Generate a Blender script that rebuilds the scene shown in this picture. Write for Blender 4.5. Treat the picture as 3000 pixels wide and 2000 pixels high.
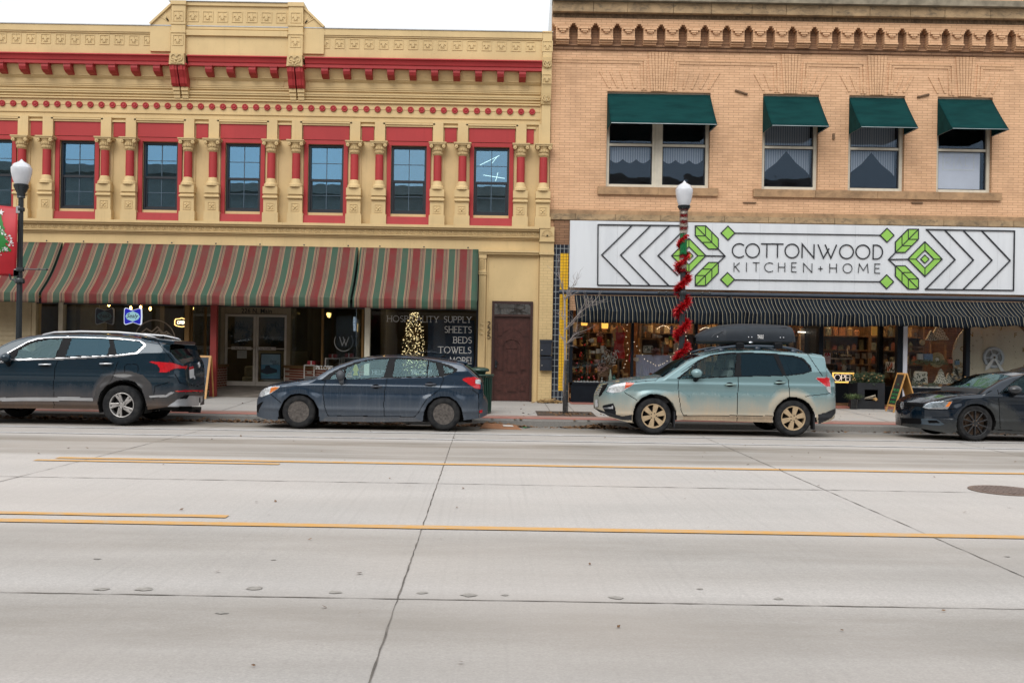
import bpy,bmesh,math,random
import numpy as np
from mathutils import Vector,Matrix
for o in list(bpy.data.objects):
 bpy.data.objects.remove(o)
scene=bpy.context.scene
col=scene.collection
R=math.radians
random.seed(7)
FPX,ROLL,VPX,VPY,EYE=2800.0,0.0165,1440.0,1005.0,1.65
CR,SR=math.cos(ROLL),math.sin(ROLL)
cd=bpy.data.cameras.new('camera')
cam=bpy.data.objects.new('camera',cd)
col.objects.link(cam)
cd.sensor_fit='HORIZONTAL'
cd.sensor_width=36.0
cd.lens=FPX/3000.0*36.0
cd.shift_x=(1500-VPX)/3000.0
cd.shift_y=(VPY-1000)/3000.0
cd.clip_start,cd.clip_end=0.1,2000.0
cam.matrix_world=Matrix(((CR,-SR,0,0),(0,0,-1,0),(SR,CR,0,EYE),(0,0,0,1)))
scene.camera=cam
SUN_EL,SUN_AZ=R(43),R(200)
w=bpy.data.worlds.new('World')
scene.world=w
w.use_nodes=True
wn,wl=w.node_tree.nodes,w.node_tree.links
bg=wn['Background']
sky=wn.new('ShaderNodeTexSky')
sky.sky_type='NISHITA'
sky.sun_disc=False
sky.sun_elevation=SUN_EL
sky.sun_rotation=SUN_AZ
sky.air_density,sky.dust_density,sky.ozone_density=1.0,4.0,1.0
hs=wn.new('ShaderNodeHueSaturation')
hs.inputs['Saturation'].default_value=0.30
wl.new(sky.outputs[0],hs.inputs['Color'])
tc=wn.new('ShaderNodeTexCoord')
nz=wn.new('ShaderNodeTexNoise')
nz.inputs['Scale'].default_value=2.2
nz.inputs['Detail'].default_value=5
wl.new(tc.outputs['Generated'],nz.inputs['Vector'])
cr=wn.new('ShaderNodeValToRGB')
cr.color_ramp.elements[0].position=0.3
cr.color_ramp.elements[0].color=(8.0,8.5,9.1,1)
cr.color_ramp.elements[1].position=0.62
cr.color_ramp.elements[1].color=(10.5,10.6,10.7,1)
wl.new(nz.outputs['Fac'],cr.inputs['Fac'])
mx=wn.new('ShaderNodeMix')
mx.data_type='RGBA'
mx.inputs['Factor'].default_value=0.80
wl.new(hs.outputs['Color'],mx.inputs['A'])
sp=wn.new('ShaderNodeSeparateXYZ')
wl.new(tc.outputs['Generated'],sp.inputs[0])
gr=wn.new('ShaderNodeMapRange')
gr.inputs['From Min'].default_value,gr.inputs['From Max'].default_value=0.0,0.9
gr.inputs['To Min'].default_value,gr.inputs['To Max'].default_value=0.80,1.40
wl.new(sp.outputs[2],gr.inputs['Value'])
vm=wn.new('ShaderNodeVectorMath')
vm.operation='SCALE'
wl.new(cr.outputs['Color'],vm.inputs[0])
wl.new(gr.outputs[0],vm.inputs['Scale'])
wl.new(vm.outputs[0],mx.inputs['B'])
wl.new(mx.outputs['Result'],bg.inputs['Color'])
bg.inputs['Strength'].default_value=0.11
sd=bpy.data.lights.new('sun','SUN')
sd.energy=1.45
sd.angle=R(40)
sd.color=(1.0,0.96,0.9)
sun=bpy.data.objects.new('sun',sd)
col.objects.link(sun)
sdir=Vector((math.sin(SUN_AZ)*math.cos(SUN_EL),math.cos(SUN_AZ)*math.cos(SUN_EL),math.sin(SUN_EL)))
sun.rotation_euler=sdir.to_track_quat('Z','Y').to_euler()
sun.location=(0,-20,30)
scene.render.engine='CYCLES'
scene.view_settings.view_transform='Standard'
scene.view_settings.look='None'
scene.view_settings.exposure=0.17
scene.view_settings.gamma=1.0
scene.view_settings.use_curve_mapping=False
scene.cycles.max_bounces=8
scene.cycles.transparent_max_bounces=16
scene.cycles.caustics_reflective=False
scene.cycles.caustics_refractive=False
scene.cycles.sample_clamp_indirect=4.0
def P(px,py,Y):
 """photo pixel -> (X, Z) on the vertical plane at distance Y"""
 u,v=px-VPX,py-VPY
 return((u*CR+v*SR)/FPX*Y,EYE-(-u*SR+v*CR)/FPX*Y)
def zoomer(x0,y0,s):
 return lambda*pts:[(x0+a*s,y0+b*s)for a,b in pts]
def onplane(pts,Y):
 return[P(a,b,Y)for a,b in pts]
def lin(r,g,b):
 f=lambda c:c/12.92 if c<=0.04045 else((c+0.055)/1.055)**2.4
 return(f(r/255),f(g/255),f(b/255))
class NT:
 def __init__(self,name):
  self.m=bpy.data.materials.new(name)
  self.m.use_nodes=True
  self.n,self.l=self.m.node_tree.nodes,self.m.node_tree.links
  self.b=self.n['Principled BSDF']
  self.out=self.n['Material Output']
 def node(self,t,**kw):
  nd=self.n.new(t)
  for k,v in kw.items():
   setattr(nd,k,v)
  return nd
 def set(self,sock,v):
  if hasattr(v,'is_linked')or hasattr(v,'links'):
   self.l.new(v,sock)
  else:
   if isinstance(v,(tuple,list))and len(v)==3 and sock.type=='RGBA':
    v=(*v,1)
   sock.default_value=v
 def coord(self,kind='Object'):
  return self.node('ShaderNodeTexCoord').outputs[kind]
 def pos(self):
  return self.node('ShaderNodeNewGeometry').outputs['Position']
 def mapping(self,vec,scale=(1,1,1),loc=(0,0,0),rot=(0,0,0)):
  nd=self.node('ShaderNodeMapping')
  self.set(nd.inputs['Vector'],vec)
  nd.inputs['Scale'].default_value=scale
  nd.inputs['Location'].default_value=loc
  nd.inputs['Rotation'].default_value=rot
  return nd.outputs[0]
 def noise(self,vec,scale,detail=4,rough=0.55,dist=0.0):
  nd=self.node('ShaderNodeTexNoise')
  self.set(nd.inputs['Vector'],vec)
  nd.inputs['Scale'].default_value=scale
  nd.inputs['Detail'].default_value=detail
  nd.inputs['Roughness'].default_value=rough
  nd.inputs['Distortion'].default_value=dist
  return nd.outputs['Fac']
 def mix(self,f,a,b,mode='MIX'):
  nd=self.node('ShaderNodeMix',data_type='RGBA',blend_type=mode)
  self.set(nd.inputs['Factor'],f)
  self.set(nd.inputs['A'],a)
  self.set(nd.inputs['B'],b)
  return nd.outputs['Result']
 def math(self,op,a,b=0.0,clamp=False):
  nd=self.node('ShaderNodeMath',operation=op,use_clamp=clamp)
  self.set(nd.inputs[0],a)
  self.set(nd.inputs[1],b)
  return nd.outputs[0]
 def remap(self,v,a,b,c=0.0,d=1.0):
  nd=self.node('ShaderNodeMapRange',clamp=True)
  self.set(nd.inputs[0],v)
  for i,k in enumerate((a,b,c,d)):
   nd.inputs[i+1].default_value=k
  return nd.outputs[0]
 def sep(self,vec):
  nd=self.node('ShaderNodeSeparateXYZ')
  self.set(nd.inputs[0],vec)
  return nd.outputs
 def comb(self,x,y,z):
  nd=self.node('ShaderNodeCombineXYZ')
  for i,k in enumerate((x,y,z)):
   self.set(nd.inputs[i],k)
  return nd.outputs[0]
 def bump(self,h,strength=0.3,dist=0.01):
  nd=self.node('ShaderNodeBump')
  self.set(nd.inputs['Height'],h)
  nd.inputs['Strength'].default_value=strength
  nd.inputs['Distance'].default_value=dist
  self.l.new(nd.outputs[0],self.b.inputs['Normal'])
 def fin(self,colr=None,rough=0.6,metal=0.0,coat=0.0,spec=0.5,emit=None,es=1.0):
  if colr is not None:
   self.set(self.b.inputs['Base Color'],colr)
  self.set(self.b.inputs['Roughness'],rough)
  self.set(self.b.inputs['Metallic'],metal)
  self.b.inputs['Coat Weight'].default_value=coat
  self.b.inputs['Coat Roughness'].default_value=0.08
  self.b.inputs['Specular IOR Level'].default_value=spec
  if emit is not None:
   self.set(self.b.inputs['Emission Color'],emit)
   self.b.inputs['Emission Strength'].default_value=es
  return self.m
MATS={}
def mat(name,c,rough=0.6,var=0.12,scale=4.0,bump=0.0,bscale=60.0,metal=0.0,coat=0.0,spec=0.5,streak=0.0):
 """a painted or raw surface with mottling, optional rain streaks and fine bump"""
 if name in MATS:
  return MATS[name]
 t=NT(name)
 p=t.pos()
 n=t.noise(p,scale,5)
 a=tuple(max(0,k*(1-var))for k in c)
 b=tuple(min(1,k*(1+var))for k in c)
 cc=t.mix(t.remap(n,0.3,0.7),a,b)
 if streak:
  s=t.noise(t.mapping(p,(5,5,0.35)),2.0,4)
  cc=t.mix(t.math('MULTIPLY',t.remap(s,0.5,0.75),streak),cc,tuple(k*0.55 for k in c))
 if bump:
  t.bump(t.noise(p,bscale,4),bump,0.004)
 MATS[name]=t.fin(cc,rough,metal,coat,spec)
 return MATS[name]
def emis(name,c,s):
 if name not in MATS:
  t=NT(name)
  MATS[name]=t.fin(c,0.4,emit=c,es=s)
 return MATS[name]
def glass(name,tint=(0.9,0.95,0.96),refl=0.08,rcol=(1,1,1),wav=0.0,rough=0.0,fk=0.9):
 """window glass: clear tinted body with a mirror layer that grows at grazing angles"""
 if name in MATS:
  return MATS[name]
 t=NT(name)
 t.n.remove(t.b)
 tr=t.node('ShaderNodeBsdfTransparent')
 tr.inputs[0].default_value=(*tint,1)
 gl=t.node('ShaderNodeBsdfGlossy')
 gl.inputs['Color'].default_value=(*rcol,1)
 gl.inputs['Roughness'].default_value=rough
 fr=t.node('ShaderNodeFresnel')
 fr.inputs[0].default_value=1.5
 f=t.math('ADD',t.math('MULTIPLY',fr.outputs[0],fk),refl,True)
 if wav:
  bp=t.node('ShaderNodeBump')
  bp.inputs['Strength'].default_value=wav
  bp.inputs['Distance'].default_value=0.02
  t.l.new(t.noise(t.pos(),1.3,2),bp.inputs['Height'])
  t.l.new(bp.outputs[0],gl.inputs['Normal'])
 ms=t.node('ShaderNodeMixShader')
 t.l.new(f,ms.inputs[0])
 t.l.new(tr.outputs[0],ms.inputs[1])
 t.l.new(gl.outputs[0],ms.inputs[2])
 t.l.new(ms.outputs[0],t.out.inputs[0])
 MATS[name]=t.m
 return t.m
def wloc(o):
 v=Vector((0,0,0))
 while o is not None:
  v=v+Vector(o.location)
  o=o.parent
 return v
class MB:
 def __init__(self):
  self.v,self.f=[],[]
 def add(self,vs,fs):
  k=len(self.v)
  self.v.extend(tuple(p)for p in vs)
  self.f.extend(tuple(i+k for i in q)for q in fs)
  return self
 def box(self,x0,x1,y0,y1,z0,z1):
  return self.add([(x0,y0,z0),(x1,y0,z0),(x1,y1,z0),(x0,y1,z0),(x0,y0,z1),(x1,y0,z1),(x1,y1,z1),(x0,y1,z1)],[(0,3,2,1),(4,5,6,7),(0,1,5,4),(1,2,6,5),(2,3,7,6),(3,0,4,7)])
 def cbox(self,cx,cy,cz,sx,sy,sz):
  return self.box(cx-sx/2,cx+sx/2,cy-sy/2,cy+sy/2,cz-sz/2,cz+sz/2)
 def prism(self,poly,y0,y1,axis='y'):
  """poly in (x,z) extruded along y (or (y,z) along x, (x,y) along z)"""
  n=len(poly)
  area=sum(poly[i][0]*poly[(i+1)%n][1]-poly[(i+1)%n][0]*poly[i][1]for i in range(n))
  if area<0:
   poly=poly[::-1]
  mk={'y':lambda a,b,t:(a,t,b),'x':lambda a,b,t:(t,a,b),'z':lambda a,b,t:(a,b,t)}[axis]
  vs=[mk(a,b,y0)for a,b in poly]+[mk(a,b,y1)for a,b in poly]
  fr,bk=tuple(range(n)),tuple(range(2*n-1,n-1,-1))
  if axis!='y':
   fr,bk=fr[::-1],bk[::-1]
  fs=[fr,bk]
  for i in range(n):
   j=(i+1)%n
   q=(i,i+n,j+n,j)
   fs.append(q if axis=='y' else q[::-1])
  return self.add(vs,fs)
 def rect(self,px0,py0,px1,py1,y0,y1):
  """box from a photo rectangle measured on plane y0"""
  xa,za=P(px0,(py0+py1)/2,y0)[0],P((px0+px1)/2,py1,y0)[1]
  xb,zb=P(px1,(py0+py1)/2,y0)[0],P((px0+px1)/2,py0,y0)[1]
  return self.box(xa,xb,y0,y1,za,zb)
 def tube(self,pts,r,n=8,caps=True):
  pts=[Vector(p)for p in pts]
  rs=r if isinstance(r,(list,tuple))else[r]*len(pts)
  vs,fs=[],[]
  up=None
  for i,p in enumerate(pts):
   d=(pts[min(i+1,len(pts)-1)]-pts[max(i-1,0)])
   d=d.normalized()if d.length>1e-9 else Vector((0,0,1))
   if up is None:
    up=d.orthogonal().normalized()
   else:
    up=up-d*up.dot(d)
    up=up.normalized()if up.length>1e-6 else d.orthogonal().normalized()
   s=d.cross(up)
   for k in range(n):
    a=2*math.pi*k/n
    vs.append(tuple(p+(up*math.cos(a)+s*math.sin(a))*rs[i]))
  for i in range(len(pts)-1):
   for k in range(n):
    a,b=i*n+k,i*n+(k+1)%n
    fs.append((a,b,b+n,a+n))
  if caps:
   fs.append(tuple(range(n))[::-1])
   fs.append(tuple((len(pts)-1)*n+k for k in range(n)))
  return self.add(vs,fs)
 def lathe(self,prof,n=20,c=(0,0,0),axis='z',a0=0.0,a1=2*math.pi,cap=True):
  """prof: (radius, height) pairs turned about an axis through c"""
  full=abs(a1-a0-2*math.pi)<1e-6
  m=n if full else n+1
  vs,fs=[],[]
  for r,h in prof:
   for k in range(m):
    a=a0+(a1-a0)*k/n
    q=(r*math.cos(a),r*math.sin(a),h)
    if axis=='y':
     q=(q[0],q[2],q[1])
    elif axis=='x':
     q=(q[2],q[0],q[1])
    vs.append((q[0]+c[0],q[1]+c[1],q[2]+c[2]))
  for i in range(len(prof)-1):
   for k in range(n):
    a,b=i*m+k,i*m+(k+1)%m
    fs.append((a,b,b+m,a+m))
  if cap and full:
   if prof[0][0]>1e-6:
    fs.append(tuple(range(m))[::-1])
   if prof[-1][0]>1e-6:
    fs.append(tuple((len(prof)-1)*m+k for k in range(m)))
  return self.add(vs,fs)
 def ball(self,c,r,n=10,sx=1,sy=1,sz=1):
  vs,fs=[],[]
  h=max(4,n//2)
  for i in range(h+1):
   th=math.pi*i/h
   for k in range(n):
    a=2*math.pi*k/n
    vs.append((c[0]+r*sx*math.sin(th)*math.cos(a),c[1]+r*sy*math.sin(th)*math.sin(a),c[2]-r*sz*math.cos(th)))
  for i in range(h):
   for k in range(n):
    a,b=i*n+k,i*n+(k+1)%n
    fs.append((a,b,b+n,a+n))
  return self.add(vs,fs)
 def stroke(self,pts,wd,y0,y1,closed=False):
  """flat bar lettering: each leg of a polyline in (x,z) becomes a bar of width wd"""
  q=list(pts)+([pts[0]]if closed else[])
  h=wd/2
  n=len(q)
  L,Rr=[],[]
  for i in range(n):
   p=Vector(q[i])
   dn=(Vector(q[i+1])-p)if i<n-1 else((Vector(q[1])-p)if closed else None)
   dp=(p-Vector(q[i-1]))if i>0 else((p-Vector(q[n-2]))if closed else None)
   d1=dp.normalized()if dp is not None and dp.length>1e-9 else None
   d2=dn.normalized()if dn is not None and dn.length>1e-9 else None
   if d1 is None:d1=d2
   if d2 is None:d2=d1
   if d1 is None:d1=d2=Vector((1,0))
   n1,n2=Vector((-d1.y,d1.x)),Vector((-d2.y,d2.x))
   m=n1+n2
   if m.length<0.2:
    m=n1
   m=m.normalized()
   k=h/max(0.35,m.dot(n1))
   L.append(p+m*k)
   Rr.append(p-m*k)
  vs,fs=[],[]
  for i in range(n):
   vs+=[(L[i].x,y0,L[i].y),(Rr[i].x,y0,Rr[i].y),(L[i].x,y1,L[i].y),(Rr[i].x,y1,Rr[i].y)]
  for i in range(n-1):
   a,b=i*4,i*4+4
   fs+=[(a,a+1,b+1,b),(a+2,b+2,b+3,a+3),(a,b,b+2,a+2),(a+1,a+3,b+3,b+1)]
  if not closed:
   a,b=0,(n-1)*4
   fs+=[(a,a+2,a+3,a+1),(b,b+1,b+3,b+2)]
  return self.add(vs,fs)
 def build(self,name,m,parent=None,loc=None,smooth=False,bevel=0.0,local=False):
  me=bpy.data.meshes.new(name)
  base=Vector((0,0,0))
  if not local:
   base=wloc(parent)if parent is not None else Vector((0,0,0))
   if loc is not None:
    base=Vector(loc)
  bx,by,bz=base
  me.from_pydata([(a-bx,b-by,c-bz)for a,b,c in self.v],[],self.f)
  me.update()
  o=bpy.data.objects.new(name,me)
  col.objects.link(o)
  me.materials.append(m)
  if parent is not None:
   o.parent=parent
  elif loc is not None:
   o.location=loc
  if parent is not None and loc is not None and not local:
   o.location=Vector(loc)-wloc(parent)
  if smooth:
   for p in me.polygons:
    p.use_smooth=True
   if smooth!='all':
    me.set_sharp_from_angle(angle=R(40))
  if bevel:
   md=o.modifiers.new('bevel','BEVEL')
   md.width,md.segments,md.limit_method=bevel,2,'ANGLE'
  return o
def tag(o,label=None,cat=None,group=None,kind=None):
 if label:o['label']=label
 if cat:o['category']=cat
 if group:o['group']=group
 if kind:o['kind']=kind
 return o
def thing(name,loc,label,cat,group=None):
 o=bpy.data.objects.new(name,None)
 o.empty_display_size=0.2
 col.objects.link(o)
 o.location=loc
 return tag(o,label,cat,group)
def dup(o,parent=None,off=(0,0,0),world=True):
 """copy of an object and its children, same mesh data"""
 c=o.copy()
 col.objects.link(c)
 c.parent=parent if parent is not None else o.parent
 c.location=Vector(o.location)+Vector(off)
 for ch in[k for k in o.children]:
  d=dup(ch,c)
 return c
def wall_holes(x0,x1,z0,z1,holes,y0,y1):
 """a wall slab in the XZ plane with rectangular openings (front y0, back y1)"""
 xs=sorted(set([x0,x1]+[h for q in holes for h in q[:2]if x0<h<x1]))
 zs=sorted(set([z0,z1]+[h for q in holes for h in q[2:]if z0<h<z1]))
 nx,nz=len(xs)-1,len(zs)-1
 def full(i,j):
  if i<0 or j<0 or i>=nx or j>=nz:
   return False
  cx,cz=(xs[i]+xs[i+1])/2,(zs[j]+zs[j+1])/2
  return not any(h[0]<cx<h[1]and h[2]<cz<h[3]for h in holes)
 m=MB()
 for i in range(nx):
  for j in range(nz):
   if not full(i,j):
    continue
   a,b,c,d=xs[i],xs[i+1],zs[j],zs[j+1]
   m.add([(a,y0,c),(b,y0,c),(b,y0,d),(a,y0,d)],[(0,1,2,3)])
   m.add([(a,y1,c),(b,y1,c),(b,y1,d),(a,y1,d)],[(3,2,1,0)])
   if not full(i-1,j):m.add([(a,y0,c),(a,y1,c),(a,y1,d),(a,y0,d)],[(3,2,1,0)])
   if not full(i+1,j):m.add([(b,y0,c),(b,y1,c),(b,y1,d),(b,y0,d)],[(0,1,2,3)])
   if not full(i,j-1):m.add([(a,y0,c),(b,y0,c),(b,y1,c),(a,y1,c)],[(3,2,1,0)])
   if not full(i,j+1):m.add([(a,y0,d),(b,y0,d),(b,y1,d),(a,y1,d)],[(0,1,2,3)])
 return m
def arc(cx,cy,rx,ry,a0,a1,n=18):
 return[(cx+rx*math.cos(R(a0+(a1-a0)*i/n)),cy+ry*math.sin(R(a0+(a1-a0)*i/n)))for i in range(n+1)]
GL={'A':(.8,[[(0,0),(.4,1),(.8,0)],[(.16,.38),(.64,.38)]]),'B':(.58,[[(0,0),(0,1)],[(0,1)]+arc(.3,.76,.24,.24,90,-90)+[(0,.52)],[(0,.52)]+arc(.3,.26,.28,.26,90,-90)+[(0,0)]]),'C':(.85,[arc(.5,.5,.5,.5,48,312,26)]),'D':(.75,[[(0,0),(0,1)]+arc(.25,.5,.5,.5,90,-90,20)+[(0,0)]]),'E':(.52,[[(.52,1),(0,1),(0,0),(.52,0)],[(0,.52),(.44,.52)]]),'F':(.52,[[(.52,1),(0,1),(0,0)],[(0,.52),(.44,.52)]]),'H':(.7,[[(0,0),(0,1)],[(.7,0),(.7,1)],[(0,.52),(.7,.52)]]),'I':(.02,[[(0,0),(0,1)]]),'J':(.4,[[(.4,1),(.4,.25)]+arc(.2,.22,.2,.22,0,-180,10)]),'K':(.62,[[(0,0),(0,1)],[(.6,1),(0,.45)],[(.14,.57),(.62,0)]]),'L':(.48,[[(0,1),(0,0),(.48,0)]]),'M':(.9,[[(0,0),(.08,1),(.45,.25),(.82,1),(.9,0)]]),'N':(.74,[[(0,0),(0,1),(.74,0),(.74,1)]]),'O':(1.,[arc(.5,.5,.5,.5,0,360,32)]),'P':(.55,[[(0,0),(0,1)],[(0,1)]+arc(.28,.74,.26,.26,90,-90)+[(0,.48)]]),'R':(.6,[[(0,0),(0,1)],[(0,1)]+arc(.28,.75,.25,.25,90,-90)+[(0,.5)],[(.25,.5),(.6,0)]]),'S':(.5,[arc(.25,.755,.23,.235,35,270,14)+arc(.25,.265,.25,.255,90,-145,14)]),'T':(.7,[[(0,1),(.7,1)],[(.35,1),(.35,0)]]),'U':(.68,[[(0,1),(0,.34)]+arc(.34,.34,.34,.34,180,360,14)+[(.68,1)]]),'W':(1.1,[[(0,1),(.33,0),(.66,.72)],[(.42,1),(.77,0),(1.1,1)]]),'X':(.7,[[(0,0),(.7,1)],[(0,1),(.7,0)]]),'Y':(.7,[[(0,1),(.35,.48),(.7,1)],[(.35,.48),(.35,0)]]),'!':(.05,[[(0,1),(0,.28)],[(0,.1),(0,0)]]),'+':(.6,[[(.05,.45),(.55,.45)],[(.3,.2),(.3,.7)]]),'&':(.7,[[(.7,0),(.18,.66)]+arc(.32,.8,.17,.2,200,-20,10)+[(.1,.42)]+arc(.28,.24,.24,.24,150,340,10)+[(.66,.5)]]),'0':(.5,[arc(.25,.5,.25,.5,0,360,20)]),'1':(.2,[[(0,.8),(.18,1),(.18,0)]]),'2':(.5,[arc(.25,.74,.25,.26,165,-20,10)+[(0,0),(.5,0)]]),'3':(.48,[arc(.22,.75,.23,.25,150,-80,10)+arc(.22,.26,.25,.26,85,-150,10)]),'4':(.52,[[(.4,0),(.4,1),(0,.3),(.52,.3)]]),'5':(.48,[[(.44,1),(.06,1),(.02,.55)]+arc(.22,.32,.25,.32,120,-145,12)]),'6':(.5,[arc(.25,.3,.25,.3,0,360,18),[(.02,.38),(.12,.75),(.38,1)]]),'7':(.5,[[(0,1),(.5,1),(.15,0)]]),'8':(.48,[arc(.24,.75,.2,.25,0,360,16),arc(.24,.26,.24,.26,0,360,16)]),'9':(.5,[arc(.25,.7,.25,.3,0,360,18),[(.48,.62),(.38,.25),(.12,0)]]),}
def letter(m,ch,x0,x1,z0,z1,wd,ya,yb,serif=0.0,mirror=False):
 gw,lines=GL[ch]
 sx=(x1-x0)/gw if gw>0.1 else(z1-z0)
 h=z1-z0
 for k,ln in enumerate(lines):
  pts=[(x0+a*sx,z0+b*h)for a,b in ln]
  if mirror:
   pts=[(x0+x1-a,b)for a,b in pts]
  e=0.0006*k
  closed=len(ln)>12 and abs(ln[0][0]-ln[-1][0])<1e-6 and abs(ln[0][1]-ln[-1][1])<1e-6
  m.stroke(pts[:-1]if closed else pts,wd,ya-e,yb,closed)
  if serif and not closed:
   for q in(ln[0],ln[-1]):
    if q[1]<.02 or q[1]>.98:
     X,Z=x0+q[0]*sx,z0+q[1]*h
     if mirror:X=x0+x1-X
     m.stroke([(X-serif,Z),(X+serif,Z)],wd*0.6,ya-e-.0003,yb)
def word(m,s,x0,z0,h,wd,ya,yb,track=0.16,serif=0.0,right=False,wide=1.0,mirror=False):
 """stroke lettering, returns the far end; right=True makes x0 the right end"""
 tot=sum((.4 if c==' ' else GL[c][0]*wide)*h+track*h for c in s)-track*h
 x=x0-tot if right else x0
 if mirror:
  seq,x=reversed(s),x
 else:
  seq=s
 for c in seq:
  if c==' ':
   x+=(.4+track)*h
   continue
  gw=GL[c][0]*wide*h
  letter(m,c,x,x+gw,z0,z0+h,wd,ya,yb,serif,mirror)
  x+=gw+track*h
 return x
def ftext(m,body,x0,z0,size,ya,yb,shear=0.0,width=None,mirror=False,plane='front',bold=0.0):
 """outline lettering from Blender's own font, laid in the XZ plane"""
 cu=bpy.data.curves.new('t','FONT')
 cu.body=body
 cu.size=1.0
 cu.shear=shear
 cu.resolution_u=3
 cu.offset=bold
 ob=bpy.data.objects.new('t',cu)
 col.objects.link(ob)
 dg=bpy.context.evaluated_depsgraph_get()
 me=bpy.data.meshes.new_from_object(ob.evaluated_get(dg))
 vs=[tuple(v.co)for v in me.vertices]
 fs=[tuple(p.vertices)for p in me.polygons]
 bpy.data.objects.remove(ob)
 bpy.data.curves.remove(cu)
 if not vs:
  return
 xa,xb=min(v[0]for v in vs),max(v[0]for v in vs)
 sx=(width/(xb-xa))if width else size
 out=[]
 for v in vs:
  x=(v[0]-xa)*sx
  if mirror:
   x=(xb-xa)*sx-x
  out.append((x0+x,ya,z0+v[1]*size))
 m.add(out,fs if not mirror else[q[::-1]for q in fs])
 bpy.data.meshes.remove(me)
# ================================================================ palette
YEL=(0.61,0.452,0.232)
RED=(0.385,0.040,0.042)
def painted(name,c,dirt=0.35,rough=0.55,sc=1.0):
 t=NT(name)
 p=t.pos()
 n=t.noise(p,1.1*sc,6,0.6)
 cc=t.mix(t.remap(n,0.35,0.7),tuple(k*0.90 for k in c),tuple(min(1,k*1.06)for k in c))
 s=t.noise(t.mapping(p,(7,7,0.5)),1.6,5,0.65)
 cc=t.mix(t.math('MULTIPLY',t.remap(s,0.56,0.78),dirt),cc,tuple(k*0.6 for k in c))
 g=t.noise(p,16,3)
 cc=t.mix(t.math('MULTIPLY',t.remap(g,0.66,0.74),0.35),cc,tuple(k*0.55 for k in c))
 t.bump(t.noise(p,28,4),0.15,0.006)
 MATS[name]=t.fin(cc,rough,spec=.25)
 return MATS[name]
M_YEL=painted('yellow_paint',YEL)
M_YEL2=painted('yellow_paint_ornament',tuple(k*0.93 for k in YEL),0.6)
M_RED=painted('red_paint',RED,0.4,0.5)
M_DRED=painted('red_paint_dark',tuple(k*0.85 for k in RED),0.4,0.5)
def brick_mat(name,c1,c2,mortar,bw=0.30,bh=0.0635,ms=0.006,stain=0.5,warm=None):
 t=NT(name)
 p=t.pos()
 s=t.sep(p)
 v=t.comb(t.math('ADD',s[0],s[1]),s[2],0.0)
 br=t.node('ShaderNodeTexBrick')
 t.set(br.inputs['Vector'],v)
 br.offset=0.5
 br.inputs['Color1'].default_value=(*c1,1)
 br.inputs['Color2'].default_value=(*c2,1)
 br.inputs['Mortar'].default_value=(*mortar,1)
 br.inputs['Scale'].default_value=1.0
 br.inputs['Mortar Size'].default_value=ms
 br.inputs['Mortar Smooth'].default_value=0.3
 br.inputs['Bias'].default_value=-0.2
 br.inputs['Brick Width'].default_value=bw
 br.inputs['Row Height'].default_value=bh
 n=t.noise(p,0.9,6,0.65)
 cc=t.mix(t.math('MULTIPLY',t.remap(n,0.5,0.72),stain),br.outputs['Color'],tuple(k*0.45 for k in c2),'MIX')
 n2=t.noise(t.mapping(p,(2.2,2.2,9)),1.5,5,0.6)
 cc=t.mix(t.math('MULTIPLY',t.remap(n2,0.52,0.7),0.3),cc,tuple(k*0.62 for k in c2))
 hb=t.math('ADD',t.math('MULTIPLY',t.math('SUBTRACT',1.0,br.outputs['Fac']),1.0),t.math('MULTIPLY',t.noise(p,60,3),0.3))
 t.bump(hb,0.35,0.005)
 MATS[name]=t.fin(cc,0.85,spec=.2)
 return MATS[name]
M_BRICK=brick_mat('tan_brick',(0.70,0.44,0.27),(0.61,0.375,0.225),(0.40,0.235,0.135),0.26,0.064,0.0065,0.35)
M_BRICK_L=brick_mat('tan_brick_trim',(0.68,0.43,0.26),(0.61,0.375,0.22),(0.40,0.235,0.135),0.26,0.064,0.0065,0.3)
M_BRICK_D=brick_mat('dark_brick',(0.30,0.17,0.10),(0.23,0.13,0.08),(0.12,0.07,0.045),0.26,0.064,0.0065,0.6)
M_BRICK_R=brick_mat('red_brick',(0.22,0.06,0.035),(0.16,0.045,0.03),(0.42,0.36,0.29),0.2,0.068,0.012,0.3)
M_BRICK_P=brick_mat('painted_brick',tuple(k*.98 for k in YEL),tuple(k*.92 for k in YEL),tuple(k*.72 for k in YEL),0.21,0.07,0.006,0.15)
def stone_mat(name,c,stain=0.7):
 t=NT(name)
 p=t.pos()
 n=t.noise(p,1.7,7,0.7,0.4)
 cc=t.mix(t.remap(n,0.4,0.65),tuple(k*1.1 for k in c),tuple(k*0.6 for k in c))
 n2=t.noise(t.mapping(p,(3,3,6)),1.4,6,0.7,0.6)
 cc=t.mix(t.math('MULTIPLY',t.remap(n2,0.5,0.66),stain),cc,(0.07,0.06,0.045))
 t.bump(t.noise(p,22,5),0.5,0.01)
 MATS[name]=t.fin(cc,0.85)
 return MATS[name]
M_STONE=stone_mat('weathered_sandstone',(0.36,0.25,0.14))
M_SILL=stone_mat('sandstone_sill',(0.40,0.25,0.135),0.25)
M_WHITE=mat('white_frame_paint',lin(206,200,184),0.55,0.08,6,streak=0.3)
M_BLK=mat('black_frame',(0.012,0.013,0.016),0.35,0.1)
M_BLKW=mat('black_window_frame',(0.010,0.013,0.020),0.4,0.1)
M_DARK=mat('dark_interior',(0.02,0.018,0.016),0.9)
M_GREY=mat('galvanised_grey',(0.35,0.36,0.37),0.45,metal=0.6)
M_BEIGE=mat('beige_paint',lin(176,160,128),0.6,0.1,streak=0.4)
M_ALU=mat('worn_aluminium',lin(196,190,180),0.4,0.1,metal=0.4)
M_CLOTH=mat('white_cloth',(0.72,0.72,0.74),0.8)
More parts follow.
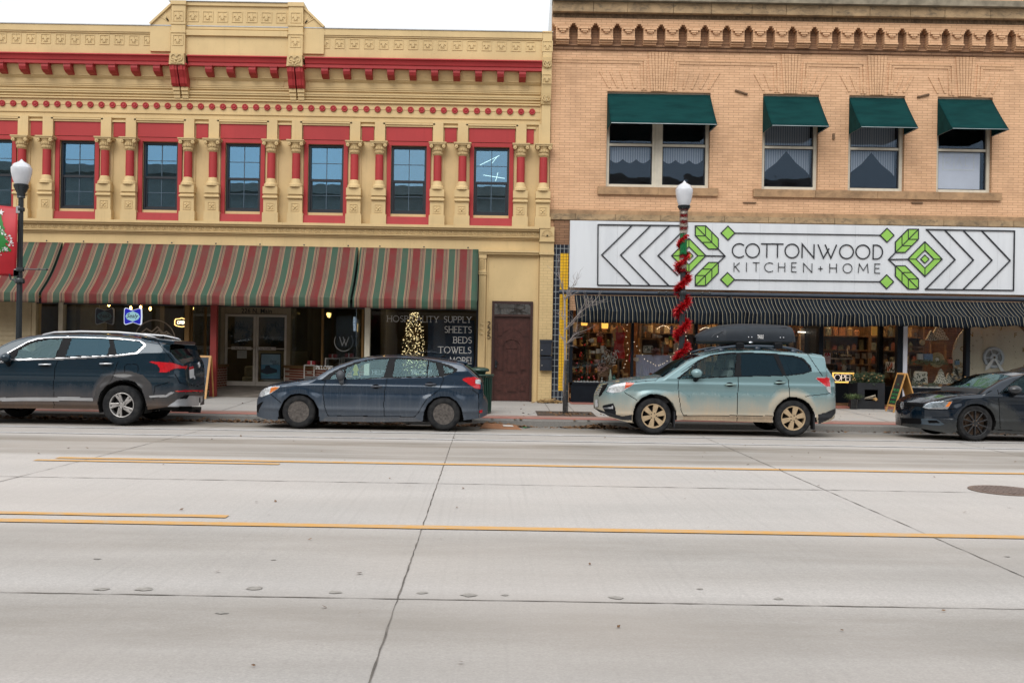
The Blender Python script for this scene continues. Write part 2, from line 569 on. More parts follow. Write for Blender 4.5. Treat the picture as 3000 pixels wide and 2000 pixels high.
# ================================================================ ground, road, pavement
def concrete(name,c,road=False):
 t=NT(name)
 p=t.pos()
 s=t.sep(p)
 n=t.noise(t.mapping(p,(0.35,1.0,1)),0.9,8,0.62)
 cc=t.mix(t.remap(n,0.36,0.68),tuple(k*0.88 for k in c),tuple(k*1.06 for k in c))
 fine=t.noise(t.mapping(p,(55,90,1)),1.0,3,0.7)
 cc=t.mix(t.remap(fine,0.36,0.66,0.0,0.75),cc,tuple(k*0.62 for k in c))
 grit=t.noise(t.mapping(p,(16,26,1)),1.0,6,0.75)
 cc=t.mix(t.remap(grit,0.42,0.66,0.0,0.55),cc,tuple(k*0.66 for k in c))
 if road:
  wob=t.math('MULTIPLY',t.math('SUBTRACT',t.noise(t.mapping(p,(0.12,0.12,1)),1.0,2),0.5),0.5)
  y=t.math('ADD',s[1],wob)
  band=None
  for yc,hw,a in((13.65,.35,.75),(14.25,.4,.7),(14.75,.45,.62),(15.35,.5,.98),(7.75,.62,.46),(7.1,.5,.30),(5.55,.6,.58),(5.0,.5,.30),(16.75,.6,.35),(18.7,1.1,1.0),(9.6,.5,.06)):
   d=t.math('ABSOLUTE',t.math('SUBTRACT',y,yc))
   k=t.remap(d,hw*1.35,hw*0.45,0.0,a)
   band=k if band is None else t.math('MAXIMUM',band,k)
  blot=t.noise(t.mapping(p,(0.5,2.0,1)),1.4,6,0.65)
  band=t.math('MULTIPLY',band,t.remap(blot,0.25,0.65,0.55,1.05))
  cc=t.mix(band,cc,tuple(k*q for k,q in zip(c,(0.36,0.335,0.29))))
  ti=t.noise(t.mapping(p,(22,0.25,1),rot=(0,0,0.06)),1.0,2,0.5)
  cc=t.mix(t.remap(ti,0.5,0.72,0.0,0.16),cc,tuple(k*0.5 for k in c))
  sp=t.node('ShaderNodeTexVoronoi')
  t.set(sp.inputs['Vector'],t.mapping(p,(1.3,1.6,1)))
  cc=t.mix(t.remap(sp.outputs['Distance'],0.035,0.02,0.0,0.6),cc,(0.10,0.09,0.08))
  tint=t.noise(p,0.25,2)
  cc=t.mix(t.remap(tint,0.4,0.65,0.0,0.25),cc,tuple(k*q for k,q in zip(c,(1.0,0.93,0.88))))
 t.bump(t.noise(t.mapping(p,(60,25,1)),1.0,4),0.35,0.004)
 MATS[name]=t.fin(cc,0.85,spec=0.25)
 return MATS[name]
M_ROAD=concrete('road_concrete',(0.54,0.513,0.488),True)
M_WALK=concrete('pavement_concrete',(0.45,0.43,0.405))
M_CURB=concrete('kerb_concrete',(0.22,0.21,0.195))
M_GUT=concrete('gutter_concrete',(0.26,0.245,0.225))
M_PINK=brick_mat('pink_pavers',(0.37,0.155,0.125),(0.31,0.13,0.105),(0.30,0.20,0.17),0.2,0.1,0.006,0.3)
t=NT('yellow_road_paint')
p=t.pos()
n=t.noise(t.mapping(p,(3,9,1)),2.2,7,.75)
n2=t.noise(t.mapping(p,(.4,.4,1)),1.0,3)
M_LINE=t.fin(t.mix(t.math('MULTIPLY',t.remap(n,.44,.62),t.remap(n2,.3,.7,.35,.9)),(.60,.33,.10),(.44,.385,.32)),.8,spec=.2)
M_LINE.name='yellow_road_paint'
M_WLINE=mat('worn_white_road_paint',(0.52,0.52,0.52),0.8,0.22,5)
M_SEAL=mat('joint_sealant',(0.13,0.115,0.10),0.85,0.5,6)
def kerb_z(y):
 return-0.055*max(0.0,(y-17.6))/2.15
m=MB()
m.add([(-300,-200,-.3),(300,-200,-.3),(300,400,-.3),(-300,400,-.3)],[(0,1,2,3)])
tag(m.build('ground',M_GUT),kind='structure')
m=MB()
ys=[1.7,17.6,18.9]
for a,b in zip(ys,ys[1:]):
 m.add([(-70,a,kerb_z(a)),(70,a,kerb_z(a)),(70,b,kerb_z(b)),(-70,b,kerb_z(b))],[(0,1,2,3)])
tag(m.build('road',M_ROAD),kind='structure')
m=MB()
m.add([(-70,18.9,kerb_z(18.9)),(70,18.9,kerb_z(18.9)),(70,19.76,kerb_z(19.76)),(-70,19.76,kerb_z(19.76))],[(0,1,2,3)])
tag(m.build('gutter',M_GUT),kind='structure')
def walk_z(y):
 return 0.084+(y-19.9)*(0.18-0.084)/(24.35-19.9)
m=MB()
m.prism([(19.72,-.06),(19.75,.055),(19.79,.082),(19.92,.085),(19.92,-.2),(19.72,-.2)],-70,70,'x')
tag(m.build('kerb',M_CURB),kind='structure')
def walk_sheet(x0,x1,y0,y1,dz=0.0):
 return[(x0,y0,walk_z(y0)+dz),(x1,y0,walk_z(y0)+dz),(x1,y1,walk_z(y1)+dz),(x0,y1,walk_z(y1)+dz)]
m=MB()
m.add(walk_sheet(-70,70,19.92,27.5),[(0,1,2,3)])
tag(m.build('pavement',M_WALK),kind='structure')
m=MB()
m.add(walk_sheet(-70,70,19.93,20.62,.004),[(0,1,2,3)])
tag(m.build('brick_strip',M_PINK),kind='structure')
m=MB()
m.add(walk_sheet(2.0,20,23.75,26.0,.004),[(0,1,2,3)])
tag(m.build('brick_paving',M_PINK),kind='structure')
m=MB()
m.box(-70,70,-9,1.7,-.2,.12)
tag(m.build('near_pavement',M_WALK),kind='structure')
def wobble(x0,y0,x1,y1,wd,z,step=0.12):
 n=max(2,int(math.hypot(x1-x0,y1-y0)/step))
 L,Rr=[],[]
 dx,dy=x1-x0,y1-y0
 d=math.hypot(dx,dy)
 nx_,ny_=-dy/d,dx/d
 for i in range(n+1):
  t=i/n
  o=random.uniform(-.004,.004)
  h=wd/2*random.uniform(0.3,1.5)
  x,y=x0+dx*t,y0+dy*t
  zz=z+kerb_z(y)
  L.append((x+nx_*(o+h),y+ny_*(o+h),zz))
  Rr.append((x+nx_*(o-h),y+ny_*(o-h),zz))
 vs=L+Rr
 return vs,[(i+n+1,i+n+2,i+1,i)for i in range(n)]
m=MB()
for y,wd in((6.13,.012),(11.16,.017)):
 m.add(*wobble(-16,y,20,y,wd,.004))
for xa,xb in((-.55,-.65),(3.95,3.9),(-5.95,-5.1),(8.45,8.4),(-10.0,-9.8)):
 m.add(*wobble(xa,2.0,xb,18.8,.010,.0045))
o=m.build('road_joint',M_SEAL)
tag(o,kind='structure')
m=MB()
for x in(-9.4,-7.6,-5.8,-4.0,-2.2,-.45,1.35,1.9,3.2,5.0,6.8,8.6,10.4):
 a,b=walk_sheet(x,x+.014,20.63,24.3,.004),None
 m.add(a,[(0,1,2,3)])
for y in(22.3,):
 m.add(walk_sheet(-20,20,y,y+.014,.0045),[(0,1,2,3)])
tag(m.build('pavement_joint',M_SEAL),kind='structure')
rnd_=random.Random(17)
for(a,b,r)in((1237,1736,.05),(1372,1743,.07),(1480,1743,.035),(1804,1751,.065),(295,1725,.07),(425,1726,.08),(981,1735,.06),(745,1723,.08),(284,1637,.04),(2283,1754,.05),(2050,1725,.03),(2950,1630,.04),(650,1795,.05),(800,1640,.03)):
 u_,v_=(a-VPX)*CR+(b-VPY)*SR,-(a-VPX)*SR+(b-VPY)*CR
 Y=EYE*FPX/v_;X=u_/FPX*Y
 pts=[(X+r*.8*math.cos(k*.524)*rnd_.uniform(.6,1.15),Y+r*.6*math.sin(k*.524)*rnd_.uniform(.6,1.15),.0042)for k in range(12)]
 m=MB();m.add(pts,[tuple(range(12))]);tag(m.build('oil_stain',mat('oil_stain',(.30,.28,.255),.85,.3,20)),kind='structure')
def strip(m,x0,x1,y,wd,z=.0085):
 n=60
 vs=[]
 for i in range(n+1):
  x=x0+(x1-x0)*i/n
  vs+=[(x,y-wd/2+random.uniform(-.006,.006),z),(x,y+wd/2+random.uniform(-.006,.006),z)]
 m.add(vs,[(2*i,2*i+2,2*i+3,2*i+1)for i in range(n)])
def paint_line(name,m,material):
 tag(m.build(name,material),kind='structure')
m=MB();strip(m,-20,25,8.50,.15);paint_line('lane_line',m,M_LINE)
m=MB();strip(m,-20,-2.42,8.86,.13);paint_line('lane_line',m,M_LINE)
m=MB();strip(m,-5.85,25,12.93,.15);paint_line('lane_line',m,M_LINE)
m=MB();strip(m,-6.02,-2.78,12.66,.13);paint_line('lane_line',m,M_LINE)
m=MB();strip(m,-20,25,17.28,.085);paint_line('parking_line',m,M_WLINE)
m=MB();strip(m,-20,25,16.22,.085);paint_line('parking_line',m,M_WLINE)
mh=thing('manhole_cover',(6.12,11.34,.005),'round ribbed iron manhole cover in the pale road near the right edge','manhole cover')
m=MB();m.lathe([(.40,.0),(.40,.006),(.345,.006),(.345,.0)],40,(6.12,11.34,.004),cap=False)
m.build('frame',mat('rusty_ring',(.16,.11,.085),.8),mh)
m=MB();m.lathe([(.34,.002),(.34,.008),(0,.008)],40,(6.12,11.34,.004),cap=False)
for i in range(-5,6):
 x=i*.056
 L_=math.sqrt(max(0.0,.31**2-x*x))
 m.box(6.12+x-.018,6.12+x+.018,11.34-L_,11.34+L_,.011,.018)
m.build('lid',mat('worn_iron',(.17,.125,.105),.75,.3,12),mh)
# ================================================================ yellow shop building
YF=24.35
def Zv(v,Y=YF):
 return EYE+(1005-v)*Y/FPX
def Xu(u,Y=YF):
 return(u-VPX)/FPX*Y
BL,BR=-15.0,1.40
WC=[-0.072-2.108*k for k in range(7)]
WC.append(WC[-1]-2.108)if WC[-1]-2.108>BL else None
yb=thing('shop_building',(-6,YF,.16),'two-storey yellow painted shop building with red trim and a pedimented parapet','building')
zw0,zw1=Zv(633,24.45),Zv(435,24.45)
holes=[(x-.45,x+.45,zw0,zw1)for x in WC]
DX0,DX1=P(1440,1000,YF)[0],P(1560,1000,YF)[0]
dz0,dz1=.17,Zv(881.5)
ZAW=Zv(890)
SX=[P(p,1000,YF)[0]for p in(92,183,547,1068,1394)]
sh0,sh1=.17,3.35
m=wall_holes(BL,BR,.05,8.95,holes+[(DX0,DX1,dz0,dz1),(SX[0]+.1,SX[4],sh0,sh1)],YF,YF+.3)
m.build('wall',M_YEL,yb)
m=MB()
m.box(BL,BL+.3,YF+.31,40,0,8.9);m.box(BR-.3,BR,YF+.31,40,0,8.9)
m.box(BL+.31,BR-.31,39.7,40,0,8.9);m.box(BL,BR,YF+.31,40,8.91,9.0)
m.build('shell',mat('shell_plaster',(.22,.2,.17),.9),yb)
m=MB();m.box(BL+.31,BR-.31,YF+.31,39.6,3.62,4.3)
m.build('floor_slab',mat('old_ceiling',(.30,.27,.22),.9),yb)
m=MB();m.box(BL+.31,BR-.31,27.6,27.7,4.31,8.9)
m.build('partition',mat('office_wall',(.34,.38,.40),.9),yb)
YP=24.10
zp_top,zp_cap=Zv(94.6,YP),Zv(113,YP)
zt1,zt0=Zv(121,YP),Zv(150,YP)
zc1,zc0=Zv(175,23.95),Zv(203,23.95)
m=MB()
m.box(BL,BR-.24,YP,YF+.2,zc1-.02,zp_cap)
m.box(BL,BR-.24,YP-.05,YF+.22,zp_cap+.001,zp_top)
m.box(BL,BR-.24,YP-.028,YP-.001,zp_cap-.035,zp_cap-.001)
m.build('parapet',M_YEL,yb)
m=MB();m.box(BL,BR+.02,YP-.07,YF+.25,zp_top+.001,zp_top+.022)
m.build('coping',M_GREY,yb)
def fleur(m,cx,cz,s,y):
 """pressed-metal tile: raised square rim and a lily"""
 h=s*.5
 for a in((-h,-h+.02,-h,h),(h-.02,h,-h,h),(-h+.02,h-.02,h-.02,h),(-h+.02,h-.02,-h,-h+.02)):
  m.box(cx+a[0],cx+a[1],y-.014,y-.0005,cz+a[2],cz+a[3])
 m.prism([(cx,cz+h*.75),(cx+h*.2,cz+h*.2),(cx+h*.1,cz-h*.55),(cx-h*.1,cz-h*.55),(cx-h*.2,cz+h*.2)],y-.02,y-.0005)
 for sg in(-1,1):
  m.stroke([(cx+sg*h*.1,cz-h*.25),(cx+sg*h*.28,cz+h*.18),(cx+sg*h*.52,cz+h*.22),(cx+sg*h*.62,cz-h*.02)],h*.16,y-.017,y-.0005)
  m.stroke([(cx+sg*h*.1,cz-h*.45),(cx+sg*h*.4,cz-h*.55)],h*.13,y-.015,y-.0005)
 m.box(cx-h*.34,cx+h*.34,y-.022,y-.0005,cz-h*.32,cz-h*.2)
zt=(zt0+zt1)/2
st=zt1-zt0
m=MB()
x=P(1554.5,135,YP)[0]
right_done=False
PX0,PX1=P(501,100,YP)[0],P(887,100,YP)[0]
while x>BL+.3:
 if not(PX0-.2<x<PX1+.2):
  if x<PX0 and not right_done:
   m.build('tile_frieze',M_YEL,yb);m=MB();right_done=True
  fleur(m,x,zt,st,YP)
 x-=.3706
m.build('tile_frieze',M_YEL,yb)
YC=24.04
zpt=Zv(9+13,YC)
ins=[P(q,100,YC)[0]for q in(542,844)]
m=MB()
m.box(ins[0]-.35,ins[1]+.35,YC,YF+.2,zc1,zpt-.09)
m.box(ins[0]-.35,ins[1]+.35,YC-.05,YF+.22,zpt-.089,zpt)
zl0,zl1=Zv(91+13,YC),Zv(107+13,YC)
m.box(ins[0],ins[1],YC-.06,YC-.001,zl1,zl0)
m.box(ins[0],ins[1],YC-.02,YC-.001,zl0+.03,zl0+.05)
for pa,pb,sg in((440,501,-1),(949.5,887,1)):
 xa,xb=P(pa,80,YC)[0],P(pb,60,YC)[0]
 zt_,zb_=Zv(18+14,YC),zp_top+.02
 m.prism([(xa,zb_),(xb,zt_),(xb,zc1+.1),(xa,zc1+.1)],YC,YF+.15)
 m.stroke([(xa,zb_+.015),(xb,zt_+.015)],.05,YC-.05,YF+.17)
 for q in range(4):
  f=.25+q*.16
  m.stroke([(xb+(xa-xb)*.12,zb_+.1),(xb+(xa-xb)*(.2+f*.5),zb_+.1+(zt_-zb_)*(.75-f*.65))],.03,YC-.015,YC-.0005)
m.build('pediment',M_YEL,yb)
m=MB()
for i in range(8):
 x=P(566+i*43.0,50,YC)[0]
 fleur(m,x,Zv(50+13,YC),.27,YC)
m.build('pediment_tiles',M_YEL,yb)
m=MB();m.box(ins[0]-.4,ins[1]+.4,YC-.08,YF+.25,zpt+.001,zpt+.02)
m.build('coping',M_GREY,yb)
for a,b in((501,542),(844.6,887)):
 xa,xb=P(a,100,23.95)[0],P(b,100,23.95)[0]
 xm,hw=(xa+xb)/2,(xb-xa)/2
 m=MB()
 zq=Zv(18,23.95)
 m.box(xa,xb,23.95,YF+.25,Zv(172,23.95),zq-.10)
 m.box(xa-.02,xb+.02,23.92,YF+.27,zq-.099,zq)
 for v in(75,100):
  m.box(xa-.012,xb+.012,23.93,24.0,Zv(v+12,23.95),Zv(v+6,23.95))
 fleur(m,xm,Zv(50+12,23.95),.27,23.95);fleur(m,xm,Zv(121+12,23.95),.27,23.95)
 m.build('pier',M_YEL,yb)
 m=MB()
 za,zb_=Zv(172,23.88),Zv(204,23.88)
 m.prism([(xa,za),(xb,za),(xb+.02,zb_),(xa-.02,zb_)],23.87,24.02)
 for sg in(-1,1):
  m.stroke([(xm+sg*.02,zb_+.03)]+arc(xm+sg*.075,zb_+.17,.07,.08,250 if sg>0 else 290,250+330*sg if sg>0 else 290-330,12),.028,23.845,23.869)
  for q in range(3):
   m.stroke([(xm+sg*.02,zb_+.04+q*.04),(xm+sg*(.15-q*.02),zb_+.03+q*.06)],.02,23.85,23.8695)
 m.ball((xm,23.865,zb_+.12),.035,8)
 m.build('acanthus',M_YEL2,yb)
 m=MB()
 zt_,zm_,zb_=Zv(208,24.0),Zv(270,24.2),Zv(303,24.3)
 prof=[(23.92,zt_),(23.93,zt_-.12),(24.05,zt_-.28),(24.10,zt_-.42),(24.17,zm_),(YF-.001,zm_),(YF-.001,zt_)]
 for sg in(-1,1):
  m.prism(prof,xm+sg*.105-.09,xm+sg*.105+.09,'x')
  m.prism([(p[0]-.02 if p[0]<YF-.01 else p[0],p[1])for p in prof],xm+sg*.105-.03,xm+sg*.105+.03,'x')
 m.box(xm-.24,xm+.24,23.90,YF-.001,zt_+.002,zt_+.04)
 o=m.build('scroll_bracket',M_RED,yb)
 m=MB()
 for sg in(-1,1):
  for q,(dy,f)in enumerate(((.16,.0),(.12,.33),(.08,.66))):
   m.box(xm+sg*.105-.088+q*.006,xm+sg*.105+.088-q*.006,YF-dy,YF-.001,zb_+(zm_-zb_)*(.66-f)+.001,zb_+(zm_-zb_)*(1-f)-.001)
 m.build('bracket_foot',M_YEL,o)
m=MB()
prof=[(YF-.001,zc1),(23.96,zc1),(23.94,zc1-.03),(23.99,zc1-.06),(24.01,zc1-.10),(24.025,zc1-.15),(24.05,zc1-.155),(24.05,zc0),(YF-.001,zc0)]
m.prism(prof,BL,P(501,190,23.9)[0]-.03,'x');m.prism(prof,P(542,190,23.9)[0]+.03,P(844.6,190,23.9)[0]-.03,'x');m.prism(prof,P(887,190,23.9)[0]+.03,BR-.245,'x')
m.build('cornice',M_RED,yb)
m=MB()
def hband(m,v0,v1,d,x0=BL,x1=BR-.26):
 m.box(x0,x1,YF-d,YF-.001,Zv(v1,YF-d),Zv(v0,YF-d))
m.prism([(YF-.001,zc0-.002),(YF-.20,zc0-.002),(YF-.16,zc0-.08),(YF-.07,zc0-.24),(YF-.001,zc0-.30)],BL,BR-.26,'x')
hband(m,235,240,.085);hband(m,240.3,245,.05)
hband(m,266,270,.03);hband(m,272,275,.04);hband(m,281,285,.07);hband(m,285.4,291,.05);hband(m,297,300,.04);hband(m,304,308,.055)
hband(m,345,349,.03);hband(m,356,364,.05)
m.build('mouldings',M_YEL,yb)
m=MB()
bx=[BL,P(539,250,YF)[0],P(868,250,YF)[0],BR-.26]
for i in range(3):
 xa,xb=bx[i]+.32,bx[i+1]-.32
 for a in((xa,xb,244.8,247.5),(xa,xb,263,265.5)):
  m.box(a[0],a[1],YF-.022,YF-.001,Zv(a[3]),Zv(a[2]))
 m.box(xa,xa+.02,YF-.022,YF-.001,Zv(262.9),Zv(247.6));m.box(xb-.02,xb,YF-.022,YF-.001,Zv(262.9),Zv(247.6))
m.build('frieze_panel',M_YEL,yb)
pxs=[1530.7-64.25*k for k in range(10)]+[803.5,741,676,614]+[462-65.3*k for k in range(12)]
proto=None
for p in pxs:
 x=P(p,220,24.1)[0]
 if x<BL+.3:continue
 if proto is None:
  m=MB()
  m.prism([(23.99,zc0-.03),(23.985,zc0-.10),(24.02,zc0-.17),(24.12,zc0-.215),(24.28,zc0-.235),(24.31,zc0-.03)],x-.085,x+.085,'x')
  m.box(x-.10,x+.10,23.97,24.31,zc0-.029,zc0-.003)
  proto=m.build('bracket',M_DRED,yb,loc=(x,24.2,zc0));px0=x
 else:
  dup(proto,yb,(x-px0,0,0))
proto=None
zm=Zv(326.7)
x=P(1559,328,YF)[0]
while x>BL+.2:
 if proto is None:
  m=MB();m.lathe([(.078,0),(.078,-.03),(.068,-.045),(.048,-.042),(.042,-.032),(.034,-.048),(0,-.055)],20,(x,YF-.001,zm),'y',cap=False)
  proto=m.build('medallion',M_RED,yb,loc=(x,YF,zm),smooth=True);px0=x
 else:
  dup(proto,yb,(x-px0,0,0))
 x-=.2812
m=MB();m.box(BL,BR-.26,YF-.012,YF-.001,zm-.006,zm+.006)
m.build('bead',M_YEL2,yb)
zr0,zr1=Zv(419),Zv(378)
M_GLU=[glass('upper_glass',(.55,.75,.85),.25,(.42,.74,1.0),.05),glass('upper_glass_pale',(.62,.80,.88),.22,(.50,.78,1.0),.05)]
M_MUNT=mat('grey_glazing_bar',(.05,.09,.13),.5)
for i,x in enumerate(WC):
 if i>6 or x<BL+1.0:
  break
 g=M_GLU[1 if i<2 else 0]
 m=MB()
 y0,y1=YF+.04,YF+.16
 fw=.055
 m.box(x-.45,x-.45+fw,y0,y1,zw0,zw1);m.box(x+.45-fw,x+.45,y0,y1,zw0,zw1)
 m.box(x-.45+fw,x+.45-fw,y0,y1,zw1-fw,zw1);m.box(x-.45+fw,x+.45-fw,y0,y1,zw0,zw0+.06)
 zmid=(zw0+zw1)/2-.03
 m.box(x-.45+fw,x+.45-fw,y0+.02,y1,zmid-.028,zmid+.03)
 for xs_ in(x-.45+fw,x+.45-fw-.035):
  m.box(xs_,xs_+.035,y0+.045,y1,zw0+.061,zmid-.029)
 m.box(x-.36,x+.36,y0+.045,y1,zw0+.061,zw0+.10)
 wf=m.build('window',M_BLKW,yb,loc=(x,YF,zw0))
 for za,zb_ in((zmid+.03,zw1-fw),(zw0+.10,zmid-.028)):
  m=MB();m.box(x-.395,x+.395,YF+.112,YF+.118,za,zb_)
  m.build('pane',g,wf)
  m=MB();zc_=(za+zb_)/2
  m.box(x-.009,x+.009,YF+.100,YF+.108,za,zb_);m.box(x-.39,x+.39,YF+.101,YF+.107,zc_-.008,zc_+.008)
  m.build('glazing_bar',M_MUNT,wf)
 m=MB()
 cz1,cz0=Zv(421),Zv(640)
 m.box(x-.555,x-.452,YF-.05,YF+.03,cz0,cz1);m.box(x+.452,x+.555,YF-.05,YF+.03,cz0,cz1)
 m.box(x-.451,x+.451,YF-.05,YF+.03,zw1+.004,cz1);m.box(x-.57,x+.57,YF-.035,YF-.001,cz1-.03,cz1+.0)
 m.build('window_casing',M_RED,yb)
 m=MB();m.prism([(YF-.15,Zv(667)),(YF-.12,Zv(641)),(YF-.05,cz0-.002),(YF-.001,cz0-.002),(YF-.001,Zv(667))],x-.565,x+.565,'x')
 m.build('window_sill',M_RED,yb)
 m=MB();m.box(x-.585,x+.585,YF-.04,YF-.001,zr0,zr1)
 m.build('head_panel',M_RED,yb)
 m=MB();m.box(x-.63,x+.63,YF-.07,YF-.001,zr1+.003,zr1+.05);m.box(x-.66,x+.66,YF-.1,YF-.001,zr1+.051,zr1+.09)
 m.build('head_moulding',M_YEL,yb)
 xn=x+1.054 if i else x+.93
 hw_=.15 if i else .13
 m=MB();m.box(xn-hw_,xn+hw_,YF-.03,YF-.001,zr0-.01,zr1)
 m.build('niche_panel',M_RED,yb)
 m=MB();m.box(xn-hw_-.04,xn+hw_+.04,YF-.06,YF-.001,zr1+.003,zr1+.045)
 m.build('niche_moulding',M_YEL,yb)
 if i<2:
  pass
def column(x):
 m=MB()
 yc=YF-.12
 m.box(x-.13,x+.13,YF-.10,YF-.001,Zv(421),Zv(364)-.001)
 m.box(x-.16,x+.16,YF-.03,YF-.0015,Zv(560),Zv(422))
 z1,z2,z3,z4,z5=Zv(536,yc),Zv(559,yc),Zv(579,yc),Zv(594,yc),Zv(634,yc)
 m.lathe([(.10,z1+.01),(.115,z1-.005),(.14,z1-.10),(.172,z2+.06),(.178,z2)],18,(x,yc,0))
 m.box(x-.185,x+.185,YF-.23,YF-.001,z3-.01,z2-.002)
 m.box(x-.17,x+.17,YF-.195,YF-.001,z4,z3-.012)
 m.lathe([(.0,-.19),(.035,-.19),(.035,.19),(0,.19)],10,(x,YF-.20,z4+.035),'x')
 m.box(x-.175,x+.175,YF-.175,YF-.001,z5,z4-.001)
 zc_=(z4+z5)/2-.03
 for a in((-.1,-.088,-.1,.1),(.088,.1,-.1,.1),(-.088,.088,.088,.1),(-.088,.088,-.1,-.088)):
  m.box(x+a[0],x+a[1],YF-.187,YF-.1755,zc_+a[2],zc_+a[3])
 for q in range(4):
  a=R(45+90*q)
  m.ball((x+math.cos(a)*.05,YF-.177,zc_+math.sin(a)*.05),.034,8,1,.5,1)
 m.ball((x,YF-.185,zc_),.026,8)
 m.box(x-.20,x+.20,YF-.19,YF-.001,Zv(669),z5-.001)
 c=m.build('column',M_YEL,yb,loc=(x,YF,z5))
 m=MB();m.lathe([(.100,z1),(.103,(z1+Zv(458,yc))/2),(.098,Zv(456,yc))],20,(x,yc,0))
 m.build('shaft',M_RED,c,smooth=True)
 m=MB()
 ca,cb=Zv(458,yc),Zv(426,yc)
 m.lathe([(.098,ca-.02),(.115,ca),(.10,ca+.02),(.112,ca+.1),(.15,cb-.06),(.17,cb-.035)],18,(x,yc,0))
 m.box(x-.205,x+.205,YF-.30,YF-.002,cb-.034,cb);m.box(x-.22,x+.22,YF-.32,YF-.002,cb+.001,cb+.03)
 for sg in(-1,1):
  m.lathe([(.0,-.05),(.045,-.05),(.05,0),(.045,.05),(0,.05)],10,(x+sg*.155,YF-.25,cb-.075),'y')
  m.ball((x+sg*.155,YF-.30,cb-.075),.02,6)
 for q in range(9):
  a=R(200+140*q/8)
  m.ball((x+math.cos(a)*.115,yc+math.sin(a)*.115,ca+.05),.035,6,.7,.7,1.4)
  a+=R(9)
  m.ball((x+math.cos(a)*.135,yc+math.sin(a)*.135,ca+.13),.035,6,.7,.7,1.4)
 m.build('capital',M_YEL2,c)
 return c
c0=column(0.0)
first=True
for i,x in enumerate(WC[:7]):
 for s in(-1,1):
  xc=x+s*.739
  if first:
   c0.location.x+=xc;first=False
  else:
   dup(c0,yb,(xc-(WC[0]-.739),0,0))
dup(c0,yb,(1.40-.16-(WC[0]-.739),0,0))
m=MB()
hb=lambda v0,v1,d,x1=BR-.24:m.box(BL,x1,YF-d,YF-.001,Zv(v1,YF-d),Zv(v0,YF-d))
hb(661.5,669,.20);hb(669.3,675,.15);hb(691.5,694,.11);hb(694.2,697.5,.08);hb(697.8,703,.03)
m.build('ledge',M_YEL,yb)
m=MB();hb(675.3,691,.07)
zg=Zv(683,YF-.07)
x=BL+.1
while x<BR-.35:
 m.lathe([(.075,0),(.075,-.016),(.058,-.02),(.05,-.004),(.03,-.004),(.024,-.02),(0,-.022)],14,(x,YF-.0705,zg),'y',cap=False)
 m.box(x+.083,x+.10,YF-.084,YF-.0705,zg-.055,zg+.055)
 x+=.185
m.build('guilloche',M_YEL2,yb)
xa,xb=BR-.235,BR
m=MB()
m.box(xa,xb,YP-.06,YF+.2,Zv(168,YP),Zv(96,YP))
fleur(m,(xa+xb)/2,zt,.27,YP-.06)
m.box(xa-.012,xb,YP-.08,YF+.2,Zv(96,YP)+.001,Zv(92,YP))
m.prism([(YP-.10,Zv(169,YP)),(YP-.05,Zv(200,YP)),(YP-.05,Zv(232,YP)),(YP+.02,Zv(270,YP)),(YP+.1,Zv(300,YP)),(YF+.1,Zv(300,YP)),(YF+.1,Zv(169,YP))],xa-.01,xb,'x')
m.box(xa+.01,xb,YF-.115,YF+.1,Zv(421),Zv(302))
m.box(xa+.03,xb,YF-.02,YF+.1,Zv(670),Zv(422))
m.build('corner_pilaster',M_YEL,yb)
m=MB()
xm=(xa+xb)/2
for(v,y)in((185,YP-.085),(285,YP+.055)):
 zc_=Zv(v,y)
 for sg in(-1,1):
  m.stroke(arc(xm+sg*.05,zc_,.045,.07,90,90+300*sg,12),.022,y-.03,y+.04)
  m.stroke([(xm,zc_-.1),(xm+sg*.09,zc_+.1)],.02,y-.025,y+.04)
fleur(m,xm,Zv(229,YP-.05),.24,YP-.052)
m.build('pilaster_ornament',M_YEL2,yb)
xa2,xb2=P(1580,900,YF-.12)[0],P(1619,900,YF-.12)[0]
m=MB();m.box(xa2,xb2,YF-.12,YF-.001,.14,Zv(746))
m.build('brick_pilaster',M_BRICK_P,yb)
m=MB()
m.box(xa2-.02,xb2+.01,YF-.17,YF-.001,Zv(703),Zv(664));m.box(xa2-.03,xb2+.012,YF-.20,YF-.001,Zv(708),Zv(703.3))
m.box(xa2-.01,xb2+.005,YF-.15,YF-.001,Zv(737),Zv(708.3));m.box(xa2-.03,xb2+.012,YF-.19,YF-.001,Zv(745.5),Zv(737.3))
xm,zc_=(xa2+xb2)/2,Zv(690,24.18)
for q in range(7):
 a=R(15+25*q)
 m.stroke([(xm,zc_),(xm+.13*math.cos(a),zc_+.15*math.sin(a))],.022,YF-.188,YF-.1701)
m.stroke(arc(xm,zc_,.15,.165,0,180,14),.018,YF-.186,YF-.1702)
m.build('pilaster_capital',M_YEL2,yb)
m=MB()
xd0,xd1=P(1402,900,YF-.1)[0],P(1422,900,YF-.1)[0]
m.box(xd0,xd1,YF-.10,YF-.001,.15,Zv(748));
for q in range(3):
 m.box(xd0+.03+q*.05,xd0+.045+q*.05,YF-.108,YF-.1005,.5,Zv(812))
m.box(xd0-.01,xd1+.01,YF-.13,YF-.001,Zv(800),Zv(794));m.box(xd0-.01,xd1+.01,YF-.125,YF-.001,Zv(806),Zv(801))
m.box(xd0-.01,xd1+.01,YF-.12,YF-.001,Zv(758),Zv(748)+.002)
m.build('side_pilaster',M_YEL,yb)
m=MB()
for q in range(5):
 m.stroke([(xd0+.02,Zv(790-q*6)),(xd1-.03,Zv(784-q*6))],.02,YF-.118,YF-.1006)
for q in range(3):
 m.ball(((xd0+xd1)/2,YF-.1,Zv(950+q*14)),.06,8,1,.4,.7)
m.build('pilaster_ornament',M_YEL2,yb)
m=MB()
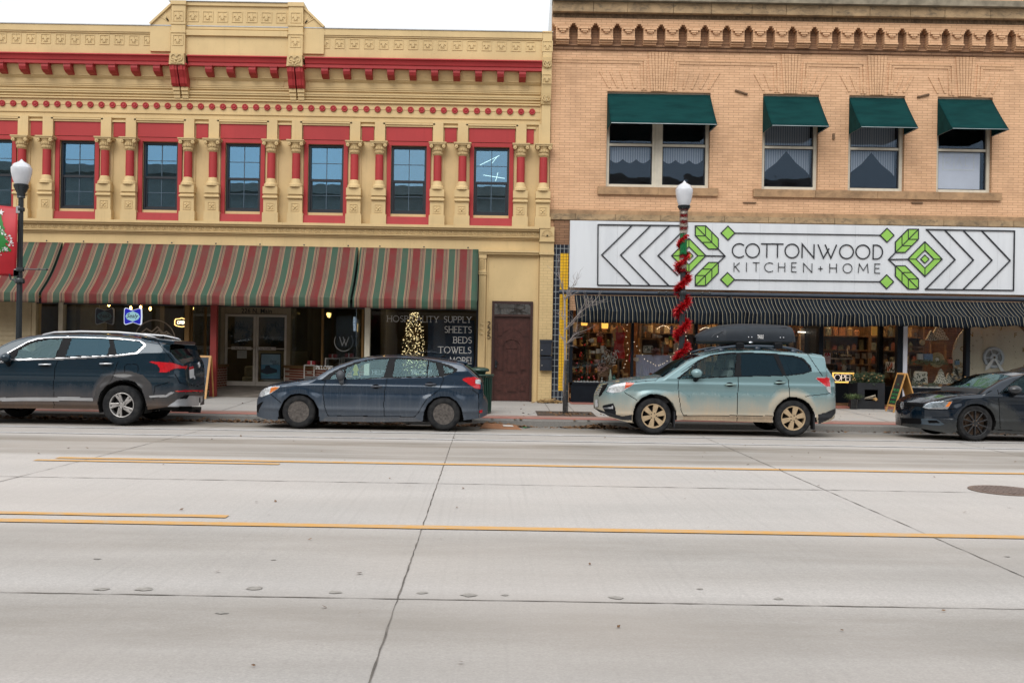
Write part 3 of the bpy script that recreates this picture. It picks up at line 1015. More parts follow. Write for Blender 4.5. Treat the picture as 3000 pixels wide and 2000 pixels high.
m.box(xd0-.02,xa2-.035,YF-.16,YF-.001,Zv(740),Zv(734));m.box(xd0-.02,xa2-.035,YF-.12,YF-.001,Zv(746),Zv(740.3))
m.box(xd1+.03,xd1+.06,YF-.03,YF-.001,.15,Zv(747));m.box(xa2-.06,xa2-.03,YF-.03,YF-.001,.15,Zv(747))
m.box(xd1+.06,xa2-.06,YF-.03,YF-.001,Zv(752),Zv(747))
m.build('door_bay_trim',M_YEL,yb)
M_DOOR=mat('dark_red_wood',(.055,.018,.014),.35,.35,9,streak=.5)
M_DOORF=mat('dark_brown_frame',(.035,.014,.011),.4,.2)
dx0,dx1=DX0+.002,DX1-.002
m=MB();m.box(dx0,dx0+.06,YF-.05,YF+.12,dz0,dz1);m.box(dx1-.06,dx1,YF-.05,YF+.12,dz0,dz1)
ztr=Zv(920);m.box(dx0+.06,dx1-.06,YF-.05,YF+.12,dz1-.07,dz1);m.box(dx0+.06,dx1-.06,YF-.045,YF+.12,ztr-.055,ztr)
df=m.build('door_frame',M_DOORF,yb)
m=MB();m.box(dx0+.06,dx1-.06,YF+.02,YF+.03,ztr,dz1-.07)
m.build('transom',glass('transom_glass',(.5,.6,.65),.35,(.8,.9,1),.5),df)
m=MB();m.box(dx0+.06,dx1-.06,YF+.02,YF+.08,dz0+.02,ztr-.056)
dw0,dw1,dh0,dh1=dx0+.06,dx1-.06,dz0+.02,ztr-.056
W_,H_=dw1-dw0,dh1-dh0
def raised(a,b,c,d,e=.028):
 q0,q1,r0,r1=dw0+a*W_,dw0+b*W_,dh0+c*H_,dh0+d*H_
 for w_,k in((0,.010),(.02,.020),(.034,.028)):
  m.box(q0+w_,q1-w_,YF+.02-k,YF+.02-k+.0099,r0+w_,r1-w_)
raised(.10,.27,.36,.74);raised(.73,.90,.36,.74);raised(.35,.65,.33,.62);raised(.10,.27,.11,.21);raised(.73,.90,.11,.21);raised(.33,.67,.10,.28)
cx,cz=dw0+.5*W_,dh0+.62*H_
m.prism([(cx-.15*W_,cz+.001)]+arc(cx,cz,.15*W_,.15*W_,180,0,14),YF-.008,YF+.0195)
m.stroke(arc(cx,cz,.27*W_,.27*W_,180,0,16),.022,YF-.012,YF+.0196);m.stroke([(cx-.27*W_,cz),(cx-.27*W_,dh0+.33*H_)],.02,YF-.01,YF+.0197);m.stroke([(cx+.27*W_,cz),(cx+.27*W_,dh0+.33*H_)],.02,YF-.01,YF+.0197)
for sg in(-1,1):
 m.prism([(cx+sg*.40*W_,dh0+.77*H_),(cx+sg*.40*W_,dh0+.94*H_),(cx+sg*.05*W_,dh0+.94*H_),(cx+sg*.05*W_,dh0+.86*H_),(cx+sg*.24*W_,dh0+.81*H_),(cx+sg*.31*W_,dh0+.77*H_)],YF+.004,YF+.0195)
dd=m.build('door',M_DOOR,yb,bevel=.004)
m=MB();m.box(dw0+.03,dw0+.085,YF-.02,YF+.0195,dh0+.42*H_,dh0+.48*H_);m.ball((dw0+.058,YF-.03,dh0+.40*H_),.035,10);m.tube([(dw0+.058,YF-.03,dh0+.45*H_),(dw0+.12,YF-.05,dh0+.45*H_)],.012,6)
m.build('handle',M_BLK,dd)
m=MB();m.box(xd0-.1,xa2+.02,YF-.22,YF-.005,.10,.168)
m.build('doorstep',mat('worn_step',(.30,.25,.19),.9,.3,8),yb)
m=MB()
for k,ch in enumerate('226'):
 xn,zn=P(1426.5,951+17.5*k,YF-.02)
 letter(m,ch,xn,xn+.085,zn-.05,zn+.075,.017,YF-.022,YF-.0015)
m.build('house_number',mat('bronze_numeral',(.09,.06,.03),.5),yb)
# ================================================================ brick shop building on the right
GL_,GR_=1.415,16.0
gb=thing('brick_building',(7,YF,.16),'tan brick shop building with corbelled cornice and dark green window awnings','building')
ZW1,ZW0=Zv(262),Zv(542)
GW=[(1777,2080),(2233.5,2397.6),(2486,2650),(2745,2907)]
GX=[]
for a,b in GW:
 GX.append((P(a,410,YF)[0],P(b,410,YF)[0]))
GX[3]=(GX[3][0],GX[3][1])
gh=[(a,b,ZW0,ZW1)for a,b in GX]
ZS1=Zv(905)
RX0=P(1669,1000,YF)[0]
m=wall_holes(GL_,GR_,.05,10.95,gh+[(RX0,GR_-.5,.1,ZS1)],YF,YF+.3)
m.build('wall',M_BRICK,gb)
m=MB()
m.box(GL_,GL_+.3,YF+.31,40,0,9.2);m.box(GR_-.3,GR_,YF+.31,40,0,10.4)
m.box(GL_+.31,GR_-.31,39.7,40,0,10.4);m.box(GL_+.32,GR_,YF+.31,40,9.25,9.4)
m.build('shell',MATS['shell_plaster'],gb)
m=MB();m.prism([(YF+.31,9.21),(26.6,9.21),(26.6,10.0),(24.72,11.4),(YF+.31,11.4)],GL_,GL_+.3,'x')
m.build('side_parapet',mat('white_flashing',(.74,.77,.78),.6,.05),gb)
m=MB();m.box(GL_+.31,GR_-.31,YF+.31,39.6,3.75,4.4)
m.build('floor_slab',mat('shop_ceiling',(.35,.27,.2),.9),gb)
m=MB();m.box(GL_+.31,GR_-.31,26.6,26.7,4.41,9.2)
m.build('partition',mat('dim_room',(.07,.065,.07),.9),gb)
YK=23.98
m=MB()
m.box(GL_-.02,GR_,YK-.12,YF-.001,Zv(0,YK),Zv(-17,YK))
m.box(GL_+.06,GR_,YF-.12,YF-.001,Zv(-17.1,YK),Zv(-26,YK))
m.build('cornice_ledge',mat('lichen_stone',(.22,.19,.14),.9,.35,5,.4),gb)
x=GL_-.01
k=0
while x<GR_-.1:
 w_=(1.02,.86,1.15,.95)[k%4]
 m=MB();m.box(x,min(x+w_-.008,GR_),YK,YF-.002,Zv(30,YK),Zv(0.3,YK))
 m.build('cornice_block',M_STONE,gb,bevel=.008)
 x+=w_;k+=1
m=MB()
m.box(GL_,GR_,YK+.12,YF-.003,Zv(36,YK+.12),Zv(30.3,YK+.12));m.box(GL_,GR_,YF-.2,YF-.004,Zv(49,YF-.2),Zv(36.3,YF-.2))
x=GL_+.05
while x<GR_-.1:
 m.ball((x,YF-.2,Zv(42,YF-.2)),.04,6,.8,.6,1.25);x+=.105
m.build('egg_and_dart',mat('dark_stone',(.16,.105,.06),.9,.35,6),gb)  # darker stone tone than the cornice blocks above
YB=YF-.21
m=MB();m.box(GL_,GR_,YF-.006,YF-.0012,Zv(126),Zv(64));m.build('dark_recess',M_BRICK_D,gb)  # darker brick band backing the slots between the corbels
m=MB();m.box(GL_,GR_,YB,YF-.001,Zv(64,YB),Zv(49.3,YF-.2)-.002)
m.build('corbel_band',M_BRICK_L,gb)
proto=None
c=P(1648.4,90,YB)[0]
while c<14.6:
 if proto is None:
  m=MB()
  zz=lambda v,d=0:Zv(v,YB-d)
  m.box(c-.232,c+.232,YB,YF-.002,zz(69.5),zz(64.1))
  m.box(c-.20,c+.20,YB+.002,YF-.002,zz(76),zz(69.6))
  m.box(c-.166,c+.166,YB+.001,YF-.002,zz(107),zz(76.1))
  m.box(c-.14,c+.14,YB-.07,YB-.0005,zz(82),zz(75));m.box(c-.085,c+.085,YB-.06,YB-.0005,zz(88),zz(82.2));m.box(c-.05,c+.05,YB-.045,YB-.0005,zz(92),zz(88.2))
  for q,d in enumerate((.0,.05,.10)):
   m.box(c-.172+q*.004,c+.172-q*.004,YB-.03+d,YF-.002,zz(112.2+q*5),zz(107.2+q*5)-.004)
  proto=m.build('corbel',M_BRICK_L,gb,loc=(c,YF,zz(122)));c0_=c
 else:
  dup(proto,gb,(c-c0_,0,0))
 c+=.5535
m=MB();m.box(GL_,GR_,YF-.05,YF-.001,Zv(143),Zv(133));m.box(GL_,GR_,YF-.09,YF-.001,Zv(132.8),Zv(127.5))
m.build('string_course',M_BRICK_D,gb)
KC=[P(1932,200,YF)[0],P(2317,200,YF)[0],P(2569,200,YF)[0],P(2828,200,YF)[0],P(3110,200,YF)[0]]
for i in range(4):
 m=MB()
 kc,d=KC[i],.028
 hw=.27 if i==0 else .23
 n=7 if i==0 else 6
 for q in range(n):
  a,b=-1+2*q/n,-1+2*(q+1)/n
  g=.012
  m.prism([(kc+hw*.78*a+g/2,ZW1+.01),(kc+hw*.78*b-g/2,ZW1+.01),(kc+hw*1.12*b-g/2,Zv(146)),(kc+hw*1.12*a+g/2,Zv(146))],YF-d,YF-.001)
 xl=(GL_+.02)if i==0 else(KC[i-1]+KC[i])/2
 xr=(KC[i]+KC[i+1])/2
 for sg,xe in((-1,xl),(1,xr)):
  for q in range(2):
   zt_=Zv(167+7.5*q)
   xk=kc+sg*(hw*1.12+.05+.08*q)
   m.box(min(xk,xe),max(xk,xe),YF-d+.008*q,YF-.001,zt_-.055,zt_)
   m.prism([(xk,zt_-.058),(xk+sg*.055,zt_-.058),(xk-sg*.03+sg*.055,ZW1+.04),(xk-sg*.03,ZW1+.04)],YF-d+.008*q,YF-.001)
  for q in range(5 if i==0 else 3):
   if i==0:
    xt,xb_=kc+sg*(.47+q*.262),kc+sg*(.40+q*.215)
   else:
    xt,xb_=kc+sg*(.42+q*.25),kc+sg*(.31+q*.19)
   m.stroke([(xt,Zv(203)),(xb_,Zv(252))],.055,YF-.018,YF-.001)
 m.build('window_arch',M_BRICK_L,gb)
sx=[(P(1750,560,YF)[0],P(2103,560,YF)[0]),(P(2205,570,YF)[0],P(2931,575,YF)[0])]
for a,b in sx:
 m=MB()
 n=1 if b-a<4 else 4
 for q in range(n+1 if n==1 else n):
  nn=n+1 if n==1 else n
  m.box(a+(b-a)*q/nn+.003,a+(b-a)*(q+1)/nn-.003,YF-.08,YF+.12,Zv(565),Zv(542.3))
 m.build('window_sill',M_SILL,gb,bevel=.006)
m=MB();m.box(GL_,GR_,YF-.05,YF-.001,Zv(623),Zv(611));
m.build('soldier_course',M_SILL,gb)
m=MB()
x=GL_;k=0
while x<GR_:
 w_=(.66,1.02,1.15,1.62,1.12)[k%5]
 m.box(x+.004,min(x+w_-.004,GR_),YF-.075,YF-.001,Zv(641),Zv(623.4));x+=w_;k+=1
m.build('stone_band',M_STONE,gb,bevel=.006)
M_GG=glass('old_window_glass',(.96,.97,.98),.012,(.55,.75,1.0),.25,fk=.55)
M_LACE=None
t=NT('lace')
p=t.pos()
s_=t.sep(p)
fo=t.math('ABSOLUTE',t.math('SINE',t.math('MULTIPLY',s_[0],52)))
t.fin(t.mix(fo,(.20,.25,.32),(.50,.55,.62)),.9)
t.b.inputs['Alpha'].default_value=.8
M_LACE=t.m
def lace(parent,poly,y):
 n=26
 m=MB();m.prism(poly,y,y+.012)
 return m.build('curtain',M_LACE,parent)
for i,(a,b)in enumerate(GX):
 m=MB()
 fw=.085
 y0,y1=YF+.10,YF+.22
 m.box(a+.005,a+fw,y0,y1,ZW0,ZW1);m.box(b-fw,b-.005,y0,y1,ZW0,ZW1)
 m.box(a+fw,b-fw,y0,y1,ZW1-.09,ZW1);m.box(a+fw,b-fw,y0-.03,y1,ZW0,ZW0+.085)
 bays=[(a+fw,b-fw)]
 if i==0:
  xm=(a+b)/2
  m.box(xm-.13,xm+.13,y0,y1,ZW0+.086,ZW1-.091);m.box(xm-.06,xm+.06,y0-.02,y0-.0005,ZW0+.086,ZW1-.091)
  bays=[(a+fw,xm-.13),(xm+.13,b-fw)]
 zt_=Zv(415)
 for(p0,p1)in bays:
  m.box(p0,p1,y0+.03,y1,zt_-.03,zt_+.03)
 wf=m.build('window',M_WHITE,gb,loc=(a,YF,ZW0))
 for(p0,p1)in bays:
  for za,zb_,dy in((ZW0+.085,zt_-.03,0),(zt_+.03,ZW1-.09,.02)):
   mm=MB();mm.box(p0+.002,p0+.03,y0+.05+dy,y0+.09+dy,za,zb_);mm.box(p1-.03,p1-.002,y0+.05+dy,y0+.09+dy,za,zb_);mm.box(p0+.03,p1-.03,y0+.05+dy,y0+.09+dy,za,za+.03);mm.box(p0+.03,p1-.03,y0+.05+dy,y0+.09+dy,zb_-.02,zb_)
   mm.build('sash',M_BLKW,wf)
   mm=MB();mm.box(p0+.03,p1-.03,y0+.068+dy,y0+.074+dy,za+.03,zb_-.02)
   mm.build('pane',M_GG,wf)
  pw=p1-p0
  if i==0:
   n=24
   bot=[(p0+.03+(pw-.06)*q/n,zt_-.33-.10*abs(math.sin(q/n*math.pi*3)))for q in range(n+1)]
   lace(wf,[(p0+.03,zt_+.02),*bot,(p1-.03,zt_+.02)],YF+.30)
  elif i<3:
   lace(wf,[(p0+.03,ZW1-.2),(p0+.03,ZW0+.45),(p0+.12,ZW0+.55),(p0+pw*.3,zt_-.35),(p0+pw*.5,zt_-.05),(p0+pw*.5,ZW1-.2)],YF+.30)
   lace(wf,[(p1-.03,ZW1-.2),(p1-.03,ZW0+.45),(p1-.12,ZW0+.55),(p1-pw*.3,zt_-.35),(p1-pw*.5,zt_-.05),(p1-pw*.5,ZW1-.2)],YF+.32)
  else:
   mm=MB();mm.box(p0+.03,p1-.10,YF+.24,YF+.25,ZW0+.1,zt_-.03)
   bl=mm.build('blind',mat('pale_blind',(.80,.83,.92),.7,.04),wf)
   mm=MB()
   q0,q1,r0,r1=p0+.19,p0+.98,ZW0+.62,ZW0+1.05
   mm.stroke([(q0,r0),(q1,r0),(q1,r1),(q0,r1)],.03,YF+.232,YF+.2395,True);mm.stroke([(q0+.28,r0),(q0+.28,r1)],.02,YF+.233,YF+.2395)
   for(gx,pts)in((.14,[(-.07,-.12),(-.07,.1),(.05,.12),(.05,0),(-.06,-.02),(.07,-.1)]),(.42,[(-.06,-.14),(0,.14),(.06,-.14)]),(.62,[(.05,.12),(-.05,.12),(-.05,-.12),(.05,-.12)])):
    mm.stroke([(q0+gx+u*.9,(r0+r1)/2+w2*.9)for u,w2 in pts],.018,YF+.2335,YF+.2396)
   mm.build('sign_outline',mat('white_tape',(.8,.82,.84),.6),wf)
m=MB()
for(pts)in(((2154,265),(2190,277)),((2688,285),(2722,277))):
 q=onplane(pts,YF-.03)
 m.tube([(q[0][0],YF-.03,q[0][1]),(q[1][0],YF-.03,q[1][1])],.028,6)
 m.build('iron_bracket',mat('rusty_iron',(.15,.09,.05),.8),gb);m=MB()
for(a,b,c_,d)in((2178,592,2216,595),(2672,592,2704,596),(2440,391,2446,408)):
 m=MB();m.rect(a,b,c_,d,YF-.04,YF-.001);m.build('iron_bracket',MATS['rusty_iron'],gb)
PX=[P(q,950,YF-.06)[0]for q in(1619,1628,1638,1662,1667)]
t=NT('glazed_tiles_black')
p=t.pos();s_=t.sep(p)
br=t.node('ShaderNodeTexBrick');t.set(br.inputs['Vector'],t.comb(t.math('ADD',s_[0],s_[1]),s_[2],0));br.offset=0.0
br.inputs['Color1'].default_value=(.012,.016,.025,1);br.inputs['Color2'].default_value=(.02,.025,.04,1);br.inputs['Mortar'].default_value=(.28,.31,.32,1)
br.inputs['Scale'].default_value=1;br.inputs['Mortar Size'].default_value=.007;br.inputs['Brick Width'].default_value=.10;br.inputs['Row Height'].default_value=.157
M_TILEB=t.fin(br.outputs['Color'],.15)
t=NT('glazed_tiles_yellow')
p=t.pos();s_=t.sep(p)
br=t.node('ShaderNodeTexBrick');t.set(br.inputs['Vector'],t.comb(t.math('ADD',s_[0],t.math('MULTIPLY',s_[1],1.0)),s_[2],0));br.offset=0.0
br.inputs['Color1'].default_value=(.75,.44,.025,1);br.inputs['Color2'].default_value=(.68,.38,.02,1);br.inputs['Mortar'].default_value=(.12,.09,.03,1)
br.inputs['Scale'].default_value=1;br.inputs['Mortar Size'].default_value=.005;br.inputs['Brick Width'].default_value=.076;br.inputs['Row Height'].default_value=.076
M_TILEY=t.fin(br.outputs['Color'],.2)
zy1,zy0=P(1650,742,YF-.06)[1],P(1650,1144,YF-.06)[1]
m=MB();m.box(PX[0],PX[4],YF-.06,YF-.001,.14,Zv(714));m.build('tile_pier',M_TILEB,gb)
m=MB();m.box(PX[2],PX[3],YF-.068,YF-.0605,zy0,zy1);m.build('yellow_tiles',M_TILEY,gb)
m=MB();m.box(PX[0]-.01,PX[4],YF-.03,YF-.0015,Zv(713.5),Zv(641.5));m.build('sooty_pier_head',M_BRICK_D,gb)
# ================================================================ shop sign
YS=24.12
S1=zoomer(1650,630,.28912)
S2=zoomer(2320,640,.28912)
sz1,sz0=Zv(642,YS),Zv(838,YS)
SXL=P(1669,745,YS)[0]
sign=thing('shop_sign',(7.3,YS,sz0),'long white shop sign with green leaf pattern above the black striped awning','sign')
t=NT('white_sign_board')
n=t.noise(t.mapping(t.pos(),(3,3,.4)),1.2,4)
M_SIGNW=t.fin(t.mix(t.remap(n,.45,.75),(.635,.665,.70),(.56,.59,.625)),.5)
m=MB()
x=SXL
k=0
while x<14.2:
 w_=1.20
 m.box(x+.0015,min(x+w_,14.2)-.0015,YS,YF-.09,sz0,sz1);x+=w_
m.build('board',M_SIGNW,sign)
M_SBLK=mat('black_sign_trim',(.01,.012,.018),.45)
M_SGRN=mat('leaf_green',(.255,.52,.085),.5,.05)
L1=lambda*pts:onplane(S1(*pts),YS)
L2=lambda*pts:onplane(S2(*pts),YS)
YD=YS-.028
m=MB()
wl_=.028
m.stroke(L1((352,98),(1200,108)),wl_,YD,YS-.0005);m.stroke(L1((352,98),(348,709)),wl_,YD-.0004,YS-.0005);m.stroke(L1((348,709),(1195,718)),wl_,YD,YS-.0005)
for(a,b,c_)in(((698,104),(390,403),(690,712)),((886,107),(580,405),(879,714)),((1076,110),(770,408),(1070,716)),((1262,112),(960,411),(1160,612))):
 m.stroke(L1(a,b,c_),wl_,YD-.0008,YS-.0005)
m.build('chevron_frame',M_SBLK,sign);m=MB()
m.stroke(L2((1355,112),(2252,128),(2242,728),(1345,717)),wl_,YD,YS-.0005)
for(a,b,c_)in(((1362,112),(1650,418),(1352,717)),((1545,117),(1836,421),(1541,719)),((1733,121),(2024,424),(1730,721)),((1920,124),(2208,427),(1916,724))):
 m.stroke(L2(a,b,c_),wl_,YD-.0008,YS-.0005)
m.build('chevron_frame',M_SBLK,sign)
def flower(L,cx,cy,sg,name):
 """diamond flower, its two leaves and stem; sg=+1: stem points right (left emblem)"""
 F_=lambda*pts:L(*[(cx+sg*a,cy+b)for a,b in pts])
 g,k=MB(),MB()
 yg=YS-.020
 lw=.024
 dia=[(-175,0),(0,-175),(172,0),(0,175)]
 ins_=[(-92,0),(0,-92),(92,0),(0,92)]
 for q in range(4):
  r=(q+1)%4
  g.prism(F_(dia[q],dia[r],ins_[r],ins_[q]),yg,YS-.0006)
 sm=[(-42,0),(0,-42),(42,0),(0,42)]
 g.prism(F_(*sm),yg,YS-.0006)
 k.stroke(F_(*dia),lw,YD-.001,YS-.0005,True);k.stroke(F_(*ins_),lw*.8,YD-.001,YS-.0005,True);k.stroke(F_(*sm),lw*.8,YD-.001,YS-.0005,True)
 for q in range(4):
  k.stroke(F_(dia[q],ins_[q]),lw*.8,YD-.0014,YS-.0005)
 k.stroke(F_((172,0),(368,4)),lw,YD-.0016,YS-.0005);k.stroke(F_((295,-70),(368,4),(290,76)),lw,YD-.0012,YS-.0005)
 for f in(-1,1):
  tr=lambda pts:F_(*[(a,f*b)for a,b in pts])
  leaf=[(65,-302),(170,-302),(298,-172),(298,-68),(200,-68),(65,-202)]
  g.prism(tr(leaf),yg,YS-.0006)
  k.stroke(tr(leaf),lw,YD-.001,YS-.0005,True)
  k.stroke(tr([(65,-302),(298,-68)]),lw*.9,YD-.0018,YS-.0005)
  k.stroke(tr([(168,-300),(168,-200),(68,-200)]),lw*.8,YD-.0014,YS-.0005)
  k.stroke(tr([(232,-235),(232,-135),(132,-135)]),lw*.8,YD-.0014,YS-.0005)
 g.build('green_inlay',M_SGRN,sign);k.build(name,M_SBLK,sign)
flower(L1,1272,412,1,'emblem_outline')
flower(L2,1344,412,-1,'emblem_outline')
m,g=MB(),MB()
for L,c_ in((L1,(1667,183)),(L1,(1663,653)),(L2,(961,171)),(L2,(957,641))):
 d=[(c_[0]-70,c_[1]),(c_[0],c_[1]-70),(c_[0]+70,c_[1]),(c_[0],c_[1]+70)]
 g=MB();g.prism(L(*d),YS-.02,YS-.0006);g.build('green_diamond',M_SGRN,sign);m.stroke(L(*d),.024,YD,YS-.0005,True)
for a,b in(((1738,183),(891,170)),((1734,655),(887,640))):
 m.stroke([*L1(a),*L2(b)],.022,YD,YS-.0005)
m.build('border_line',M_SBLK,sign)
def sign_word(items,y0,y1,wd,name):
 for ch,L,a,b,yo in items:
  m=MB()
  (xa,za),(xb,zb_)=L((a,y0+yo),(b,y1+yo))
  if ch=='I':
   xb=xa
  letter(m,ch,xa,max(xb,xa+.001),min(za,zb_),max(za,zb_),wd,YD+.004,YS-.0005)
  m.build(name,M_SBLK,sign)
o2=-34.5
sign_word([('C',L1,1714,1830,0),('O',L1,1849,1986,1),('T',L1,2004,2120,2),('T',L1,2112,2228,3),('O',L1,2248,2385,4),('N',L2,103,221,-29),('W',L2,263,449,-26),('O',L2,483,620,-23),('O',L2,648,786,-21),('D',L2,823,915,-19)],289,430,.026,'letter')
sign_word([('K',L1,1730,1786,0),('I',L1,1857,1859,0),('T',L1,1920,1986,0),('C',L1,2040,2125,1),('H',L1,2180,2244,1),('E',L1,2314,2363,1),('N',L2,117,201,-27),('+',L2,262,314,-24),('H',L2,382,450,-24),('O',L2,517,607,-23),('M',L2,672,771,-22),('E',L2,839,892,-21)],481,574,.013,'letter')
# ================================================================ awnings
def canopy(name,x0,x1,prof,m_,label,cat,group=None,ends=True,wave=None,end_mat=None,nx=None,side_poly=None):
 """cloth canopy: profile (y,z) from wall to hem, closed ends"""
 nx=nx or max(2,int((x1-x0)/.12))
 th=thing(name,((x0+x1)/2,YF,prof[-1][1]),label,cat,group)
 m=MB()
 np_=len(prof)
 vs,fs=[],[]
 for i in range(nx+1):
  x=x0+(x1-x0)*i/nx
  for j,(y,z)in enumerate(prof):
   dx,dy,dz=wave(x,j,np_)if wave else(0,0,0)
   vs.append((x+dx,y+dy,z+dz))
 for i in range(nx):
  for j in range(np_-1):
   a=i*np_+j
   fs.append((a,a+1,a+1+np_,a+np_))
 m.add(vs,fs)
 o=m.build('canopy',m_,th,smooth=True)
 sd_=o.modifiers.new('thickness','SOLIDIFY');sd_.thickness=.006
 if ends:
  sp=side_poly or(prof+[(YF-.002,prof[-1][1]+.0)])
  for xe in(x0,x1-.006):
   m=MB();m.prism(sp,xe,xe+.006,'x')
   m.build('end_panel',end_mat or m_,th)
 return th
t=NT('green_canvas')
p=t.pos()
nn=t.noise(t.mapping(p,(1.2,4,4)),1.5,4)
M_GRN=t.fin(t.mix(t.remap(nn,.4,.7),(.004,.042,.042),(.002,.028,.029)),.85,spec=.1)
for i,(a,b)in enumerate(GX):
 zf=7.11
 za=ZW1-.05
 prof=[(YF+.04-(YF+.04-23.54)*k/6,za+(zf-za)*k/6-.02*math.sin(math.pi*k/6))for k in range(7)]
 lab=['wide dark green awning over the double upstairs window','small dark green awning second from the left on the tan brick wall','small dark green awning third from the left, over lace curtains','small dark green awning over the window with the white blind'][i]
 th=canopy('window_awning',a+.004,b-.004,prof,M_GRN,lab,'awning','green window awnings',side_poly=prof+[(YF+.04,zf+.005)])
 m=MB();m.tube([(a+.02,YF+.02,zf+.012),(a+.02,23.56,zf+.012),(b-.02,23.56,zf+.012),(b-.02,YF+.02,zf+.012)],.012,6)
 m.build('frame',M_GREY,th)
t=NT('striped_canvas')
s_=t.sep(t.pos())
u=t.math('FRACT',t.math('DIVIDE',t.math('ADD',s_[0],10.90-.285),.594))
rp=t.node('ShaderNodeValToRGB');rp.color_ramp.interpolation='CONSTANT'
G_,R_,T_,C_,D_=(.040,.088,.060),(.150,.027,.027),(.20,.115,.085),(.32,.24,.14),(.035,.03,.028)
stops=[(0,G_),(.255,C_),(.272,T_),(.335,D_),(.348,T_),(.362,D_),(.376,C_),(.392,T_),(.425,D_),(.437,C_),(.45,R_),(.765,T_),(.785,D_),(.80,C_),(.815,D_),(.83,T_),(.875,D_),(.888,T_),(.905,T_),(.965,C_),(.985,T_)]
er=rp.color_ramp.elements
er[0].position,er[0].color=0,(*G_,1)
er[1].position,er[1].color=stops[1][0],(*stops[1][1],1)
for ps,cc in stops[2:]:
 e=er.new(ps);e.color=(*cc,1)
t.l.new(u,rp.inputs['Fac'])
nn=t.noise(t.mapping(t.pos(),(2,1,1)),2.2,5)
cc=t.mix(t.remap(nn,.35,.75),rp.outputs['Color'],t.mix(.5,rp.outputs['Color'],(.09,.075,.06)))
t.bump(t.noise(t.mapping(t.pos(),(.6,3,3)),3,3),.3,.02)
M_STRIPE=t.fin(cc,.85,spec=.15)
za,zf,zh=Zv(731,24.28),2.685,2.45
prof=[]
for k in range(13):
 f=k/12
 prof.append((24.30-1.20*f-.05*math.sin(math.pi*f)*0,za+(zf-za)*f-.13*math.sin(math.pi*f)**1.2))
prof+=[(23.09,zf-.08),(23.10,zf-.16),(23.10,zh)]
def wv(x,j,n):
 if j>=n-3:
  a=(j-(n-4))/3
  return(0,.015*a*math.sin(x*9)+.012*a*math.sin(x*23),.008*math.sin(x*5.3)*a)
 return(0,0,.006*math.sin(x*4.1)*math.sin(math.pi*j/n))
M_ENDG=mat('green_canvas_end',(.03,.06,.045),.8)
for(x0,x1,lab)in((-15.2,-10.965,'red and green striped awning cut by the left edge of the photo'),(-10.90,-3.435,'longest red and green striped awning, over the double glass doors'),(-3.375,-.37,'short red and green striped awning beside the dark red front door')):
 th=canopy('striped_awning',x0,x1,prof,M_STRIPE,lab,'awning','striped awnings of the yellow building',wave=wv,end_mat=M_ENDG,side_poly=prof[:14]+[(23.2,zf-.03),(YF-.002,zf+.06),(YF-.002,za)])
 m=MB()
 m.tube([(x0+.03,23.13,zf-.03),(x1-.03,23.13,zf-.03)],.016,6)
 x=x0+.5
 while x<x1:
  m.ball((x,24.27,za+.035),.022,6);x+=1.12
 m.build('frame',M_BLK,th)
t=NT('black_pinstripe')
s_=t.sep(t.coord('UV'))
u=t.math('FRACT',s_[0])
ln=t.math('LESS_THAN',t.math('ABSOLUTE',t.math('SUBTRACT',u,.5)),.062)
ln2=t.math('LESS_THAN',t.math('ABSOLUTE',t.math('SUBTRACT',u,.86)),.03)
nn=t.noise(t.mapping(t.pos(),(3,1,1)),2.5,4)
base=t.mix(t.remap(nn,.35,.7),(.003,.005,.009),(.008,.013,.020))
cc=t.mix(ln,t.mix(ln2,base,(.03,.035,.045)),(.24,.22,.165))
M_PIN=t.fin(cc,.9,spec=.08)
YR=24.0
zt_,zf,zh=Zv(864,YR),Zv(903,23.4),Zv(940,23.4)
prof=[(YR-.06,zt_+.03),(YR-.2,zt_-(zt_-zf)*.3),(YR-.4,zt_-(zt_-zf)*.68),(23.42,zf+.01),(23.395,zf-.03),(23.40,zf-.12),(23.40,zf-.21),(23.40,zh)]
RAX0,RAX1=P(1684,880,YR-.2)[0],14.4
def wv2(x,j,n):
 q=max(0,(j-3)/(n-4))
 blow=max(0.0,min(1.0,(x-8.6)/2.2))
 w_=.03*math.sin(x*7.3)+.02*math.sin(x*17.1+1)+.02*math.sin(x*3.1)
 return(q*(.018*math.sin(x*5.7)+.05*blow+.012*math.sin(x*29)),-q*(.07*blow+.05*blow*math.sin(x*2.2))+q*w_+.02*math.sin(x*11)*(1 if 0<j<4 else 0),q*(.035*math.sin(x*2.1)*blow+.05*blow+.012*math.sin(x*13))+(.015*math.sin(x*6)if 0<j<3 else 0))
th=canopy('roller_awning',RAX0,RAX1,prof,M_PIN,'long black awning with thin cream stripes and a fluttering hem','awning',ends=False,wave=wv2,nx=420)
o=th.children[0]
uv=o.data.uv_layers.new(name='uv')
np_=len(prof)
for lp in o.data.loops:
 i,j=divmod(lp.vertex_index,np_)
 uv.data[lp.index].uv=(i/420*(RAX1-RAX0)/.0955,j/np_)
m=MB();m.lathe([(.0,0),(.06,0),(.06,RAX1-P(1637,853,YR)[0]),(0,RAX1-P(1637,853,YR)[0])],12,(P(1637,853,YR)[0],YR,Zv(852,YR)),'x')
m.build('roller',mat('navy_metal',(.018,.028,.045),.3,.2,metal=.3,coat=.4),th,smooth=True)
m=MB()
for x in(RAX0+.3,6.0,10.0,13.5):
 m.tube([(x,YR,Zv(852,YR)),(x,23.75,2.62),(x,23.44,zf)],.018,6);m.box(x-.03,x+.03,YR,YF-.01,Zv(858,YR),Zv(846,YR))
m.build('arms',M_BLK,th)
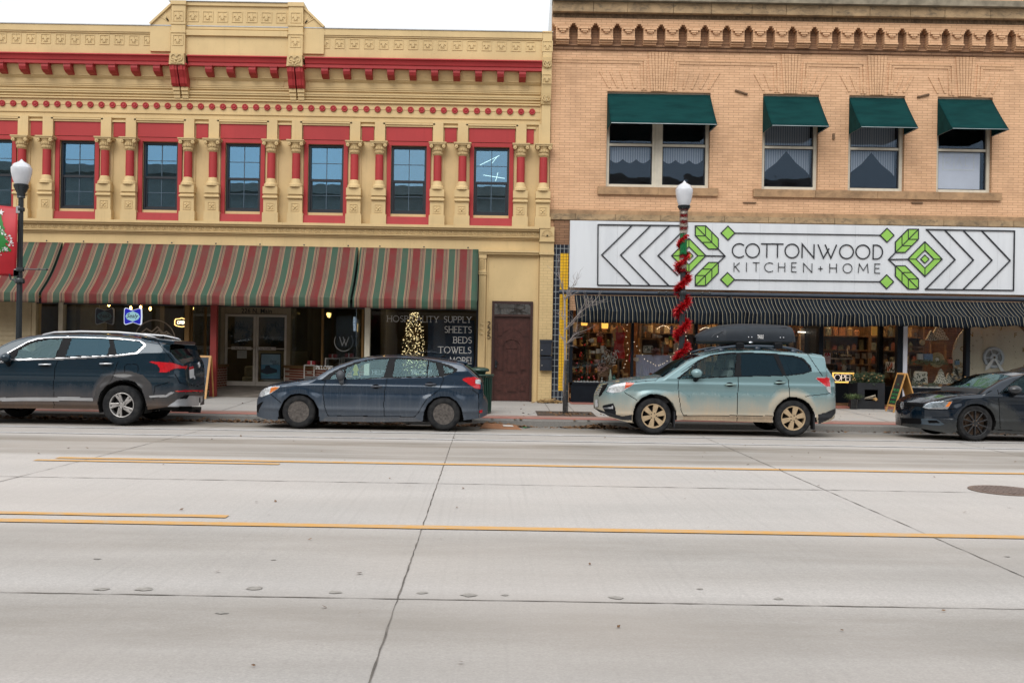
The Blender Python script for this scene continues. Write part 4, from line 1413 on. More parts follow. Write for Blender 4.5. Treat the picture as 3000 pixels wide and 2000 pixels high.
# ================================================================ houses across the street (behind the photographer)
M_OPP=brick_mat('dark_red_brick',(.42,.33,.27),(.36,.28,.22),(.3,.26,.22),.22,.075,.01,.4)
for(x0,x1,h,mm,lab)in((-46,-18,11.2,M_OPP,'red brick block across the street, left of the photographer'),(-17.9,4,10.2,M_OPP,'red brick block directly behind the photographer'),(4.1,20,11.0,M_BRICK_D,'sooty brick block behind the photographer, on the right'),(20.1,48,9.6,M_OPP,'low red brick block far right across the street')):
 mm=M_OPP;ob=thing('brick_building',((x0+x1)/2,-7,.1),lab,'building')
 hs_=[]
 x=x0+1.2
 while x<x1-2:
  hs_.append((x,x+1.1,5.4,7.8));hs_.append((x-.5,x+1.7,.6,3.2));x+=2.9
 wall_holes(x0,x1,.1,h,hs_,-7.3,-7.0).build('wall',mm,ob)
 m=MB();m.box(x0,x1,-16,-7.31,.1,h-.4);m.build('shell',MATS['shell_plaster'],ob)
 m=MB();m.box(x0-.05,x1+.05,-7.5,-6.6,h,h+.5);m.box(x0,x1,-7.0,-6.75,3.9,4.3);m.build('cornice',mm,ob)
 for q in hs_:
  m=MB();m.box(q[0],q[1],-7.14,-7.12,q[2],q[3]);m.build('window',glass('far_glass',(.2,.22,.25),.2),ob)
# ================================================================ left shop front (under the striped awnings)
YG=YF+.10
M_SHOPG=glass('shop_glass',(.94,.95,.94),.0,(.85,.93,1.0),.06,fk=.55)
m=MB()
xs0,xs1=BL,P(92,960,YF)[0]
z=.2
while z<2.7:
 m.prism([(YF-.015,z),(YF-.035,z),(YF-.012,z+.118),(YF-.001,z+.118),(YF-.001,z)],xs0,xs1,'x');z+=.12
m.build('lap_siding',M_BEIGE,yb)
def post(name,pa,pb,y0,y1,z0,z1,mm,par=None):
 m=MB();xa,xb=P(pa,980,y0)[0],P(pb,980,y0)[0]
 m.box(xa,xb,y0,y1,z0,z1)
 return m.build(name,mm,par or yb)
post('corner_board',92,104,YF-.02,YF+.15,.16,3.4,M_BEIGE)
post('window_post',170,183,YF-.015,YF+.2,.681,3.4,mat('pale_post',lin(170,160,140),.6))
post('window_post',540,553,YF-.015,YF+.2,.681,3.4,mat('ochre_post',lin(120,88,40),.6))
post('window_post',1068,1083,YF-.02,YF+.15,.781,3.4,mat('white_post',lin(205,198,180),.55))
post('window_post',1394,1401,YF-.02,YF+.15,.16,3.4,M_BLK)
m=MB();m.rect(104,884,1401,900,YF+.02,YF+.14);m.build('window_head',M_BLK,yb)
m=MB();m.box(P(104,1000,YF)[0],P(553,1000,YF)[0],YF-.01,YF+.2,.16,.62);m.box(P(1060,1000,YF)[0],P(1394,1000,YF)[0],YF-.01,YF+.2,.16,.72)
m.build('knee_wall',M_BRICK_R,yb)
m=MB();m.box(P(104,1000,YF)[0],P(553,1000,YF)[0],YF-.04,YF+.24,.621,.68);m.box(P(1060,1000,YF)[0],P(1394,1000,YF)[0],YF-.04,YF+.24,.721,.78)
m.build('window_ledge',M_BLKW,yb)
m=MB();m.box(P(104,1000,YG)[0],P(540,1000,YG)[0],YG,YG+.008,.68,3.3);m.build('shop_window',M_SHOPG,yb)
m=MB();m.box(P(1083,1000,YG)[0],P(1394,1000,YG)[0],YG,YG+.008,.78,3.3);m.build('shop_window',M_SHOPG,yb)
YE=26.5
ex0,ex1=(650-1440)/FPX*YE,(850-1440)/FPX*YE
FZ=.36
fx0,fx1=P(553,1000,YF)[0],P(1068,1000,YF)[0]
m=MB();m.add([(fx0,24.2,.178),(fx1,24.2,.178),(ex1,YE+.1,FZ),(ex0,YE+.1,FZ)],[(0,1,2,3)])
m.add([(fx0,24.2,.1),(fx1,24.2,.1),(ex1,YE+.1,.2),(ex0,YE+.1,.2)],[(3,2,1,0)])
m.build('entry_ramp',mat('worn_entry_floor',(.20,.175,.15),.85,.3,3),yb)
def slant(x0,y0,x1,y1,th_,z0,z1):
 d=Vector((x1-x0,y1-y0));n_=Vector((-d.y,d.x)).normalized()*th_
 return[(x0,y0),(x1,y1),(x1+n_.x,y1+n_.y),(x0+n_.x,y0+n_.y)],z0,z1
for(xa,ya,xb,yb_,kz)in((fx1,YF+.12,ex1,YE,.62),(ex0,YE,fx0,YF+.12,.62)):
 m=MB();q=slant(xa,ya,xb,yb_,.16,.2,FZ+kz-.1);m.prism(*q,axis='z');m.build('entry_knee_wall',M_BRICK_R,yb)
 m=MB();q=slant(xa,ya,xb,yb_,.22,FZ+kz-.099,FZ+kz-.03);m.prism(*q,axis='z');m.build('window_ledge',mat('ochre_ledge',(.16,.09,.03),.6),yb)
 m=MB();q=slant(xa,ya,xb,yb_,.01,FZ+kz-.03,3.3);m.prism(*q,axis='z');m.build('shop_window',M_SHOPG,yb)
 for f in((.03,)if xa==fx1 else(.97,))+(.55,):
  m=MB();x,y=xa+(xb-xa)*f,ya+(yb_-ya)*f
  m.box(x-.03,x+.03,y-.03,y+.03,FZ+kz-.03,3.3);m.build('window_post',MATS['ochre_post'],yb)
M_JAMB=mat('aged_door_jamb',lin(150,138,116),.6,.1,streak=.3)
m=MB();m.box(ex0-.02,ex0+.09,YE-.06,YE+.15,FZ-.1,3.3);m.box(ex1-.09,ex1+.02,YE-.06,YE+.15,FZ-.1,3.3)
zd1=P(750,921,YE)[1]
m.box(ex0+.09,ex1-.09,YE-.04,YE+.12,zd1+.02,3.3)
m.build('entry_door_frame',M_JAMB,yb)
m=MB();xt,zt_=P(707,919,YE-.05)
ftext(m,'226 N. Main',xt,P(707,916.5,YE-.05)[1],.185,YE-.045,0,width=P(797.5,916,YE)[0]-xt,bold=.012)
m.build('door_number',M_SBLK,yb)
xc=(ex0+ex1)/2
for sg in(-1,1):
 xa,xb=(ex0+.09,xc-.006)if sg<0 else(xc+.006,ex1-.09)
 m=MB();f=.065
 m.box(xa,xa+f,YE-.02,YE+.03,FZ,zd1);m.box(xb-f,xb,YE-.02,YE+.03,FZ,zd1);m.box(xa+f,xb-f,YE-.02,YE+.03,zd1-f,zd1);m.box(xa+f,xb-f,YE-.02,YE+.03,FZ,FZ+.12)
 dr=m.build('entry_door',M_ALU,yb,loc=(xa,YE,FZ))
 m=MB();m.box(xa+f,xb-f,YE,YE+.008,FZ+.12,zd1-f);m.build('door_glass',M_SHOPG,dr)
 zb_=P(750,1020.5,YE)[1]
 m=MB();m.tube([(xa+.01,YE-.06,zb_),(xb-.01,YE-.06,zb_)],.016,6)
 sx0=xa+.20 if sg<0 else xa+.02
 m.build('push_bar',M_ALU,dr)
 m=MB();m.box(sx0,sx0+.55,YE-.085,YE-.077,zb_-.04,zb_+.045);pl=m.build('bar_sign',mat('pale_bar_sign',(.55,.53,.50),.5),dr)
 m=MB();ftext(m,'PULL TO ENTER',sx0+.11,zb_-.022,.065,YE-.0865,0,width=.31,bold=.01);m.build('bar_lettering',M_SBLK,dr)
for sg,px_ in((-1,701),(1,803)):
 x,z=P(px_,980,YE+.1)
 m=MB()
 rnd=random.Random(3+sg)
 for k in range(420):
  a=rnd.uniform(0,6.283);rr=.245+rnd.gauss(0,.045);l=rnd.uniform(.05,.10)
  c_=Vector((x+rr*math.cos(a),YE+.08+rnd.uniform(-.04,.04),z+rr*math.sin(a)))
  d=Vector((rnd.uniform(-1,1),rnd.uniform(-.6,.6),rnd.uniform(-1,1))).normalized()*l
  n_=d.orthogonal().normalized()*.012
  m.add([c_-n_,c_+d*.5+n_,c_+d,c_-n_*2],[(0,1,2,3)])
 tag(m.build('wreath',mat('dark_fir',(.012,.022,.012),.8,.4,20),loc=(x,YE+.08,z)),['','dark fir wreath in the right glass door above the blue poster','dark fir wreath in the left glass door above the small notice'][sg],'wreath','door wreaths')
x0_,z0_=P(765,1108,YE+.03);x1_,z1_=P(821,1038,YE+.03)
po=thing('sale_poster',(x0_,YE+.03,z0_),'blue sale poster with a bed picture in the right glass door','poster')
m=MB();m.box(x0_,x1_,YE+.03,YE+.036,z0_,z1_);m.build('sheet',mat('poster_blue',(.10,.30,.48),.5,.2,3),po)
w_,h_=x1_-x0_,z1_-z0_
m=MB();m.box(x0_,x1_,YE+.0265,YE+.0295,z0_+.57*h_,z1_);m.build('pale_panel',mat('poster_pale',(.30,.46,.60),.5),po)
m=MB();m.prism([(x0_+.0*w_,z0_+.18*h_),(x0_+.3*w_,z0_+.08*h_),(x0_+.85*w_,z0_+.18*h_),(x0_+.85*w_,z0_+.38*h_),(x0_+.5*w_,z0_+.46*h_),(x0_+.42*w_,z0_+.55*h_),(x0_+.22*w_,z0_+.52*h_),(x0_+.2*w_,z0_+.42*h_),(x0_,z0_+.36*h_)],YE+.023,YE+.0264)
m.build('bed_picture',mat('poster_navy',(.012,.03,.07),.5),po)
m=MB();m.prism([(x0_+.0*w_,z0_+.18*h_),(x0_+.3*w_,z0_+.09*h_),(x0_+.84*w_,z0_+.18*h_),(x0_+.84*w_,z0_+.25*h_),(x0_+.3*w_,z0_+.17*h_),(x0_,z0_+.24*h_)],YE+.0215,YE+.0229);m.build('bed_base',mat('poster_cyan',(.10,.38,.50),.5),po)
m=MB();ftext(m,'Save',x0_+.45*w_,z0_+.67*h_,.10,YE+.025,0,shear=.4,width=.36*w_);ftext(m,'$800',x0_+.60*w_,z0_+.56*h_,.09,YE+.022,0,width=.34*w_);m.build('lettering',MATS['poster_navy'],po)
m=MB();m.box(x0_-.03,x1_+.03,YE+.037,YE+.05,z0_-.03,z1_+.03);m.build('frame',M_BLK,po)
x0_,z0_=P(694.5,1049,YE+.03);x1_,z1_=P(723,1027,YE+.03)
no=thing('paper_notice',(x0_,YE+.03,z0_),'small white paper notice under the left door bar','notice')
m=MB();m.box(x0_,x1_,YE+.03,YE+.034,z0_,z1_);m.build('sheet',mat('paper',(.55,.54,.51),.7),no)
m=MB()
for q in range(5):m.box(x0_+.03,x1_-.04-.03*(q%2),YE+.027,YE+.0295,z1_-.04-q*.032,z1_-.032-q*.032)
m.build('print',mat('faint_print',(.25,.25,.25),.7),no)
rp_=P(627,1000,YF-.02)[0]
m=MB();m.box(rp_-.08,rp_+.08,YF-.10,YF+.06,.16,3.4);m.build('red_post',mat('post_red',(.30,.035,.03),.5,.2,3,streak=.5),yb,bevel=.01)
m=MB()
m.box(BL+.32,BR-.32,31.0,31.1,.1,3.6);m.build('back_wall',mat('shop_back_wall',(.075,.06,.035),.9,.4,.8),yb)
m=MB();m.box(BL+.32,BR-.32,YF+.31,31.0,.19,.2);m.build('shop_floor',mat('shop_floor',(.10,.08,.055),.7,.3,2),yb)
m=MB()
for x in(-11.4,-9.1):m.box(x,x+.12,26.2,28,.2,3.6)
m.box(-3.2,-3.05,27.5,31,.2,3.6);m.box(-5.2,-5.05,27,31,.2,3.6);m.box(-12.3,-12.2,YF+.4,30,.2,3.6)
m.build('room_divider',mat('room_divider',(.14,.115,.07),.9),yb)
M_WLET=mat('white_window_lettering',(.62,.63,.62),.6,.03)
YL=YG-.006
wl_=thing('window_lettering',(-2,YL,1.2),'white capitals listing sheets, beds and towels on the window right of the white post','lettering')
def lettering(s,px_right,py0,py1,px_left=None,wd=.016):
 m=MB()
 x1,z0=P(px_right,py1,YL);z1=P(px_right,py0,YL)[1]
 h=z1-z0
 if px_left is None:
  word(m,s,x1,z0,h,wd,YL,YL+.004,.20,.026,right=True,wide=.82)
 else:
  x0=P(px_left,py1,YL)[0]
  tot=sum((.4 if c==' ' else GL[c][0]*.82)*h+.2*h for c in s)-.2*h
  k=(x1-x0)/tot
  xx=x0
  for c in s:
   if c==' ':
    xx+=.6*h*k;continue
   gw=GL[c][0]*.82*h*k
   letter(m,c,xx,xx+gw,z0,z1,wd,YL,YL+.004,.026)
   xx+=gw+.2*h*k
 m.build('lettering',M_WLET,wl_)
lettering('HOSPITALITY',1284,927,944,1135,.014);lettering('SUPPLY',1380,928,945,1301);lettering('SHEETS',1381,957,975,1303);lettering('BEDS',1381,987.5,1005,1329);lettering('TOWELS',1380,1017,1034.5,1285);lettering('MORE!',1380,1047,1065,1318)
lettering('HELIX',1130,1085,1096,1091,.010);lettering('BROOKLYN',1291,1085,1097,1207,.010);lettering('DD',1330,1085,1097,1309,.010);lettering('PILLOWS',976,1072,1082,926,.010)
em=thing('window_emblem',P(1007,1000,25.0)[0:1]+(25.0,P(1007,1000,25)[1]),'pale ring with a letter W on the angled shop window','emblem')
x,z=P(1007,1000,24.9)
m=MB();m.stroke(arc(x,z,.24,.25,150,400,30),.02,24.893,24.9);letter(m,'W',x-.11,x+.13,z-.10,z+.12,.022,24.892,24.9)
m.build('ring_and_letter',mat('faded_white_vinyl',(.30,.30,.28),.6),em)
x,z=P(453.5,990,YL)
me_=thing('mountain_emblem',(x,YL,z),'faded tan window emblem of mountains inside a ring, above the parked dark car','emblem')
m=MB();rr=.52
m.stroke(arc(x,z-.06,rr,rr*1.0,-25,205,30),.026,YL,YL+.004)
m.stroke([(x-.52,z-.02),(x-.22,z+.24),(x-.08,z+.16),(x+.06,z+.29),(x+.22,z+.13),(x+.30,z+.17),(x+.50,z+.02)],.03,YL-.0005,YL+.004)
m.stroke([(x-.18,z-.02),(x+.10,z+.21),(x+.22,z+.09),(x+.36,z+.12)],.03,YL-.001,YL+.004)
m.build('mountains',mat('tan_vinyl',(.28,.22,.16),.6),me_)
m=MB();xa,za=P(404,995.5,YL);word(m,'MOUNTAIN',xa+.05,P(404,986,YL)[1],.10,.010,YL-.0012,YL+.004,.18,.015,wide=.85);m.build('lettering',MATS['tan_vinyl'],me_)
def bow_sign(px0,px1,py0,py1,lit,lab):
 Y=YF+.35
 x0,z0=P(px0,py1,Y);x1,z1=P(px1,py0,Y)
 cx,cz,w_,h_=(x0+x1)/2,(z0+z1)/2,(x1-x0)/2,(z1-z0)/2
 s=thing('shop_window_sign',(cx,Y,z0),lab,'sign','blue window signs')
 def bow(k):
  return[(cx-w_*.96*k,cz+h_*.85*k),(cx-w_*.82*k,cz+h_*k),(cx,cz+h_*.72*k),(cx+w_*.82*k,cz+h_*k),(cx+w_*.96*k,cz+h_*.85*k),(cx+w_*.99*k,cz),(cx+w_*.96*k,cz-h_*.85*k),(cx+w_*.82*k,cz-h_*k),(cx,cz-h_*.72*k),(cx-w_*.82*k,cz-h_*k),(cx-w_*.96*k,cz-h_*.85*k),(cx-w_*.99*k,cz)]
 m=MB();m.prism(bow(1),Y,Y+.06);m.build('rim',mat('pale_sign_rim',(.45,.47,.52),.5)if not lit else emis('lit_white',(.8,.85,.95),.9),s)
 m=MB();m.prism(bow(.93),Y-.004,Y-.0002);m.build('face',emis('lit_blue',(.010,.012,.42),.9)if lit else mat('dull_navy',(.006,.010,.035),.4),s)
 m=MB();m.prism([(cx-w_*.8,cz)]+[(cx-w_*.62,cz+h_*.34),(cx,cz+h_*.62),(cx+w_*.62,cz+h_*.34),(cx+w_*.8,cz),(cx+w_*.62,cz-h_*.34),(cx,cz-h_*.62),(cx-w_*.62,cz-h_*.34)],Y-.008,Y-.0042)
 m.build('oval',emis('lit_pale',(.36,.62,.72),.75)if lit else mat('dull_teal',(.06,.15,.19),.4),s)
 m=MB();ftext(m,'Sealy',cx-w_*.66,cz-h_*.17,h_*.70,Y-.010,0,shear=.35,width=w_*1.32,mirror=not lit,bold=.01);m.build('script',M_SBLK,s)
 m=MB();m.tube([(cx-w_*.6,Y+.03,z1-.03),(cx-w_*.6,Y+.03,3.4)],.004,4);m.tube([(cx+w_*.6,Y+.03,z1-.03),(cx+w_*.6,Y+.03,3.4)],.004,4);m.build('hanger',M_GREY,s)
bow_sign(278,334,902,950.5,False,'dark unlit blue sign with reversed script in the window over the dark car')
bow_sign(362,415.5,902,951,True,'glowing bright blue sign with white rim, right one of the two bow-tie signs')
Y=YF+.3
x0,z0=P(512,957,Y);x1,z1=P(553,931.5,Y)
cx,cz,w_,h_=(x0+x1)/2,(z0+z1)/2,(x1-x0)/2,(z1-z0)/2
os_=thing('open_sign',(cx,Y,z0),'small amber outlined open sign hanging left of the red post','sign')
m=MB();m.prism([(cx-w_,cz+h_*.3),(cx-w_*.85,cz+h_*.75),(cx-w_*.3,cz+h_*.8),(cx,cz+h_),(cx+w_*.3,cz+h_*.8),(cx+w_*.85,cz+h_*.75),(cx+w_,cz+h_*.3),(cx+w_,cz-h_*.5),(cx+w_*.7,cz-h_*.8),(cx,cz-h_),(cx-w_*.7,cz-h_*.8),(cx-w_,cz-h_*.5)],Y,Y+.02);m.build('backing',M_BLK,os_)
M_AMB=emis('amber_tube',(1.0,.58,.20),2.6)
M_WARMW=emis('warm_white_tube',(1.0,.86,.62),2.2)
m=MB();pts=[(cx-w_,cz+h_*.3),(cx-w_*.85,cz+h_*.75),(cx-w_*.3,cz+h_*.8),(cx,cz+h_),(cx+w_*.3,cz+h_*.8),(cx+w_*.85,cz+h_*.75),(cx+w_,cz+h_*.3),(cx+w_,cz-h_*.5),(cx+w_*.7,cz-h_*.8),(cx,cz-h_),(cx-w_*.7,cz-h_*.8),(cx-w_,cz-h_*.5)]
m.stroke(pts,.02,Y-.015,Y-.001,True);m.build('tube',M_AMB,os_)
m=MB();word(m,'OPEN',cx-w_*.62,cz-h_*.35,h_*.62,.018,Y-.014,Y-.001,.22,0,wide=.8);m.build('lettering',M_WARMW,os_)
m=MB();Y=YF+.45
x0,z0=P(1252,1095,Y);x1,z1=P(1390,938,Y)
m.box(x0,x1,Y,Y+.02,.78,z1)
t=NT('night_sky_banner');n=t.noise(t.mapping(t.pos(),(2,2,1)),1.2,4);M_NAVY=t.fin(t.mix(t.remap(n,.35,.7),(.003,.012,.032),(.008,.035,.085)),.5)
tag(m.build('window_banner',M_NAVY,loc=((x0+x1)/2,Y,.78)),'deep navy banner behind the white lettering at the right end of the window','banner')
m=MB();m.prism([(x1+.02,.8),(x1+.13,.8),(x1+.13,z1-.1),(x1+.08,z1-.25)],Y-.06,Y-.02)
tag(m.build('side_banner',mat('pale_blue_banner',(.16,.24,.48),.6,.2,4),loc=(x1+.07,Y-.04,.8)),'narrow pale blue banner hanging between the navy banner and window frame','banner')
Y=YF+.9
tx,tz0=P(1212,1075,Y);tz1=P(1212,915,Y)[1]
tr_=thing('lit_tree',(tx,Y,.3),'slim tree covered in warm fairy lights inside the window','tree')
rnd=random.Random(11)
m,b_=MB(),MB()
m.tube([(tx,Y,.3),(tx,Y,tz1)],[.05,.01],6)
for k in range(900):
 f=rnd.random()**.8
 z=.5+(tz1-.5)*f
 rr=(.36*(1-f)**.8+.13)*math.sqrt(rnd.random())
 a=rnd.uniform(0,6.283)
 c_=Vector((tx+rr*math.cos(a),Y+rr*math.sin(a)*.8,z))
 d=Vector((rnd.uniform(-1,1),rnd.uniform(-1,1),rnd.uniform(-.5,1))).normalized()*.07
 n_=d.orthogonal().normalized()*.02
 m.add([c_,c_+d*.5+n_,c_+d,c_+d*.5-n_],[(0,1,2,3)])
 if k<520:
  b_.ball(c_+Vector((0,-.02,0)),rnd.uniform(.005,.010),5)
m.build('branches',mat('tree_twigs',(.16,.10,.04),.8,.3,20),tr_)
b_.build('fairy_lights',emis('fairy_light',(1.0,.80,.42),2.6),tr_)
for(pa,pb,py_,lab)in((952,996,1048,'white square display table with red ribbons in the angled window'),(1000,1062,1046,'pale display table with railings behind the car roof'),(890,922,1068,'small white stand near the entry window')):
 Y=YF+1.1
 x0,z1=P(pa,py_,Y);x1=P(pb,py_,Y)[0]
 td=thing('display_table',((x0+x1)/2,Y,.7),lab,'table','display tables')
 m=MB();m.box(x0,x1,Y,Y+.4,z1-.03,z1);m.build('tabletop',mat('white_table',(.5,.48,.44),.5),td)
 for(a,b)in((x0,Y),(x1-.03,Y),(x0,Y+.37),(x1-.03,Y+.37)):
  m=MB();m.box(a,a+.03,b,b+.03,.6,z1-.031);m.build('leg',MATS['white_table'],td)
 m=MB();m.box(x0+.08,x0+.28,Y+.08,Y+.28,z1+.001,z1+.10);gf=m.build('red_gift',mat('gift_red',(.30,.012,.02),.5),loc=(x0+.18,Y+.18,z1));tag(gf,lab.replace('white square display table with red ribbons','red gift box on the white table').replace('pale display table with railings','red gift box on the pale table').replace('small white stand','red gift box on the small stand'),'gift','red gift boxes')
 m=MB();m.box(x0+.165,x0+.195,Y+.078,Y+.282,z1+.0005,z1+.104);m.build('ribbon',M_WLET,gf)
m=MB();m.box(-12.0,-9.4,26.5,28.3,.2,.62);m.box(-11.95,-9.45,26.55,28.25,.621,.9)
tag(m.build('display_bed',mat('bed_linen',(.34,.33,.30),.8,.1),loc=(-10.7,27.4,.2),bevel=.05),'pale display bed deep inside the left shop window','bed')
m=MB();m.box(-7.35,-5.7,28.2,29.6,.2,.55);m.box(-7.3,-5.75,28.25,29.55,.551,.85);m.box(-7.4,-5.65,29.65,29.75,.2,1.3)
tag(m.build('display_bed',mat('bed_cream',(.40,.36,.24),.8,.1),loc=(-6.5,29,.2),bevel=.05),'cream display bed seen through the glass doors','bed')
for k,(pa,py_)in enumerate(((319,893),(383,902),(412,900),(440,904),(564,903),(1122,899))):
 Y=YF+1.2
 x,z=P(pa,py_,Y)
 pd=thing('pendant_bulb',(x,Y,z),['amber bulb left of the blue bow-tie signs','amber bulb just over the glowing blue sign, left one','amber bulb at the right corner of the glowing blue sign','amber bulb over the mountain emblem','amber bulb beside the red post','amber bulb over the window lettering'][k],'bulb','amber bulbs in the left shop')
 m=MB();m.ball((x,Y,z),.035,8,1,1,1.5);m.build('bulb',emis('amber_bulb',(1,.55,.14),14),pd)
 m=MB();m.tube([(x,Y,z+.05),(x,Y,3.6)],.005,4);m.build('cord',M_BLK,pd)
for k,(x,y)in enumerate(((-9.8,28.5),(-1.6,27.2))):
 m=MB();m.box(x-.6,x+.6,y-.08,y+.08,3.50,3.56);tag(m.build('ceiling_light',emis('shop_tube',(1,.84,.6),16),loc=(x,y,3.5)),['long ceiling light deep in the left window','long ceiling light behind the window lettering'][k],'light','ceiling lights of the left shop')
for k,(pts)in enumerate((((1406,484),(1463,456)),((1440,480),(1456,456)),((1416,513),(1479,523)),((1452,530),(1459,502)))):
 q=onplane(pts,YF+1.0)
 m=MB();m.tube([(q[0][0],YF+1.0,q[0][1]),(q[1][0],YF+1.0+.2*(k%2),q[1][1])],.008,6)
 tag(m.build('ceiling_light',emis('office_tube',(1,.85,.62),3.0),loc=(q[0][0],YF+1.0,q[0][1])),['long slanting light tube, upper one in the window by the corner','short crossing tube of the upper light in the corner window','long near level tube lower down in the corner window','short upright tube of the lower light in the corner window'][k],'light','crossed light tubes upstairs')
for k,(ya_,yb__)in enumerate(((995,1041),(1043,1086))):
 x0,z0=P(1581,yb__,YF-.14);x1,z1=P(1616,ya_,YF-.14)
 mb=thing('mailbox',((x0+x1)/2,YF-.14,z0),['upper dark navy wall mailbox beside the tiled pier','lower dark navy wall mailbox beside the tiled pier'][k],'mailbox','wall mailboxes')
 m=MB();m.box(x0,x1,YF-.26,YF-.121,z0+.01,z1-.01);m.build('box',mat('navy_enamel',(.016,.022,.034),.35,.1,coat=.2),mb,bevel=.006)
 m=MB();m.prism([(YF-.28,z1-.012),(YF-.121,z1+.01),(YF-.121,z1-.05),(YF-.275,z1-.07)],x0-.006,x1+.006,'x');m.build('lid',MATS['navy_enamel'],mb)
 m=MB();m.ball((x0+.05,YF-.262,z0+.14),.014,8);m.build('lock',M_ALU,mb)
# ================================================================ right shop front and its window goods
YG2=YF+.08
def at(px_,py_,Y):
 x,z=P(px_,py_,Y)
 return Vector((x,Y,z))
def bar(pa,pb,ya,yb_,y0,y1,mm,name,z0=None,z1=None):
 m=MB();xa,xb=P(pa,1000,y0)[0],P(pb,1000,y0)[0]
 m.box(xa,xb,y0,y1,z0 if z0 is not None else P((pa+pb)/2,yb_,y0)[1],z1 if z1 is not None else P((pa+pb)/2,ya,y0)[1])
 return m.build(name,mm,gb)
M_SBK=mat('shopfront_black',(.006,.009,.014),.5,.15,spec=.15)
for a,b in((1668,1678),(1850,1857),(2037,2044),(2215,2221),(2400,2412),(2832,2843)):
 bar(a,b,0,0,YF-.025,YF+.16,M_SBK,'window_post',.692,ZS1)
bar(2647,2659,0,0,YF-.06,YF+.10,mat('white_column',(.50,.52,.58),.5,.08),'white_column',.2,ZS1)
bar(2630,2646,0,0,YF-.03,YF+.14,M_SBK,'window_post',.16,ZS1)
XR0,XR1=P(2412,1000,YF)[0],P(2640,1000,YF)[0]
YRB=25.6
kz=.69
for i,(xa,xb)in enumerate(((P(1678,1000,YF)[0],XR0-.06),(XR1+.06,GR_-.5))):
 m=MB();m.box(xa,xb,YF-.02,YF+.2,.15,kz-.05);m.box(xa,xb,YF-.045,YF+.24,kz-.049,kz)
 for q in range(9):
  x=xa+(xb-xa)*q/8
  m.box(x-.03,x+.03,YF-.032,YF-.0205,.2,kz-.07)
 m.build('knee_wall',M_SBK,gb)
 m=MB();m.box(xa,xb,YG2,YG2+.008,kz,ZS1);m.build('shop_window',M_SHOPG,gb)
m=MB();m.box(XR0-.02,XR1+.02,YRB,YRB+.2,.2,kz+.02);m.box(XR0-.06,XR0-.02,YF,YRB+.2,.15,ZS1);m.build('entry_knee_wall',M_SBK,gb)
m=MB();m.box(XR0,XR1,YRB+.05,YRB+.058,kz+.02,ZS1);m.build('shop_window',M_SHOPG,gb)
m=MB();m.box(XR1,XR1+.008,YF+.15,YRB,kz,ZS1);m.build('shop_window',M_SHOPG,gb)
m=MB();m.box(XR1-.02,XR1+.06,YF+.15,YRB,.15,kz);m.build('entry_knee_wall',M_SBK,gb)
for pa in(2495,2575):
 xa=(pa-1440)/FPX*YRB
 if pa>2500:
  m=MB();m.box(xa,xa+.10,YRB-.02,YRB+.12,.2,ZS1);m.build('window_post',M_SBK,gb)
m=MB();m.box(GL_+.32,GR_-.32,30.6,30.7,.1,3.75);m.build('back_wall',brick_mat('warm_brick_inside',(.26,.12,.06),(.20,.09,.045),(.12,.08,.05),.22,.075,.008,.5),gb)
m=MB();m.box(GL_+.32,GR_-.32,YF+.31,30.6,.20,.21);m.build('shop_floor',mat('wood_floor',(.16,.09,.045),.5,.3,3),gb)
m=MB();m.box(2.0,XR0,YF+.12,YF+1.15,.55,.66);m.box(XR1+.06,GR_-.6,YF+.12,YF+1.15,.55,.66);m.build('window_stage',mat('stage_dark',(.03,.026,.024),.8),gb)
M_SNOW=mat('cotton_snow',(.62,.64,.68),.9,.08,12,.5,30)
for k,(pa,pb)in enumerate(((1679,1772),(1858,2036),(2662,2831),(2845,3010))):
 x0,x1=P(pa,1110,YF+.2)[0],P(pb,1110,YF+.2)[0]
 m=MB();vs,n=[],40
 rnd=random.Random(k)
 hs_=[.02+.05*abs(math.sin(i*.37+k))*rnd.uniform(.5,1.2)for i in range(n+1)]
 for j,(dy,f)in enumerate(((0,.25),(.12,1),(.5,.7),(.9,.1))):
  for i in range(n+1):
   vs.append((x0+(x1-x0)*i/n,YF+.10+dy,.665+hs_[(i*(j+1))%(n+1)]*f))
 m.add(vs,[(j*(n+1)+i,j*(n+1)+i+1,(j+1)*(n+1)+i+1,(j+1)*(n+1)+i)for j in range(3)for i in range(n)])
 tag(m.build('cotton_snow',M_SNOW,loc=((x0+x1)/2,YF+.5,.66),smooth='all'),['white cotton snow at the foot of the window by the tiled pier','white cotton snow under the draped table window','white cotton snow under the tree shaped pillows','white cotton snow under the big clock'][k],'decoration','cotton snow in the shop windows')
M_CER=mat('white_ceramic',(.62,.58,.52),.25,.05,coat=.3)
M_REDG=mat('christmas_red',(.42,.015,.02),.4,.15)
M_WOOD=mat('honey_wood',(.30,.15,.05),.5,.3,10)
M_WOODD=mat('brown_wood',(.13,.065,.03),.6,.3,10)
M_LEAFD=mat('dark_foliage',(.015,.03,.014),.8,.4,25)
M_LEAFG=mat('fir_green',(.04,.075,.025),.8,.45,25)
def one(name,m,mm,label,cat,c,group=None,smooth=False,bevel=0):
 o=m.build(name,mm,loc=tuple(c),smooth=smooth,bevel=bevel)
 return tag(o,label,cat,group)
def mug(px_,py_,Y,r,h,label,mm=None,side=1):
 c=at(px_,py_,Y)
 m=MB();m.lathe([(r*.85,0),(r,h*.1),(r,h),(r*.9,h),(r*.88,h*.15),(0,h*.12)],14,c)
 m.tube([c+Vector((side*(r+.6*r*math.sin(math.pi*q/6)),0,h*(.8-.6*q/6)))for q in range(7)],.012,5)
 return one('mug',m,mm or M_CER,label,'mug',c,'white mugs in the shop window',True)
